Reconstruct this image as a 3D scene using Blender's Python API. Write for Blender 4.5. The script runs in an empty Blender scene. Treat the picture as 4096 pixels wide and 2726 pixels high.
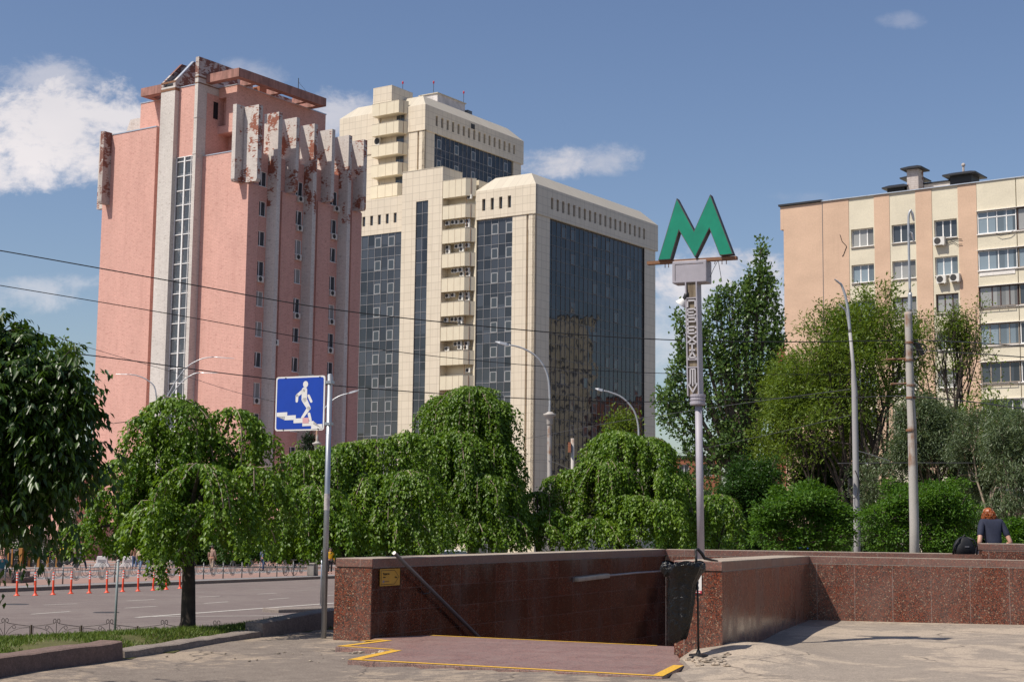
import bpy, bmesh, math, random
import numpy as np
from mathutils import Vector, Matrix
R = math.radians
C = bpy.context.scene.collection
SC = bpy.context.scene
random.seed(7)

# ---------------------------------------------------------------- camera
FPX, CX, CY, EYE = 6100.0, 2048.0, 1363.0, 1.6
PITCH, ROLL = R(6.708), R(0.638)
cp, sp_, cr, sr = math.cos(PITCH), math.sin(PITCH), math.cos(ROLL), math.sin(ROLL)
RM = np.array([[cr, -sr, 0], [sr, cr, 0], [0, 0, 1.]]) @ np.array([[1, 0, 0], [0, sp_, -cp], [0, cp, sp_]])
cam = bpy.data.cameras.new('camera')
cam.lens = 36 * FPX / 4096; cam.sensor_width = 36; cam.sensor_fit = 'HORIZONTAL'
cam.clip_end = 6000; cam.clip_start = 0.1
camo = bpy.data.objects.new('camera', cam); C.objects.link(camo)
mw = Matrix.Identity(4)
for i in range(3):
    mw[i][0] = RM[0][i]; mw[i][1] = -RM[1][i]; mw[i][2] = -RM[2][i]
mw[2][3] = EYE
camo.matrix_world = mw
SC.camera = camo

# ---------------------------------------------------------------- sun, sky, exposure
KX, KY = 0.62, 0.34                      # ground shift of a shadow per metre of height
sun = bpy.data.lights.new('sun', 'SUN'); sun.energy = 4.3; sun.angle = R(0.53); sun.color = (1, 0.93, 0.82)
suno = bpy.data.objects.new('sun', sun); C.objects.link(suno)
suno.rotation_euler = Vector((KX, KY, -1)).to_track_quat('-Z', 'Y').to_euler()
suno.location = (-30, -15, 50)
SUN_EL = math.atan(1 / math.hypot(KX, KY)); SUN_ROT = math.atan2(-KX, -KY)
W = bpy.data.worlds.new('World'); SC.world = W; W.use_nodes = True
SC.view_settings.view_transform = 'Standard'; SC.view_settings.look = 'None'
SC.view_settings.exposure = 0.30; SC.view_settings.gamma = 1.0

def build_sky():
    nt = W.node_tree; nt.nodes.clear(); N = nt.nodes.new; L = nt.links.new
    out = N('ShaderNodeOutputWorld')
    sky = N('ShaderNodeTexSky'); sky.sky_type = 'NISHITA'; sky.sun_disc = False
    sky.sun_elevation = SUN_EL; sky.sun_rotation = SUN_ROT
    sky.altitude = 150; sky.air_density = 1.0; sky.dust_density = 1.2; sky.ozone_density = 1.6
    hs = N('ShaderNodeHueSaturation'); hs.inputs['Saturation'].default_value = 1.06; hs.inputs['Hue'].default_value = 0.508
    L(sky.outputs[0], hs.inputs['Color'])
    bg = N('ShaderNodeBackground'); bg.inputs[1].default_value = SKY_STR
    L(hs.outputs[0], bg.inputs[0])
    tc = N('ShaderNodeTexCoord')
    sep = N('ShaderNodeSeparateXYZ'); L(tc.outputs['Generated'], sep.inputs[0])
    def m(op, a, b=None, c=None):
        n = N('ShaderNodeMath'); n.operation = op
        for i, v in enumerate((a, b, c)):
            if v is None: continue
            if isinstance(v, (int, float)): n.inputs[i].default_value = v
            else: L(v, n.inputs[i])
        return n.outputs[0]
    yy = m('MAXIMUM', sep.outputs[1], 0.08)
    u = m('DIVIDE', sep.outputs[0], yy); v = m('DIVIDE', sep.outputs[2], yy)
    cmb = N('ShaderNodeCombineXYZ'); L(u, cmb.inputs[0]); L(v, cmb.inputs[1])
    def noise(scale, det, rough, sx=1, off=0):
        mp = N('ShaderNodeMapping'); mp.inputs['Scale'].default_value = (sx, 1, 1); mp.inputs['Location'].default_value = (off, off * .7, 0)
        L(cmb.outputs[0], mp.inputs[0])
        n = N('ShaderNodeTexNoise'); n.inputs['Scale'].default_value = scale; n.inputs['Detail'].default_value = det
        n.inputs['Roughness'].default_value = rough; n.inputs['Distortion'].default_value = 0.25
        L(mp.outputs[0], n.inputs[0]); return n.outputs[0]
    n1 = noise(11, 10, .62, .75, 3.1); n2 = noise(42, 9, .68, .7, 8.3)
    nn = m('ADD', m('MULTIPLY', m('SUBTRACT', n1, .5), 4.2), m('MULTIPLY', m('SUBTRACT', n2, .5), 4.6))
    total = None
    for (px, py, rx, ry, gain) in CLOUDS:
        d = RM.T @ np.array([(px - CX) / FPX, (py - CY) / FPX, 1.]); cu, cv = d[0] / d[1], d[2] / d[1]
        a = m('DIVIDE', m('SUBTRACT', u, cu), rx / FPX); b = m('DIVIDE', m('SUBTRACT', v, cv), ry / FPX)
        q = m('SUBTRACT', 1.0, m('ADD', m('MULTIPLY', a, a), m('MULTIPLY', b, b)))
        q = m('ADD', m('ADD', m('MULTIPLY', m('MAXIMUM', q, -1.5), 1.1), nn), .22)
        mr = N('ShaderNodeMapRange'); mr.interpolation_type = 'SMOOTHSTEP'
        mr.inputs['From Min'].default_value = -.1; mr.inputs['From Max'].default_value = 1.9 if rx < 300 else 1.35; mr.inputs['To Max'].default_value = gain
        L(q, mr.inputs['Value'])
        total = mr.outputs[0] if total is None else m('MAXIMUM', total, mr.outputs[0])
    fwd = m('GREATER_THAN', sep.outputs[1], 0.1)
    total = m('MULTIPLY', total, fwd)
    cr_ = N('ShaderNodeValToRGB'); cr_.color_ramp.elements[0].position = .35; cr_.color_ramp.elements[1].position = .72
    cr_.color_ramp.elements[0].color = (.52, .52, .57, 1); cr_.color_ramp.elements[1].color = (.80, .75, .75, 1)
    L(noise(5, 5, .5, .6, 1.3), cr_.inputs[0])
    bg2 = N('ShaderNodeBackground'); bg2.inputs[1].default_value = 0.95; L(cr_.outputs[0], bg2.inputs[0])
    mix = N('ShaderNodeMixShader'); L(total, mix.inputs[0]); L(bg.outputs[0], mix.inputs[1]); L(bg2.outputs[0], mix.inputs[2])
    L(mix.outputs[0], out.inputs[0])
SKY_STR = 0.088
CLOUDS = [(100, 560, 560, 230, 1.0), (420, 500, 380, 200, 1.0), (230, 320, 260, 90, .6), (60, 680, 400, 120, .9), (2230, 650, 190, 70, .95), (2380, 640, 160, 70, .6),
          (2850, 1090, 330, 130, .9), (3060, 1210, 220, 150, .8), (2720, 1250, 200, 120, .6), (1330, 480, 190, 140, .75), (1000, 300, 170, 80, .35),
          (130, 1170, 260, 90, .45), (330, 1140, 130, 40, .4), (2700, 1330, 260, 190, .5), (3600, 85, 90, 40, .18), (3200, 790, 120, 30, .15)]
build_sky()

# ---------------------------------------------------------------- pixel -> point helpers (distances are real metres)
def ray(x, y): return RM.T @ np.array([(x - CX) / FPX, (y - CY) / FPX, 1.])
def at(x, y, Y):
    r = ray(x, y); p = r * (Y / r[1]); p[2] += EYE; return p
def far_z(Y): return -.675 - .015 * Y
def rd(x, y, dz=0.0):
    r = ray(x, y); t = (-.675 + dz - EYE) / (r[2] + .015 * r[1]); p = r * t; p[2] += EYE; return p

# ---------------------------------------------------------------- tagging
def tag(o, label=None, cat=None, group=None, kind=None):
    if label: o['label'] = label
    if cat: o['category'] = cat
    if group: o['group'] = group
    if kind: o['kind'] = kind
    return o
def T(name, label, cat, loc=(0, 0, 0), rz=0, group=None):
    o = bpy.data.objects.new(name, None); C.objects.link(o); o.empty_display_size = .2
    o.location = [float(v) for v in loc]; o.rotation_euler = (0, 0, rz)
    return tag(o, label, cat, group)
def copy_tree(o, parent=None):
    c = o.copy(); C.objects.link(c)
    if parent: c.parent = parent
    for ch in list(o.children): copy_tree(ch, c)
    return c

# ---------------------------------------------------------------- mesh builder with metre UVs
class MB:
    def __init__(s, xf=None): s.v = []; s.f = []; s.xf = xf
    def p(s, q):
        s.v.append(tuple(float(a) for a in (s.xf(*q) if s.xf else q))); return len(s.v) - 1
    def face(s, pts): s.f.append([s.p(q) for q in pts])
    def hexa(s, b, t):
        n = len(b); i = [s.p(q) for q in b]; j = [s.p(q) for q in t]
        s.f.append(i[::-1]); s.f.append(j)
        for k in range(n): s.f.append([i[k], i[(k + 1) % n], j[(k + 1) % n], j[k]])
        return s
    def box(s, x0, x1, y0, y1, z0, z1):
        return s.hexa([(x0, y0, z0), (x1, y0, z0), (x1, y1, z0), (x0, y1, z0)], [(x0, y0, z1), (x1, y0, z1), (x1, y1, z1), (x0, y1, z1)])
    def prism(s, poly, z0, z1): return s.hexa([(x, y, z0) for x, y in poly], [(x, y, z1) for x, y in poly])
    def profile_y(s, poly, y0, y1): return s.hexa([(x, y0, z) for x, z in poly], [(x, y1, z) for x, z in poly])
    def profile_x(s, poly, x0, x1): return s.hexa([(x0, y, z) for y, z in poly], [(x1, y, z) for y, z in poly])
    def tube(s, path, r, n=8, cap=True):
        path = [Vector([float(a) for a in q]) for q in path]; m = len(path)
        rs = r if isinstance(r, (list, tuple)) else [r] * m
        rings = []; up = None
        for k in range(m):
            d = (path[min(k + 1, m - 1)] - path[max(k - 1, 0)])
            d = d.normalized() if d.length > 1e-9 else Vector((0, 0, 1))
            if up is None:
                a = Vector((0, 0, 1)) if abs(d.z) < .9 else Vector((1, 0, 0)); x = d.cross(a).normalized()
            else:
                x = (up - d * up.dot(d)); x = x.normalized() if x.length > 1e-6 else d.orthogonal().normalized()
            up = x; y = d.cross(x)
            rings.append([s.p(path[k] + (x * math.cos(2 * math.pi * i / n) + y * math.sin(2 * math.pi * i / n)) * rs[k]) for i in range(n)])
        for a, b in zip(rings, rings[1:]):
            for i in range(n): s.f.append([a[i], a[(i + 1) % n], b[(i + 1) % n], b[i]])
        if cap: s.f.append(rings[0][::-1]); s.f.append(rings[-1])
        return s
    def lathe(s, c, prof, n=16):
        rings = []
        for r, z in prof: rings.append([s.p((c[0] + r * math.cos(2 * math.pi * i / n), c[1] + r * math.sin(2 * math.pi * i / n), c[2] + z)) for i in range(n)])
        for a, b in zip(rings, rings[1:]):
            for i in range(n): s.f.append([a[i], a[(i + 1) % n], b[(i + 1) % n], b[i]])
        s.f.append(rings[0][::-1]); s.f.append(rings[-1]); return s
    def ball(s, c, rx, ry, rz, n=10, m=7, jit=0, rng=None):
        rings = []
        for k in range(m + 1):
            th = math.pi * k / m
            row = []
            for i in range(n):
                ph = 2 * math.pi * i / n; j = 1 + (rng.uniform(-jit, jit) if jit else 0)
                row.append(s.p((c[0] + rx * j * math.sin(th) * math.cos(ph), c[1] + ry * j * math.sin(th) * math.sin(ph), c[2] - rz * j * math.cos(th))))
            rings.append(row)
        for a, b in zip(rings, rings[1:]):
            for i in range(n): s.f.append([a[i], a[(i + 1) % n], b[(i + 1) % n], b[i]])
        return s
    def wall(s, x0, x1, z0, z1, y0, y1, cols):
        """a wall slab with window openings: cols = [(xa, xb, [(za, zb), ...])]"""
        x = x0
        for xa, xb, hz in sorted(cols):
            if xa > x: s.box(x, xa, y0, y1, z0, z1)
            z = z0
            for za, zb in sorted(hz):
                if za > z: s.box(xa, xb, y0, y1, z, za)
                z = zb
            if z < z1: s.box(xa, xb, y0, y1, z, z1)
            x = xb
        if x < x1: s.box(x, x1, y0, y1, z0, z1)
        return s
    def mesh(s, name, mat, smooth=False):
        me = bpy.data.meshes.new(name); me.from_pydata(s.v, [], s.f)
        uv = me.uv_layers.new(name='UVMap'); V = s.v; data = np.empty(len(me.loops) * 2, 'f'); k = 0
        for p in me.polygons:
            nx, ny, nz = p.normal
            if abs(nz) > .75:
                for vi in p.vertices: q = V[vi]; data[k] = q[0]; data[k + 1] = q[1]; k += 2
            else:
                l = math.hypot(nx, ny); tx, ty = -ny / l, nx / l
                for vi in p.vertices: q = V[vi]; data[k] = q[0] * tx + q[1] * ty; data[k + 1] = q[2]; k += 2
        uv.data.foreach_set('uv', data)
        if mat: me.materials.append(mat)
        if smooth: me.polygons.foreach_set('use_smooth', [True] * len(me.polygons))
        me.update(); return me
    def build(s, name, mat, parent=None, smooth=False, bevel=0):
        return link(name, s.mesh(name, mat, smooth), parent, bevel)
def link(name, me, parent=None, bevel=0, loc=None, rz=0):
    o = bpy.data.objects.new(name, me); C.objects.link(o)
    if parent: o.parent = parent
    if loc is not None: o.location = [float(a) for a in loc]
    if rz: o.rotation_euler = (0, 0, rz)
    if bevel:
        b = o.modifiers.new('bevel', 'BEVEL'); b.width = bevel; b.segments = 2; b.limit_method = 'ANGLE'; b.angle_limit = R(40)
    return o
def arc(cx, cz, r, a0, a1, n=10, y=0, rz=None):
    rz = rz or r
    return [(cx + r * math.cos(R(a0 + (a1 - a0) * i / n)), y, cz + rz * math.sin(R(a0 + (a1 - a0) * i / n))) for i in range(n + 1)]
def bez(p0, p1, p2, n=10):
    p0, p1, p2 = map(np.array, (p0, p1, p2))
    return [tuple((1 - t) ** 2 * p0 + 2 * t * (1 - t) * p1 + t * t * p2) for t in np.linspace(0, 1, n + 1)]
def text_mesh(body, size, mat, parent, loc, rot, align='LEFT', ext=.002):
    cu = bpy.data.curves.new('lettering', 'FONT'); cu.body = body; cu.size = size; cu.extrude = ext; cu.align_x = align
    o = bpy.data.objects.new('lettering', cu); C.objects.link(o)
    me = bpy.data.meshes.new_from_object(o.evaluated_get(bpy.context.evaluated_depsgraph_get()))
    bpy.data.objects.remove(o); me.materials.clear(); me.materials.append(mat)
    o = link('lettering', me, parent, loc=loc); o.rotation_euler = rot; return o

# ---------------------------------------------------------------- procedural materials
class G:
    def __init__(s, name):
        s.m = bpy.data.materials.new(name); s.m.use_nodes = True; s.nt = s.m.node_tree
        s.b = s.nt.nodes['Principled BSDF']; s.out = s.nt.nodes['Material Output']; s.tc = s.N('ShaderNodeTexCoord')
    def N(s, t): return s.nt.nodes.new(t)
    def L(s, a, b): s.nt.links.new(a, b)
    def set(s, inp, v):
        if isinstance(v, (int, float, tuple)):
            if isinstance(v, tuple) and len(v) == 3: v = (*v, 1)
            inp.default_value = v
        else: s.L(v, inp)
    def math(s, op, a, b=None, c=None):
        n = s.N('ShaderNodeMath'); n.operation = op
        for i, v in enumerate((a, b, c)):
            if v is not None: s.set(n.inputs[i], v)
        return n.outputs[0]
    def co(s, kind='Object', scale=(1, 1, 1), loc=(0, 0, 0)):
        mp = s.N('ShaderNodeMapping'); mp.inputs['Scale'].default_value = scale; mp.inputs['Location'].default_value = loc
        s.L(s.tc.outputs[kind], mp.inputs[0]); return mp.outputs[0]
    def noise(s, co, scale, det=4, rough=.55, dist=0):
        n = s.N('ShaderNodeTexNoise'); n.inputs['Scale'].default_value = scale; n.inputs['Detail'].default_value = det
        n.inputs['Roughness'].default_value = rough; n.inputs['Distortion'].default_value = dist; s.L(co, n.inputs[0]); return n.outputs[0]
    def vor(s, co, scale, feat='F1', out=0, rand=1):
        n = s.N('ShaderNodeTexVoronoi'); n.feature = feat; n.inputs['Scale'].default_value = scale; n.inputs['Randomness'].default_value = rand
        s.L(co, n.inputs[0]); return n.outputs[out]
    def ramp(s, f, *st, interp='LINEAR'):
        n = s.N('ShaderNodeValToRGB'); cr = n.color_ramp; cr.interpolation = interp
        while len(cr.elements) < len(st): cr.elements.new(.5)
        for e, (p, c) in zip(cr.elements, st):
            e.position = p; e.color = (*c, 1) if isinstance(c, tuple) else (c, c, c, 1)
        s.L(f, n.inputs[0]); return n.outputs[0]
    def mix(s, f, a, b, mode='MIX'):
        n = s.N('ShaderNodeMix'); n.data_type = 'RGBA'; n.blend_type = mode
        s.set(n.inputs[0], f); s.set(n.inputs[6], a); s.set(n.inputs[7], b); return n.outputs[2]
    def bump(s, h, strength=.4, dist=.01):
        n = s.N('ShaderNodeBump'); n.inputs['Strength'].default_value = strength; n.inputs['Distance'].default_value = dist
        s.L(h, n.inputs['Height']); s.L(n.outputs[0], s.b.inputs['Normal']); return n
    def fin(s, col, rough=.6, metal=0, spec=None):
        s.set(s.b.inputs['Base Color'], col); s.set(s.b.inputs['Roughness'], rough); s.set(s.b.inputs['Metallic'], metal)
        if spec is not None: s.set(s.b.inputs['Specular IOR Level'], spec)
        return s.m
    def uv(s):
        sep = s.N('ShaderNodeSeparateXYZ'); s.L(s.tc.outputs['UV'], sep.inputs[0]); return sep.outputs[0], sep.outputs[1]

def plain(name, c, rough=.5, metal=0, var=.12, scale=6, bump=0, spec=None):
    g = G(name); n = g.noise(g.co(), scale, 5, .6)
    col = g.mix(g.ramp(n, (.3, 0.), (.7, 1.)), tuple(a * (1 - var) for a in c), tuple(min(1, a * (1 + var)) for a in c))
    if bump: g.bump(g.noise(g.co(), scale * 8, 4), bump, .005)
    return g.fin(col, rough, metal, spec)

def brick_mat(name, base, dark, mortar=.0, chip=None, chip_lo=.52, stain=.15):
    """painted brick: rows of the courses show as broken dark joints; chip = bare red brick where the paint has come off"""
    g = G(name); u, v = g.uv(); uv = g.tc.outputs['UV']
    cmb = g.N('ShaderNodeCombineXYZ'); g.L(g.math('MULTIPLY', u, 1.2), cmb.inputs[0]); g.L(g.math('MULTIPLY', g.math('FLOOR', g.math('MULTIPLY', v, 7.5)), .37), cmb.inputs[1])
    st = g.noise(cmb.outputs[0], 1.6, 4, .75)
    big = g.noise(g.co(scale=(.12, .12, .06)), 3, 4, .6)
    fine = g.noise(g.co('UV', (1, 3.2, 1)), 3.5, 5, .65)
    col = g.mix(g.ramp(big, (.3, 0.), (.7, 1.)), tuple(a * (1 - stain) for a in base), base)
    col = g.mix(g.ramp(fine, (.35, .28), (.62, 0.)), col, dark)
    col = g.mix(g.ramp(st, (.54, 0.), (.66, .62)), col, dark)
    run = g.noise(g.co('UV', (1.1, .05, 1)), 1.3, 6, .65); col = g.mix(g.ramp(run, (.52, 0.), (.78, .34)), col, dark)
    br = g.N('ShaderNodeTexBrick'); br.inputs['Scale'].default_value = 1; br.inputs['Brick Width'].default_value = .52; br.inputs['Row Height'].default_value = .15
    br.inputs['Mortar Size'].default_value = .012; br.inputs['Color1'].default_value = (1, 1, 1, 1); br.inputs['Color2'].default_value = (.90, .90, .90, 1); br.inputs['Mortar'].default_value = (.62, .60, .6, 1)
    g.L(uv, br.inputs['Vector'])
    col = g.mix(.75, col, br.outputs[0], 'MULTIPLY')
    if chip:
        cn = g.noise(g.co(scale=(1, 1, .7)), .55, 6, .62, .3)
        cell = g.N('ShaderNodeTexBrick'); cell.inputs['Scale'].default_value = 1; cell.inputs['Brick Width'].default_value = .3; cell.inputs['Row Height'].default_value = .1
        cell.inputs['Mortar Size'].default_value = 0; cell.inputs['Color1'].default_value = (0, 0, 0, 1); cell.inputs['Color2'].default_value = (1, 1, 1, 1); g.L(uv, cell.inputs['Vector'])
        k = g.math('ADD', cn, g.math('MULTIPLY', g.math('SUBTRACT', cell.outputs[0], .5), .12))
        msk = g.ramp(k, (chip_lo, 0.), (chip_lo + .05, 1.))
        cc = g.mix(g.noise(uv, 6, 3), tuple(a * .6 for a in chip), tuple(a * 1.3 for a in chip))
        col = g.mix(msk, col, cc)
    g.bump(fine, .3, .03)
    return g.fin(col, .85)

def clad_mat(name, base, pw=1.375, ph=1.24, line=.04):
    g = G(name); u, v = g.uv()
    def ln(a, per): return g.math('LESS_THAN', g.math('ABSOLUTE', g.math('SUBTRACT', g.math('FRACT', g.math('ADD', g.math('DIVIDE', a, per), 100.13)), .5)), line / per / 1.0)
    l = g.math('MAXIMUM', ln(u, pw), ln(v, ph))
    cmb = g.N('ShaderNodeCombineXYZ'); g.L(g.math('FLOOR', g.math('ADD', g.math('DIVIDE', u, pw), 100.63)), cmb.inputs[0]); g.L(g.math('FLOOR', g.math('ADD', g.math('DIVIDE', v, ph), 100.63)), cmb.inputs[1])
    wn = g.N('ShaderNodeTexWhiteNoise'); g.L(cmb.outputs[0], wn.inputs[0])
    streak = g.noise(g.co('UV', (2.2, .12, 1)), 1.4, 5, .6)
    col = g.mix(wn.outputs[0], tuple(a * .93 for a in base), base)
    col = g.mix(g.ramp(streak, (.5, 0.), (.8, .22)), col, (.30, .22, .13))
    col = g.mix(g.math('MULTIPLY', l, .34), col, (.18, .14, .10))
    return g.fin(col, .42)

def glass_mat(name, c=(.018, .024, .034), pane=(1.375, 1.93), wob=.010, rough=.03, spec=.6):
    g = G(name); u, v = g.uv(); uv = g.tc.outputs['UV']
    cmb = g.N('ShaderNodeCombineXYZ'); g.L(g.math('FLOOR', g.math('DIVIDE', u, pane[0])), cmb.inputs[0]); g.L(g.math('FLOOR', g.math('DIVIDE', v, pane[1])), cmb.inputs[1])
    wn = g.N('ShaderNodeTexWhiteNoise'); g.L(cmb.outputs[0], wn.inputs[0])
    col = g.mix(wn.outputs[0], tuple(a * .5 for a in c), tuple(a * 1.9 for a in c))
    # every pane sits at its own slight angle and is a little wavy
    nv = g.N('ShaderNodeVectorMath'); nv.operation = 'SUBTRACT'; g.L(wn.outputs[1], nv.inputs[0]); nv.inputs[1].default_value = (.5, .5, .5)
    n2 = g.N('ShaderNodeTexNoise'); n2.inputs['Scale'].default_value = .55; n2.inputs['Detail'].default_value = 2; g.L(uv, n2.inputs[0])
    v2 = g.N('ShaderNodeVectorMath'); v2.operation = 'SUBTRACT'; g.L(n2.outputs[1], v2.inputs[0]); v2.inputs[1].default_value = (.5, .5, .5)
    s1 = g.N('ShaderNodeVectorMath'); s1.operation = 'SCALE'; g.L(nv.outputs[0], s1.inputs[0]); s1.inputs['Scale'].default_value = wob * 1.1
    s2 = g.N('ShaderNodeVectorMath'); s2.operation = 'SCALE'; g.L(v2.outputs[0], s2.inputs[0]); s2.inputs['Scale'].default_value = wob * 5
    geo = g.N('ShaderNodeNewGeometry')
    a1 = g.N('ShaderNodeVectorMath'); a1.operation = 'ADD'; g.L(geo.outputs['Normal'], a1.inputs[0]); g.L(s1.outputs[0], a1.inputs[1])
    a2 = g.N('ShaderNodeVectorMath'); a2.operation = 'ADD'; g.L(a1.outputs[0], a2.inputs[0]); g.L(s2.outputs[0], a2.inputs[1])
    nn = g.N('ShaderNodeVectorMath'); nn.operation = 'NORMALIZE'; g.L(a2.outputs[0], nn.inputs[0]); g.L(nn.outputs[0], g.b.inputs['Normal'])
    return g.fin(col, rough, 0, spec)

def granite(name, polish=.12, tile=None, dull=0.0):
    g = G(name); co = g.co()
    warp = g.noise(co, 30, 3)
    w1 = g.vor(co, 95, 'F1', 1); sx = g.N('ShaderNodeSeparateXYZ'); g.L(w1, sx.inputs[0])
    base = g.ramp(sx.outputs[0], (0, (.022, .016, .015)), (.2, (.06, .022, .016)), (.34, (.155, .044, .025)), (.62, (.232, .060, .031)), (.80, (.18, .057, .036)), (.88, (.10, .075, .065)), (.95, (.36, .24, .16)), interp='CONSTANT')
    w2 = g.vor(co, 55, 'F1', 1); s2 = g.N('ShaderNodeSeparateXYZ'); g.L(w2, s2.inputs[0])
    col = g.mix(g.ramp(s2.outputs[1], (.66, 0.), (.72, .6), interp='LINEAR'), base, g.ramp(s2.outputs[0], (0, (.035, .025, .022)), (.45, (.215, .05, .024)), (.75, (.11, .068, .055)), (.93, (.42, .32, .22)), interp='CONSTANT'))
    dirt = g.noise(g.co(scale=(1, 1, .5)), 1.3, 6, .65)
    col = g.mix(g.ramp(dirt, (.45, 0.), (.75, .35 + dull * .4)), col, (.23, .17, .14))
    if dull: col = g.mix(dull, col, (.24, .145, .12))
    if tile:
        u, v = g.uv()
        def ln(a, per, off): return g.math('LESS_THAN', g.math('ABSOLUTE', g.math('SUBTRACT', g.math('FRACT', g.math('ADD', g.math('DIVIDE', a, per), off)), .5)), .005 / per)
        l = ln(u, tile[0], tile[2]) if tile[1] is None else g.math('MAXIMUM', ln(u, tile[0], tile[2]), ln(v, tile[1], tile[3]))
        bn = g.noise(g.co(), 3, 3)
        col = g.mix(g.math('MULTIPLY', l, g.ramp(bn, (.3, .12), (.65, .7))), col, (.30, .26, .235))
        if tile[1]:
            cmb = g.N('ShaderNodeCombineXYZ'); g.L(g.math('FLOOR', g.math('ADD', g.math('DIVIDE', u, tile[0]), tile[2] + .5)), cmb.inputs[0]); g.L(g.math('FLOOR', g.math('ADD', g.math('DIVIDE', v, tile[1]), tile[3] + .5)), cmb.inputs[1])
            wn = g.N('ShaderNodeTexWhiteNoise'); g.L(cmb.outputs[0], wn.inputs[0])
            col = g.mix(1, col, g.ramp(wn.outputs[0], (0, .32), (1, .68)), 'MULTIPLY')
    g.bump(dirt, .08, .01)
    return g.fin(col, g.ramp(dirt, (.4, polish), (.75, min(1, polish + .35))), 0, .5)

def leaf_mat(name, c0, c1, rough=.38, trans=.35, spec=.5, tc=None):
    g = G(name)
    at_ = g.N('ShaderNodeAttribute'); at_.attribute_name = 'tint'
    col = g.mix(at_.outputs['Fac'], c0, c1)
    g.fin(col, rough, 0, spec)
    tr = g.N('ShaderNodeBsdfTranslucent'); g.L(g.mix(.5, col, tc or (c1[0] * 1.5, c1[1] * 1.5, c1[2] * .6)), tr.inputs[0])
    mx = g.N('ShaderNodeMixShader'); mx.inputs[0].default_value = trans
    g.L(g.b.outputs[0], mx.inputs[1]); g.L(tr.outputs[0], mx.inputs[2]); g.L(mx.outputs[0], g.out.inputs[0])
    return g.m

def ground_mat(name, c0, c1, patch=None, scale=1.0, crack=True, speck=.5, plo=.5):
    g = G(name); co = g.co()
    n1 = g.noise(co, .55 * scale, 10, .70, .5); n2 = g.noise(co, 38, 6, .75); n3 = g.noise(co, 5 * scale, 7, .7)
    col = g.mix(g.ramp(n3, (.35, 0.), (.65, 1.)), c0, c1)
    if patch: 
        pn = g.math('ADD', n1, g.math('MULTIPLY', g.math('SUBTRACT', n3, .5), .45))
        col = g.mix(g.ramp(pn, (plo, 0.), (plo + .07, .85)), col, patch)
    vs = g.vor(co, 190, 'F1', 1); sx = g.N('ShaderNodeSeparateXYZ'); g.L(vs, sx.inputs[0])
    col = g.mix(speck, col, g.mix(1, col, g.ramp(sx.outputs[0], (0, .45), (.5, 1.), (.93, 1.1), (1, 1.9)), 'MULTIPLY'))
    col = g.mix(.7, col, g.mix(1, col, g.ramp(n2, (.3, .5), (.7, 1.4)), 'MULTIPLY'))
    if crack:
        wv = g.N('ShaderNodeVectorMath'); wv.operation = 'ADD'
        wn = g.N('ShaderNodeTexNoise'); wn.inputs['Scale'].default_value = 1.1; wn.inputs['Detail'].default_value = 5; g.L(co, wn.inputs[0])
        g.L(co, wv.inputs[0]); g.L(wn.outputs[1], wv.inputs[1])
        e = g.vor(wv.outputs[0], .42, 'DISTANCE_TO_EDGE')
        cm = g.math('MULTIPLY', g.ramp(e, (.0, 1.), (.012, 0.)), g.ramp(n1, (.42, 0.), (.55, .8)))
        col = g.mix(cm, col, (.045, .038, .034))
    g.bump(g.math('ADD', n2, g.math('MULTIPLY', n3, 2)), .35, .012)
    return g.fin(col, .9, 0, .25)

MT = {}
MT['pink'] = brick_mat('pink_brick', (.74, .425, .355), (.46, .22, .185))
MT['white'] = brick_mat('white_brick', (.70, .655, .61), (.40, .35, .32), stain=.15)
MT['chip'] = brick_mat('peeling_brick', (.68, .63, .59), (.40, .33, .30), chip=(.27, .095, .06), chip_lo=.545, stain=.15)
MT['chip2'] = brick_mat('bare_brick', (.58, .52, .49), (.30, .24, .22), chip=(.20, .085, .065), chip_lo=.49, stain=.25)
MT['redbrick'] = brick_mat('red_brick', (.36, .10, .07), (.16, .05, .035))
MT['orbrick'] = brick_mat('orange_brick', (.40, .15, .075), (.22, .08, .05))
def stained_concrete(name, base, st):
    g = G(name); s_ = g.noise(g.co('UV', (1.6, .25, 1)), 1.5, 6, .65); n = g.noise(g.co(), 1.2, 6, .6)
    col = g.mix(g.ramp(s_, (.42, 0.), (.68, .8)), base, st); col = g.mix(g.ramp(n, (.4, 0.), (.75, .4)), col, tuple(a * .5 for a in st))
    g.bump(n, .3, .05); return g.fin(col, .85)
MT['beam'] = stained_concrete('pinkish_concrete', (.40, .20, .165), (.17, .085, .065))
MT['concrete'] = stained_concrete('grey_concrete', (.36, .32, .28), (.20, .17, .15))
MT['kerb'] = ground_mat('kerb_stone', (.20, .165, .145), (.27, .225, .195), None, 2, False)
MT['kerbred'] = ground_mat('kerb_granite', (.15, .105, .09), (.21, .14, .12), None, 2, False)
MT['flash'] = plain('galvanised_flashing', (.52, .55, .60), .35, .5)
MT['alum'] = plain('aluminium_frame', (.43, .425, .425), .4, .3)
MT['upvc'] = plain('white_plastic_frame', (.78, .77, .76), .35)
MT['oldframe'] = plain('old_timber_frame', (.30, .25, .20), .7)
MT['darkframe'] = plain('dark_brown_frame', (.07, .035, .03), .5)
MT['pane'] = glass_mat('window_pane', (.035, .042, .05), (1.1, 1.6), .006, .04)
MT['paneblue'] = glass_mat('window_pane_blind', (.16, .20, .23), (.6, 1.6), .006, .05)
MT['panegrey'] = glass_mat('window_pane_curtain', (.22, .22, .215), (.6, 1.6), .006, .08)
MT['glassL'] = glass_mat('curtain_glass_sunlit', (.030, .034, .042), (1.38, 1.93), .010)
MT['glassR'] = glass_mat('curtain_glass', (.020, .020, .024), (1.372, 1.93), .007, .03, .48)
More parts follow.
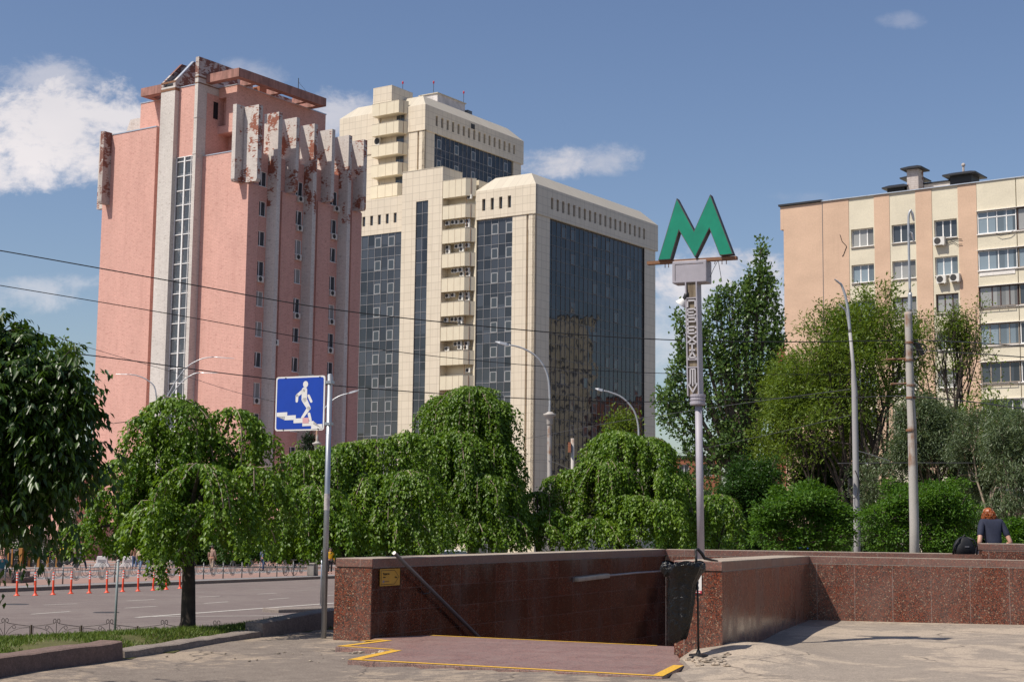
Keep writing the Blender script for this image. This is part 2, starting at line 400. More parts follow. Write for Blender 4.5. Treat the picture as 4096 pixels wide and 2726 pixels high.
MT['mull'] = plain('grey_mullion', (.33, .32, .33), .45, .2)
MT['mulldark'] = plain('bronze_mullion', (.19, .175, .17), .5, .2)
MT['clad'] = clad_mat('cream_cladding', (.70, .61, .485))
MT['cladsm'] = plain('cream_panel', (.68, .60, .455), .42, var=.05, scale=.8)
MT['bevel'] = clad_mat('cream_roof_sheet', (.56, .50, .40), 1.38, 50, .03)
MT['plaster'] = plain('white_plaster', (.60, .56, .55), .8, var=.2, scale=1.2)
def render_mat(name, c):
    g = G(name); n = g.noise(g.co('UV', (.5, .9, 1)), .7, 6, .6); f = g.noise(g.co('UV'), 9, 4, .7)
    s_ = g.noise(g.co('UV', (1.5, .1, 1)), 1.1, 5, .6)
    col = g.mix(g.ramp(n, (.35, 0.), (.7, 1.)), tuple(a * .90 for a in c), tuple(min(1, a * 1.05) for a in c))
    col = g.mix(g.ramp(s_, (.55, 0.), (.85, .25)), col, tuple(a * .55 for a in c))
    col = g.mix(.5, col, g.mix(1, col, g.ramp(f, (.2, .75), (.8, 1.2)), 'MULTIPLY'))
    g.bump(f, .25, .02); return g.fin(col, .9)
MT['salmon'] = render_mat('salmon_render', (.60, .415, .298))
MT['cream'] = render_mat('cream_render', (.66, .60, .47))
MT['acwhite'] = plain('ac_casing', (.66, .64, .60), .45)
MT['acdark'] = plain('ac_grille', (.035, .033, .032), .6)
MT['black'] = plain('black_metal', (.012, .011, .011), .5)
MT['roofblack'] = plain('black_sheet', (.02, .021, .026), .55, .2)
MT['steel'] = plain('galvanised_steel', (.36, .38, .41), .38, .65, scale=3)
MT['fencesteel'] = plain('fence_steel', (.17, .17, .17), .45, .5)
MT['wrought'] = plain('wrought_iron', (.035, .026, .024), .6, .3)
MT['brownpost'] = plain('rusty_post', (.06, .038, .02), .7, .2)
def rusty(name, base, amt, sc=1.5):
    g = G(name); n = g.noise(g.co(scale=(1, 1, .35)), sc, 7, .65); b = g.noise(g.co(scale=(.2, .2, 1.0)), .9, 4, .6); f = g.noise(g.co(), 30, 4)
    col = g.mix(f, tuple(a * .8 for a in base), tuple(a * 1.15 for a in base))
    col = g.mix(g.ramp(g.math('ADD', g.math('MULTIPLY', n, .6), g.math('MULTIPLY', b, .4)), (amt, 0.), (amt + .06, .8)), col, g.mix(n, (.12, .045, .018), (.30, .13, .05)))
    g.bump(n, .3, .01); return g.fin(col, .7, .1)
MT['pole'] = rusty('concrete_grey_pole', (.42, .39, .36), .52)
MT['pole2'] = rusty('grey_painted_pole', (.36, .345, .345), .57)
MT['lilac'] = plain('grey_lilac_paint', (.33, .31, .35), .55, var=.12, scale=4, bump=.15)
MT['green'] = plain('green_enamel', (.002, .205, .122), .38, var=.16, scale=4)
MT['greenside'] = rusty('letter_edge', (.085, .075, .08), .55, 4)
MT['rust'] = rusty('rust_bar', (.20, .14, .11), .44, 5)
def ribbed(name):
    g = G(name); n = g.noise(g.co(scale=(3, 3, .6)), 4, 5, .6)
    return g.fin(g.mix(g.ramp(n, (.35, 0.), (.7, 1.)), (.12, .085, .05), (.30, .245, .17)), .6)
MT['lettback'] = ribbed('stained_light_panel')
MT['signblue'] = plain('sign_blue', (.004, .045, .36), .35, var=.08, scale=3)
MT['signwhite'] = plain('sign_white', (.72, .70, .68), .4, var=.06)
MT['signpink'] = plain('faded_sticker', (.62, .34, .36), .6)
MT['yellow'] = plain('sign_yellow', (.52, .30, .03), .5)
MT['yellowpaint'] = ground_mat('yellow_road_paint', (.60, .33, .035), (.68, .40, .06), None, 3, False, .4)
MT['whitepaint'] = ground_mat('white_road_paint', (.46, .43, .39), (.58, .55, .50), None, 3, False, .3)
MT['whitefaded'] = ground_mat('worn_road_paint', (.27, .245, .22), (.34, .31, .28), None, 3, False, .3)
MT['redsign'] = plain('sign_red', (.45, .012, .035), .5)
MT['orange'] = plain('orange_plastic', (.72, .065, .018), .4, var=.08)
MT['plastwhite'] = plain('white_reflective_band', (.72, .68, .64), .4)
MT['bag'] = None
MT['granite'] = granite('red_granite', .12)
MT['granite_slab'] = granite('red_granite_slabs', .13, (.62, None, .3, 0))
MT['granite_tile'] = granite('red_granite_tiles', .10, (.58, .31, .1, .42))
MT['granite_cap'] = granite('red_granite_coping', .28, (1.25, None, .2, 0), dull=.42)
MT['granite_top'] = ground_mat('worn_coping_top', (.33, .27, .22), (.42, .35, .28), None, 3, False)
MT['landing'] = None
MT['pavement'] = None
MT['road'] = None
MT['skin'] = plain('skin', (.50, .27, .19), .5, var=.05)
MT['bark'] = plain('dark_bark', (.045, .033, .025), .9, var=.5, scale=9, bump=.8)
MT['bark2'] = plain('grey_bark', (.10, .075, .06), .9, var=.4, scale=9, bump=.6)
MT['twig'] = plain('pale_twig', (.26, .20, .15), .8)
MT['wire'] = plain('black_cable', (.012, .012, .014), .6)
MT['thinwire'] = plain('steel_wire', (.06, .06, .065), .5)
MT['lampgrey'] = plain('lamp_grey', (.42, .43, .45), .4, .4)
MT['lampdark'] = plain('lamp_dark', (.13, .135, .15), .45, .4)

# ================================================================ leaf / branch meshes (numpy)
def leafmesh(name, P, A, N, Ln, Wd, mat, parent=None, fold=.18, rng=None, mid=.42, tint=None):
    n = len(P); A = A / (np.linalg.norm(A, axis=1, keepdims=True) + 1e-9)
    B = np.cross(A, N); B /= (np.linalg.norm(B, axis=1, keepdims=True) + 1e-9); N2 = np.cross(B, A)
    Ln = np.broadcast_to(Ln, n)[:, None]; Wd = np.broadcast_to(Wd, n)[:, None]
    V = np.empty((n, 4, 3), 'f')
    V[:, 0] = P; V[:, 2] = P + A * Ln - N2 * Ln * .12
    V[:, 1] = P + A * Ln * mid + B * Wd * .5 + N2 * Wd * fold
    V[:, 3] = P + A * Ln * mid - B * Wd * .5 + N2 * Wd * fold
    base = (np.arange(n) * 4)[:, None]
    F = np.concatenate([base + 0, base + 1, base + 2, base + 0, base + 2, base + 3], 1).reshape(-1)
    me = bpy.data.meshes.new(name)
    me.vertices.add(n * 4); me.vertices.foreach_set('co', V.reshape(-1))
    me.loops.add(n * 6); me.loops.foreach_set('vertex_index', F.astype('i'))
    me.polygons.add(n * 2); me.polygons.foreach_set('loop_start', np.arange(0, n * 6, 3, dtype='i'))
    rng = rng or np.random.default_rng(1)
    at_ = me.attributes.new('tint', 'FLOAT', 'POINT'); at_.data.foreach_set('value', np.repeat(rng.random(n) if tint is None else tint, 4).astype('f'))
    me.materials.append(mat); me.update(calc_edges=True)
    o = bpy.data.objects.new(name, me); C.objects.link(o)
    if parent: o.parent = parent
    return o
def segmesh(name, segs, mat, parent=None, n=5):
    """segs: list of (p0, p1, r0, r1) tapered sticks"""
    P0 = np.array([s[0] for s in segs], float); P1 = np.array([s[1] for s in segs], float)
    R0 = np.array([s[2] for s in segs]); R1 = np.array([s[3] for s in segs]); m = len(segs)
    D = P1 - P0; D /= (np.linalg.norm(D, axis=1, keepdims=True) + 1e-9)
    a = np.where(np.abs(D[:, 2:3]) < .9, np.array([[0, 0, 1.]]), np.array([[1., 0, 0]]))
    X = np.cross(D, a); X /= np.linalg.norm(X, axis=1, keepdims=True); Y = np.cross(D, X)
    ang = 2 * np.pi * np.arange(n) / n
    ring = X[:, None] * np.cos(ang)[None, :, None] + Y[:, None] * np.sin(ang)[None, :, None]
    V = np.concatenate([P0[:, None] + ring * R0[:, None, None], P1[:, None] + ring * R1[:, None, None]], 1)
    i = np.arange(n); j = (i + 1) % n
    q = np.stack([i, j, j + n, i + n], 1)[None] + (np.arange(m) * 2 * n)[:, None, None]
    me = bpy.data.meshes.new(name); me.vertices.add(m * 2 * n); me.vertices.foreach_set('co', V.reshape(-1).astype('f'))
    me.loops.add(m * n * 4); me.loops.foreach_set('vertex_index', q.reshape(-1).astype('i'))
    me.polygons.add(m * n); me.polygons.foreach_set('loop_start', np.arange(0, m * n * 4, 4, dtype='i'))
    me.polygons.foreach_set('use_smooth', np.ones(m * n, bool))
    me.materials.append(mat); me.update(calc_edges=True)
    o = bpy.data.objects.new(name, me); C.objects.link(o)
    if parent: o.parent = parent
    return o
def gridmesh(name, xs, ys, zf, keep, mat, parent=None):
    X, Y = np.meshgrid(xs, ys); Z = zf(X, Y); nx, ny = len(xs), len(ys)
    cx = (X[:-1, :-1] + X[1:, 1:]) / 2; cy = (Y[:-1, :-1] + Y[1:, 1:]) / 2; k = keep(cx, cy)
    I = np.arange(nx * ny).reshape(ny, nx)
    q = np.stack([I[:-1, :-1], I[:-1, 1:], I[1:, 1:], I[1:, :-1]], -1)[k]
    used = np.unique(q); mp = -np.ones(nx * ny, int); mp[used] = np.arange(len(used))
    V = np.stack([X, Y, Z], -1).reshape(-1, 3)[used]
    me = bpy.data.meshes.new(name); me.from_pydata(V.tolist(), [], mp[q].tolist())
    me.uv_layers.new(name='UVMap'); me.polygons.foreach_set('use_smooth', [True] * len(me.polygons))
    me.materials.append(mat); me.update()
    return link(name, me, parent)
def inpoly(x, y, poly):
    r = np.zeros(np.shape(x), bool); n = len(poly)
    for i in range(n):
        (x0, y0), (x1, y1) = poly[i], poly[(i + 1) % n]
        c = ((y0 > y) != (y1 > y)) & (x < (x1 - x0) * (y - y0) / (y1 - y0 + 1e-12) + x0); r ^= c
    return r
def vnoise(x, y, s, seed=0):
    return (np.sin(x * s * 1.3 + y * s * .7 + seed) + np.sin(x * s * .6 - y * s * 1.7 + seed * 2.1) + np.sin(x * s * 2.3 + y * s * 2.1 + seed * .7) * .5) / 2.5

# ================================================================ setting: ground sheets
MT['pavement'] = ground_mat('worn_asphalt', (.185, .150, .125), (.235, .195, .162), (.36, .285, .215), .8, True, .6, .52)
MT['pave_light'] = ground_mat('dusty_asphalt', (.27, .225, .185), (.32, .268, .218), (.43, .35, .272), .7, True, .5, .47)
MT['road'] = ground_mat('road_asphalt', (.165, .132, .122), (.188, .152, .14), (.20, .165, .15), .25, False, .3)
MT['ground'] = ground_mat('far_ground', (.15, .12, .09), (.19, .155, .12), None, .3, False)
MT['soil'] = ground_mat('turf_soil', (.085, .085, .03), (.12, .115, .042), (.27, .205, .135), .9, False, .5, .60)
def plaza_mat():
    g = G('plaza_pavers'); co = g.co(); sep = g.N('ShaderNodeSeparateXYZ'); g.L(co, sep.inputs[0])
    d = g.math('ADD', g.math('MULTIPLY', sep.outputs[0], -.948), g.math('MULTIPLY', sep.outputs[1], .32))   # across the kerb
    st = g.ramp(g.math('FRACT', g.math('DIVIDE', d, 9.0)), (0, 0.), (.52, 0.), (.54, 1.), (.86, 1.), (.88, 0.))
    n = g.noise(co, 1.5, 6, .65)
    c = g.mix(st, (.30, .185, .15), (.235, .225, .225)); c = g.mix(g.ramp(n, (.35, .25), (.7, 0.)), c, (.14, .10, .085))
    return g.fin(c, .85)
MT['plaza'] = plaza_mat()
def landing_mat():
    g = G('landing_granite'); co = g.co(); n = g.noise(co, 3, 6, .65); n2 = g.noise(co, 60, 4, .7)
    w = g.vor(co, 85, 'F1', 1); sx = g.N('ShaderNodeSeparateXYZ'); g.L(w, sx.inputs[0])
    c = g.ramp(sx.outputs[0], (0, (.10, .06, .055)), (.25, (.20, .115, .10)), (.6, (.27, .135, .108)), (.85, (.31, .18, .15)), interp='CONSTANT')
    c = g.mix(g.ramp(n, (.35, 0.), (.7, .55)), c, (.27, .20, .175))
    mp = g.N('ShaderNodeMapping'); mp.inputs['Rotation'].default_value = (0, 0, R(24)); g.L(co, mp.inputs[0])
    br = g.N('ShaderNodeTexBrick'); br.inputs['Scale'].default_value = 1; br.inputs['Brick Width'].default_value = .9; br.inputs['Row Height'].default_value = .45
    br.inputs['Mortar Size'].default_value = .006; br.inputs['Color1'].default_value = (.9, .9, .9, 1); br.inputs['Color2'].default_value = (1, 1, 1, 1); br.inputs['Mortar'].default_value = (.5, .48, .46, 1); g.L(mp.outputs[0], br.inputs[0])
    c = g.mix(1, c, br.outputs[0], 'MULTIPLY'); g.bump(n2, .2, .006)
    return g.fin(c, .6)
MT['landing'] = landing_mat()
KERB_Y = [-12, 6, 15.81, 18.16, 21.63, 23.34, 25.5, 32]; KERB_X = [-15, -8.1, -5.17, -4.47, -3.42, -2.64, -1.2, 2.6]
CREST_X = [-30, -12, -6.3, -4.5, -3.7, -2.5, 2, 8, 40]; CREST_Y = [14.5, 15.5, 18.7, 20.4, 22.3, 26, 31.5, 33, 33]
U_ = np.array([.451, .892]); 
PA, PB = np.array([-2.38, 21.15]), np.array([-1.86, 20.95])
BC = PB + 11.05 * U_; AC = PA + 11.6 * U_
PR0, PR1, C2, C2i = np.array([2.02, 18.92]), np.array([2.58, 18.70]), np.array([5.08, 26.10]), np.array([4.50, 26.28])
BE = np.array([17.0, 27.64]); C3 = np.array([16.0, 23.26])
WELL = [tuple(PB + .1 * U_ + np.array([-.25, .1])), tuple(PR0 + np.array([.3, .25])), tuple(C2i + np.array([.3, 0])), (16.5, 23.6), (16.5, 27.6), tuple(BC + np.array([.2, .1])), tuple(BC + np.array([-.25, .1]))]
LAND = [(-1.84, 17.74), (1.61, 16.21), (1.98, 17.49), (2.06, 18.95), (2.25, 20.13), (-1.12, 21.64), (-1.80, 21.10), (-1.90, 20.36), (-1.63, 20.67), (-2.19, 19.58), (-1.43, 19.12)]
def pave_z(x, y):
    z = -.05 + .042 / (1 + np.exp(-(x + .7) * 2.5)) + .008 / (1 + np.exp(-(x - 1.6) * 3)) + .015 * vnoise(x, y, 1.1, 2) * np.clip((np.abs(x) + np.abs(y - 17)) * .3, 0, 1)
    z = z + .16 * np.exp(-((x - 2.95) ** 2 / .55 + (y - 18.6) ** 2 / 2.2))
    inn = inpoly(x, y, LAND); return np.where(inn, -.09, z)
ys = np.concatenate([np.linspace(-12, 12.5, 15), np.arange(12.75, 32, .22)]); xs = np.concatenate([np.linspace(-15, -9.5, 8), np.arange(-9.2, 12, .22), np.linspace(12.3, 18, 6)])
def keep_p(x, y):
    return (x > np.interp(y, KERB_Y, KERB_X) - .3) & ~inpoly(x, y, WELL) & (y < 27 + 0 * x)
pv = gridmesh('pavement', xs, ys, pave_z, lambda x, y: keep_p(x, y) & ~((x > 1.9 + (y - 17) * .1) & (y > 15.5)), MT['pavement']); tag(pv, kind='structure')
pv2 = gridmesh('pavement', xs, ys, lambda x, y: pave_z(x, y) , lambda x, y: keep_p(x, y) & ((x > 1.9 + (y - 17) * .1) & (y > 15.5)), MT['pave_light']); tag(pv2, kind='structure')

def lawn_z(x, y):
    yc = np.interp(x, CREST_X, CREST_Y)
    z = .10 - .11 * np.maximum(0, y - yc) + .02 * vnoise(x, y, 1.0) * (y > yc - 3)
    edge = np.clip((np.interp(y, KERB_Y, KERB_X) - x - .12) / .55, 0, 1); edge = edge * edge * (3 - 2 * edge)
    return np.maximum(np.where(y < 24.5, -.05 + (z + .05) * edge, z), far_z(y) + .02)
LEFTL = [tuple(PA), tuple(AC), (4, 33), (60, 33), (60, 36.4), (-45, 36.4), (-45, 14), (-9, 14), (-5.4, 15.81), (-4.6, 18.16), (-3.55, 21.63), (-2.8, 23.34)]
def keep_l(x, y):
    left = x < np.interp(y, KERB_Y, KERB_X) - .06
    wl = PA[0] + (y - PA[1]) / .892 * .451
    a = left & (x < np.where(y > 21.2, wl, 99)) & (y < 36.4) & (y > 10)
    b = (y > 30.9 - .18 * (x - 3)) & (y < 36.4) & (x > wl)
    return a | b
soil = gridmesh('grass_bank', np.concatenate([np.linspace(-60, -10, 26), np.arange(-9.8, 12, .3), np.linspace(12.3, 60, 24)]), np.arange(10, 36.7, .3), lawn_z, keep_l, MT['soil'])
tag(soil, kind='structure')
def meadow_z(x, y): return np.minimum(far_z(y) + .03, -.3)
gz = gridmesh('ground', np.array([-1500, -600, -250, -120, -60, -30, -10, 0, 10, 30, 60, 120, 250, 600, 1500.]),
              np.array([-300., -100, -40, -14, 8, 36.2, 60, 90, 120, 150, 200, 300, 600, 1500, 3000]),
              lambda x, y: np.where(y > 36, np.maximum(far_z(y) - .06, -3.75), np.where(y < 10, -.25, -1.28)) , lambda x, y: ~((y > 8) & (y < 36.2) & (x > -10) & (x < 30)), MT['ground'])
tag(gz, kind='structure')

# road, far kerb, plaza (all on one gently falling plane)
RDIR = np.array([.322, .947]); KB = np.array([-21.6, 65.5]); RN = np.array([.947, -.322])     # RN points from the far kerb to our side
def strip(name, a, b, w0, w1, dz, mat, thick=0):
    m = MB(); q = [KB + RDIR * a + RN * w0, KB + RDIR * b + RN * w0, KB + RDIR * b + RN * w1, KB + RDIR * a + RN * w1]
    if thick: m.hexa([(p[0], p[1], far_z(p[1]) + dz - thick) for p in q], [(p[0], p[1], far_z(p[1]) + dz) for p in q])
    else: m.face([(p[0], p[1], far_z(p[1]) + dz) for p in q])
    return m.build(name, mat)
tag(strip('road', -34, 150, 0, 38, 0, MT['road']), kind='structure')
tag(strip('plaza', -60, 90, -75, -.18, .13, MT['plaza']), kind='structure')
tag(strip('kerb', -60, 150, -.2, 0.0, .16, MT['kerb'], .3), kind='structure')
mk = MB(); mk2 = MB()
def mark(mb, x0, y0, x1, y1, w=.13):
    a, b = rd(x0, y0, .006), rd(x1, y1, .006); d = (b - a)[:2]; d /= np.linalg.norm(d); n = np.array([-d[1], d[0]]) * w / 2
    mb.face([(a[0] - n[0], a[1] - n[1], far_z(a[1] - n[1]) + .006), (b[0] - n[0], b[1] - n[1], far_z(b[1] - n[1]) + .006), (b[0] + n[0], b[1] + n[1], far_z(b[1] + n[1]) + .006), (a[0] + n[0], a[1] + n[1], far_z(a[1] + n[1]) + .006)])
for q in ((125, 2454, 280, 2443), (175, 2417, 308, 2412), (500, 2429.5, 627, 2422), (508, 2401, 620, 2395), (795, 2386, 880, 2381), (815, 2411, 915, 2404), (1030, 2374, 1105, 2370), (1075, 2395, 1157, 2389),
          (1290, 2381, 1340, 2378), (-230, 2442, -60, 2433), (-330, 2478, -150, 2467)): mark(mk, *q)
mark(mk, 545, 2467, 1345, 2409, .22); mark(mk, 600, 2463.5, 1190, 2459.5, .16); mark(mk, 1110, 2462, 1170, 2465, .4)
mark(mk2, -300, 2394, 1290, 2318.5, .13); mark(mk2, 780, 2348, 1000, 2339.5, .12); mark(mk2, 780, 2368, 850, 2364.5); mark(mk2, 1230, 2347, 1290, 2344); mark(mk2, 1170, 2362, 1230, 2359); mark(mk2, 990, 2358, 1060, 2354)
tag(mk.build('road_marking', MT['whitepaint']), kind='structure'); tag(mk2.build('road_marking', MT['whitefaded']), kind='structure')
for (px, py, r_) in ((65, 2415.5, .42), (425, 2448, .40)):
    p = rd(px, py); m = MB(); m.lathe((p[0], p[1], p[2]), [(r_, -.02), (r_, .008), (r_ * .9, .008), (r_ * .88, .004), (.01, .004)], 24)
    o = m.build('manhole_cover', MT['acdark']); tag(o, 'round dark manhole cover in the road ' + ('near the left edge, behind the low black fence' if px < 100 else 'left of the weeping tree trunk'), 'manhole cover')
# traffic island behind the thin pole at the right
p = rd(1255, 2441); m = MB(); m.box(-1.6, 3.2, -.5, .5, -.1, .14); o = m.build('kerb', MT['kerb'], bevel=.03); o.location = (p[0], p[1] - .4, p[2]); o.rotation_euler = (0, 0, R(40)); tag(o, kind='structure')

# ================================================================ turf: mown grass as blades
rng = np.random.default_rng(11)
LM = {}
LM['grass'] = leaf_mat('grass_blade', (.06, .115, .014), (.17, .22, .045), .5, .3, .3)
n = 420000
gx = rng.uniform(-11, -1.0, n); gy = rng.uniform(12.5, 27, n)
yc = np.interp(gx, CREST_X, CREST_Y); kx = np.interp(gy, KERB_Y, KERB_X)
bare = np.exp(-(((gx + 5.35) / .55) ** 2 + ((gy - 18.0) / .75) ** 2)) + .8 * np.exp(-(((gx + 5.6) / .35) ** 2 + ((gy - 16.4) / .5) ** 2)) + .8 * np.exp(-(((gx + 4.7) / .4) ** 2 + ((gy - 19.3) / .35) ** 2))
dens = .8 + .4 * vnoise(gx, gy, 2.2, 4) - 1.1 * bare
k = (gx < kx - .12) & (gy < yc + 1.6) & (rng.random(n) < dens) & (gx < PA[0] + (gy - PA[1]) * .5056 + .0)
gx, gy = gx[k], gy[k]; n = len(gx)
P = np.stack([gx, gy, lawn_z(gx, gy) - .005], 1); A = np.stack([rng.normal(0, .5, n), rng.normal(0, .5, n), np.ones(n)], 1); N = rng.normal(0, 1, (n, 3)); N[:, 2] *= .2
tag(leafmesh('grass', P, A, N, rng.uniform(.03, .085, n), rng.uniform(.009, .018, n), LM['grass'], None, .1, rng, .3), 'short patchy green grass on the bank behind the stone kerb', 'grass', kind='stuff')

# ================================================================ kerb blocks on our side
def kerb_block(p, q, w, h, mat, label, z0=-.1, z1a=0., h2=None):
    p, q = np.array(p), np.array(q); d = (q - p) / np.linalg.norm(q - p); nrm = np.array([-d[1], d[0]]) * w; h2 = h if h2 is None else h2
    m = MB(); L = np.linalg.norm(q - p); N_ = max(2, int(L / .25)); rr = random.Random(L)
    lo = [];
    for i in range(N_ + 1):
        t = i / N_; c = p + d * L * t; hh = h + (h2 - h) * t + rr.uniform(-.008, .008); off = rr.uniform(-.008, .008)
        f = c + nrm / w * off; b = c + nrm
        lo.append([m.p((f[0], f[1], z0)), m.p((f[0] + nrm[0] * .08, f[1] + nrm[1] * .08, hh - .012)), m.p((f[0] + nrm[0] * .2, f[1] + nrm[1] * .2, hh)), m.p((b[0], b[1], hh)), m.p((b[0], b[1], z0))])
    for a, b in zip(lo, lo[1:]):
        for j in range(4): m.f.append([a[j], b[j], b[j + 1], a[j + 1]])
    m.f.append(lo[0]); m.f.append(lo[-1][::-1])
    return tag(m.build('kerb_block', mat), label, 'kerb block', 'stone kerb along the grass')
kerb_block((-7.2, 9.1), (-4.47, 18.05), .32, .155, MT['kerbred'], 'long dark reddish kerb block in the lower left corner, taller than the kerb after it', -.15)
kerb_block((-4.47, 18.16), (-3.44, 21.60), .28, .035, MT['kerb'], 'low worn kerb stone beside the grass, between the two taller kerb blocks', -.15)
kerb_block((-3.42, 21.63), (-2.36, 24.3), .30, .15, MT['kerb'], 'grey concrete kerb block running from the low kerb to behind the sign pole', -.15, 0, .24)

# ================================================================ underpass entrance: walls, stairs, landing
def wall_body(m, foot, z0, ztop):
    """foot: ccw points, ztop: one height per point"""
    return m.hexa([(x, y, z0) for x, y in foot], [(x, y, z) for (x, y), z in zip(foot, ztop)])
def coped_wall(name, label, foot, tops, z0, bodymat, grow=.012, cap=.118, faces=None):
    r_ = T(name, label, 'wall', (foot[0][0], foot[0][1], 0)); ox, oy = foot[0]
    f = [(x - ox, y - oy) for x, y in foot]; cx_, cy_ = sum(a for a, b in f) / len(f), sum(b for a, b in f) / len(f)
    m = MB(); wall_body(m, f, z0, [t - cap - .012 for t in tops]); m.build('wall_facing', bodymat, r_)
    g_ = [(a + (a - cx_) / math.hypot(a - cx_, b - cy_) * grow, b + (b - cy_) / math.hypot(a - cx_, b - cy_) * grow) for a, b in f]
    i_ = [(a - (a - cx_) / math.hypot(a - cx_, b - cy_) * .02, b - (b - cy_) / math.hypot(a - cx_, b - cy_) * .02) for a, b in f]
    m = MB(); m.hexa([(x, y, t - cap - .014) for (x, y), t in zip(i_, tops)], [(x, y, t - cap + .002) for (x, y), t in zip(i_, tops)]); m.build('mortar_joint', MT['kerb'], r_)
    m = MB(); m.hexa([(x, y, t - cap) for (x, y), t in zip(g_, tops)], [(x, y, t - .004) for (x, y), t in zip(g_, tops)]); m.build('coping', MT['granite_cap'], r_, bevel=.006)
    m = MB(); m.hexa([(x * .999, y * .999, t - .0045) for (x, y), t in zip(f, tops)], [(x * .999, y * .999, t) for (x, y), t in zip(f, tops)]); m.build('coping_top', MT['granite_top'], r_)
    return r_
lw = coped_wall('stair_wall', 'long dark red granite wall on the left of the underpass stairs, with the yellow sign on it', [tuple(PA), tuple(PB), tuple(BC), tuple(AC)], [1.065, 1.065, 1.065, 1.065], -3.6, MT['granite_tile'])
m = MB(); n_ = np.array([-.892, .451]) * 0; d1 = (PB - PA) / np.linalg.norm(PB - PA); nn = np.array([d1[1], -d1[0]])
q = [PA + nn * .03 - PA, PB + nn * .03 - PA, PB - nn * .03 - PA, PA - nn * .03 - PA]
m.hexa([(a, b, -.12) for a, b in q], [(a, b, .932) for a, b in q]); m.build('end_slab', MT['granite'], lw)
rw = coped_wall('stair_wall', 'short red granite wall on the right of the underpass stairs, behind the black bin bag', [tuple(PR0), tuple(PR1), tuple(C2), tuple(C2i)], [1.137, 1.137, 1.06, 1.06], -3.6, MT['granite_slab'])
fw = coped_wall('parapet_wall', 'sunlit red granite parapet of upright slabs along the right of the pavement', [tuple(C2 + np.array([.0, .004])), tuple(C3), tuple(C3 + np.array([.12, .45])), tuple(C2i + np.array([.1, .32]))], [1.058, 1.02, 1.02, 1.058], -3.6, MT['granite_slab'])
bw = coped_wall('parapet_wall', 'far red granite parapet behind the stairwell, showing only its top band', [tuple(BC + np.array([.004, 0])), tuple(BE), tuple(BE + np.array([.11, .5])), tuple(BC + np.array([.11, .5]))], [1.062, 1.062, 1.062, 1.062], -3.6, MT['granite_slab'])
q0 = at(3925, 2171, 27.5); dv = np.array([.973, -.23]); nv = np.array([.23, .973]); b0 = q0[:2]
coped_wall('parapet_wall', 'higher red granite block at the right edge with the red-haired person behind it', [tuple(b0), tuple(b0 + dv * 6), tuple(b0 + dv * 6 + nv * .75), tuple(b0 + nv * .75)], [1.285] * 4, -.5, MT['granite_slab'])
# stairs
st = T('staircase', 'red granite landing with yellow edge lines and stairs going down between granite walls', 'stairs', (0, 0, 0))
m = MB(); m.prism(LAND, -.16, 0.0); m.build('landing', MT['landing'], st, bevel=.008)
E0, E1 = np.array([-1.12, 21.64]), np.array([2.25, 20.13]); dn = np.array([.407, .914])
for k in range(14):
    a = E0 - (E1 - E0) * .3 + dn * .32 * k; b = E1 + (E1 - E0) * .4 + dn * .32 * k
    m = MB(); q = [a, b, b + dn * .33, a + dn * .33]; z1 = -.01 - .155 * (k + 1); m.hexa([(x, y, z1 - .5) for x, y in q], [(x, y, z1) for x, y in q]); m.build('step', MT['landing'], st)
m = MB(); m.box(-5, 18, 24.5, 34, -2.6, -2.45); m.build('lower_floor', MT['landing'], st)
def yline(mb, pts, w, z=.004):
    for (x0, y0), (x1, y1) in zip(pts, pts[1:]):
        d = np.array([x1 - x0, y1 - y0]); d /= np.linalg.norm(d); n = np.array([-d[1], d[0]]) * w
        mb.face([(x0, y0, z), (x1, y1, z), (x1 + n[0], y1 + n[1], z), (x0 + n[0], y0 + n[1], z)])
for pts, w in (([(-1.83, 17.735), (1.60, 16.225)], .10), ([(1.615, 16.23), (1.975, 17.47)], .12), ([(1.95, 20.265), (-1.10, 21.63)], .07), ([(-1.43, 19.12), (-1.835, 17.76)], .13), ([(-2.17, 19.585), (-1.45, 19.14)], .09), ([(-1.64, 20.65), (-2.17, 19.60)], .11), ([(-1.89, 20.38), (-1.64, 20.66)], .09)):
    m = MB(); yline(m, pts, w if pts[0] != (-2.17, 19.585) else w, .004 + .0005 * len(st.children) % .003); m.build('yellow_line', MT['yellowpaint'], st)
# broken concrete edge beside the landing and loose chips
rr = random.Random(5)
def rubble(name, c, n, spread, size, label):
    m = MB()
    for i in range(n):
        x, y = c[0] + rr.gauss(0, spread[0]), c[1] + rr.gauss(0, spread[1]); s_ = size * rr.uniform(.4, 1.3)
        z = float(pave_z(np.array(x), np.array(y))); z = max(z, -.05)
        m.ball((x, y, z + s_ * .25), s_, s_ * .8, s_ * .45, 6, 4, .3, rr)
    return tag(m.build(name, MT['pave_light']), label, 'rubble', kind='stuff')
rubble('rubble', (2.25, 17.65), 26, (.10, .28), .05, 'crumbled asphalt edge between the landing and the pavement on the right')
rubble('rubble', (-1.75, 19.25), 10, (.22, .12), .05, 'broken asphalt pieces beside the yellow line left of the landing')
rubble('rubble', (-2.9, 18.6), 16, (.8, .5), .022, 'small loose stones on the pavement left of the landing')

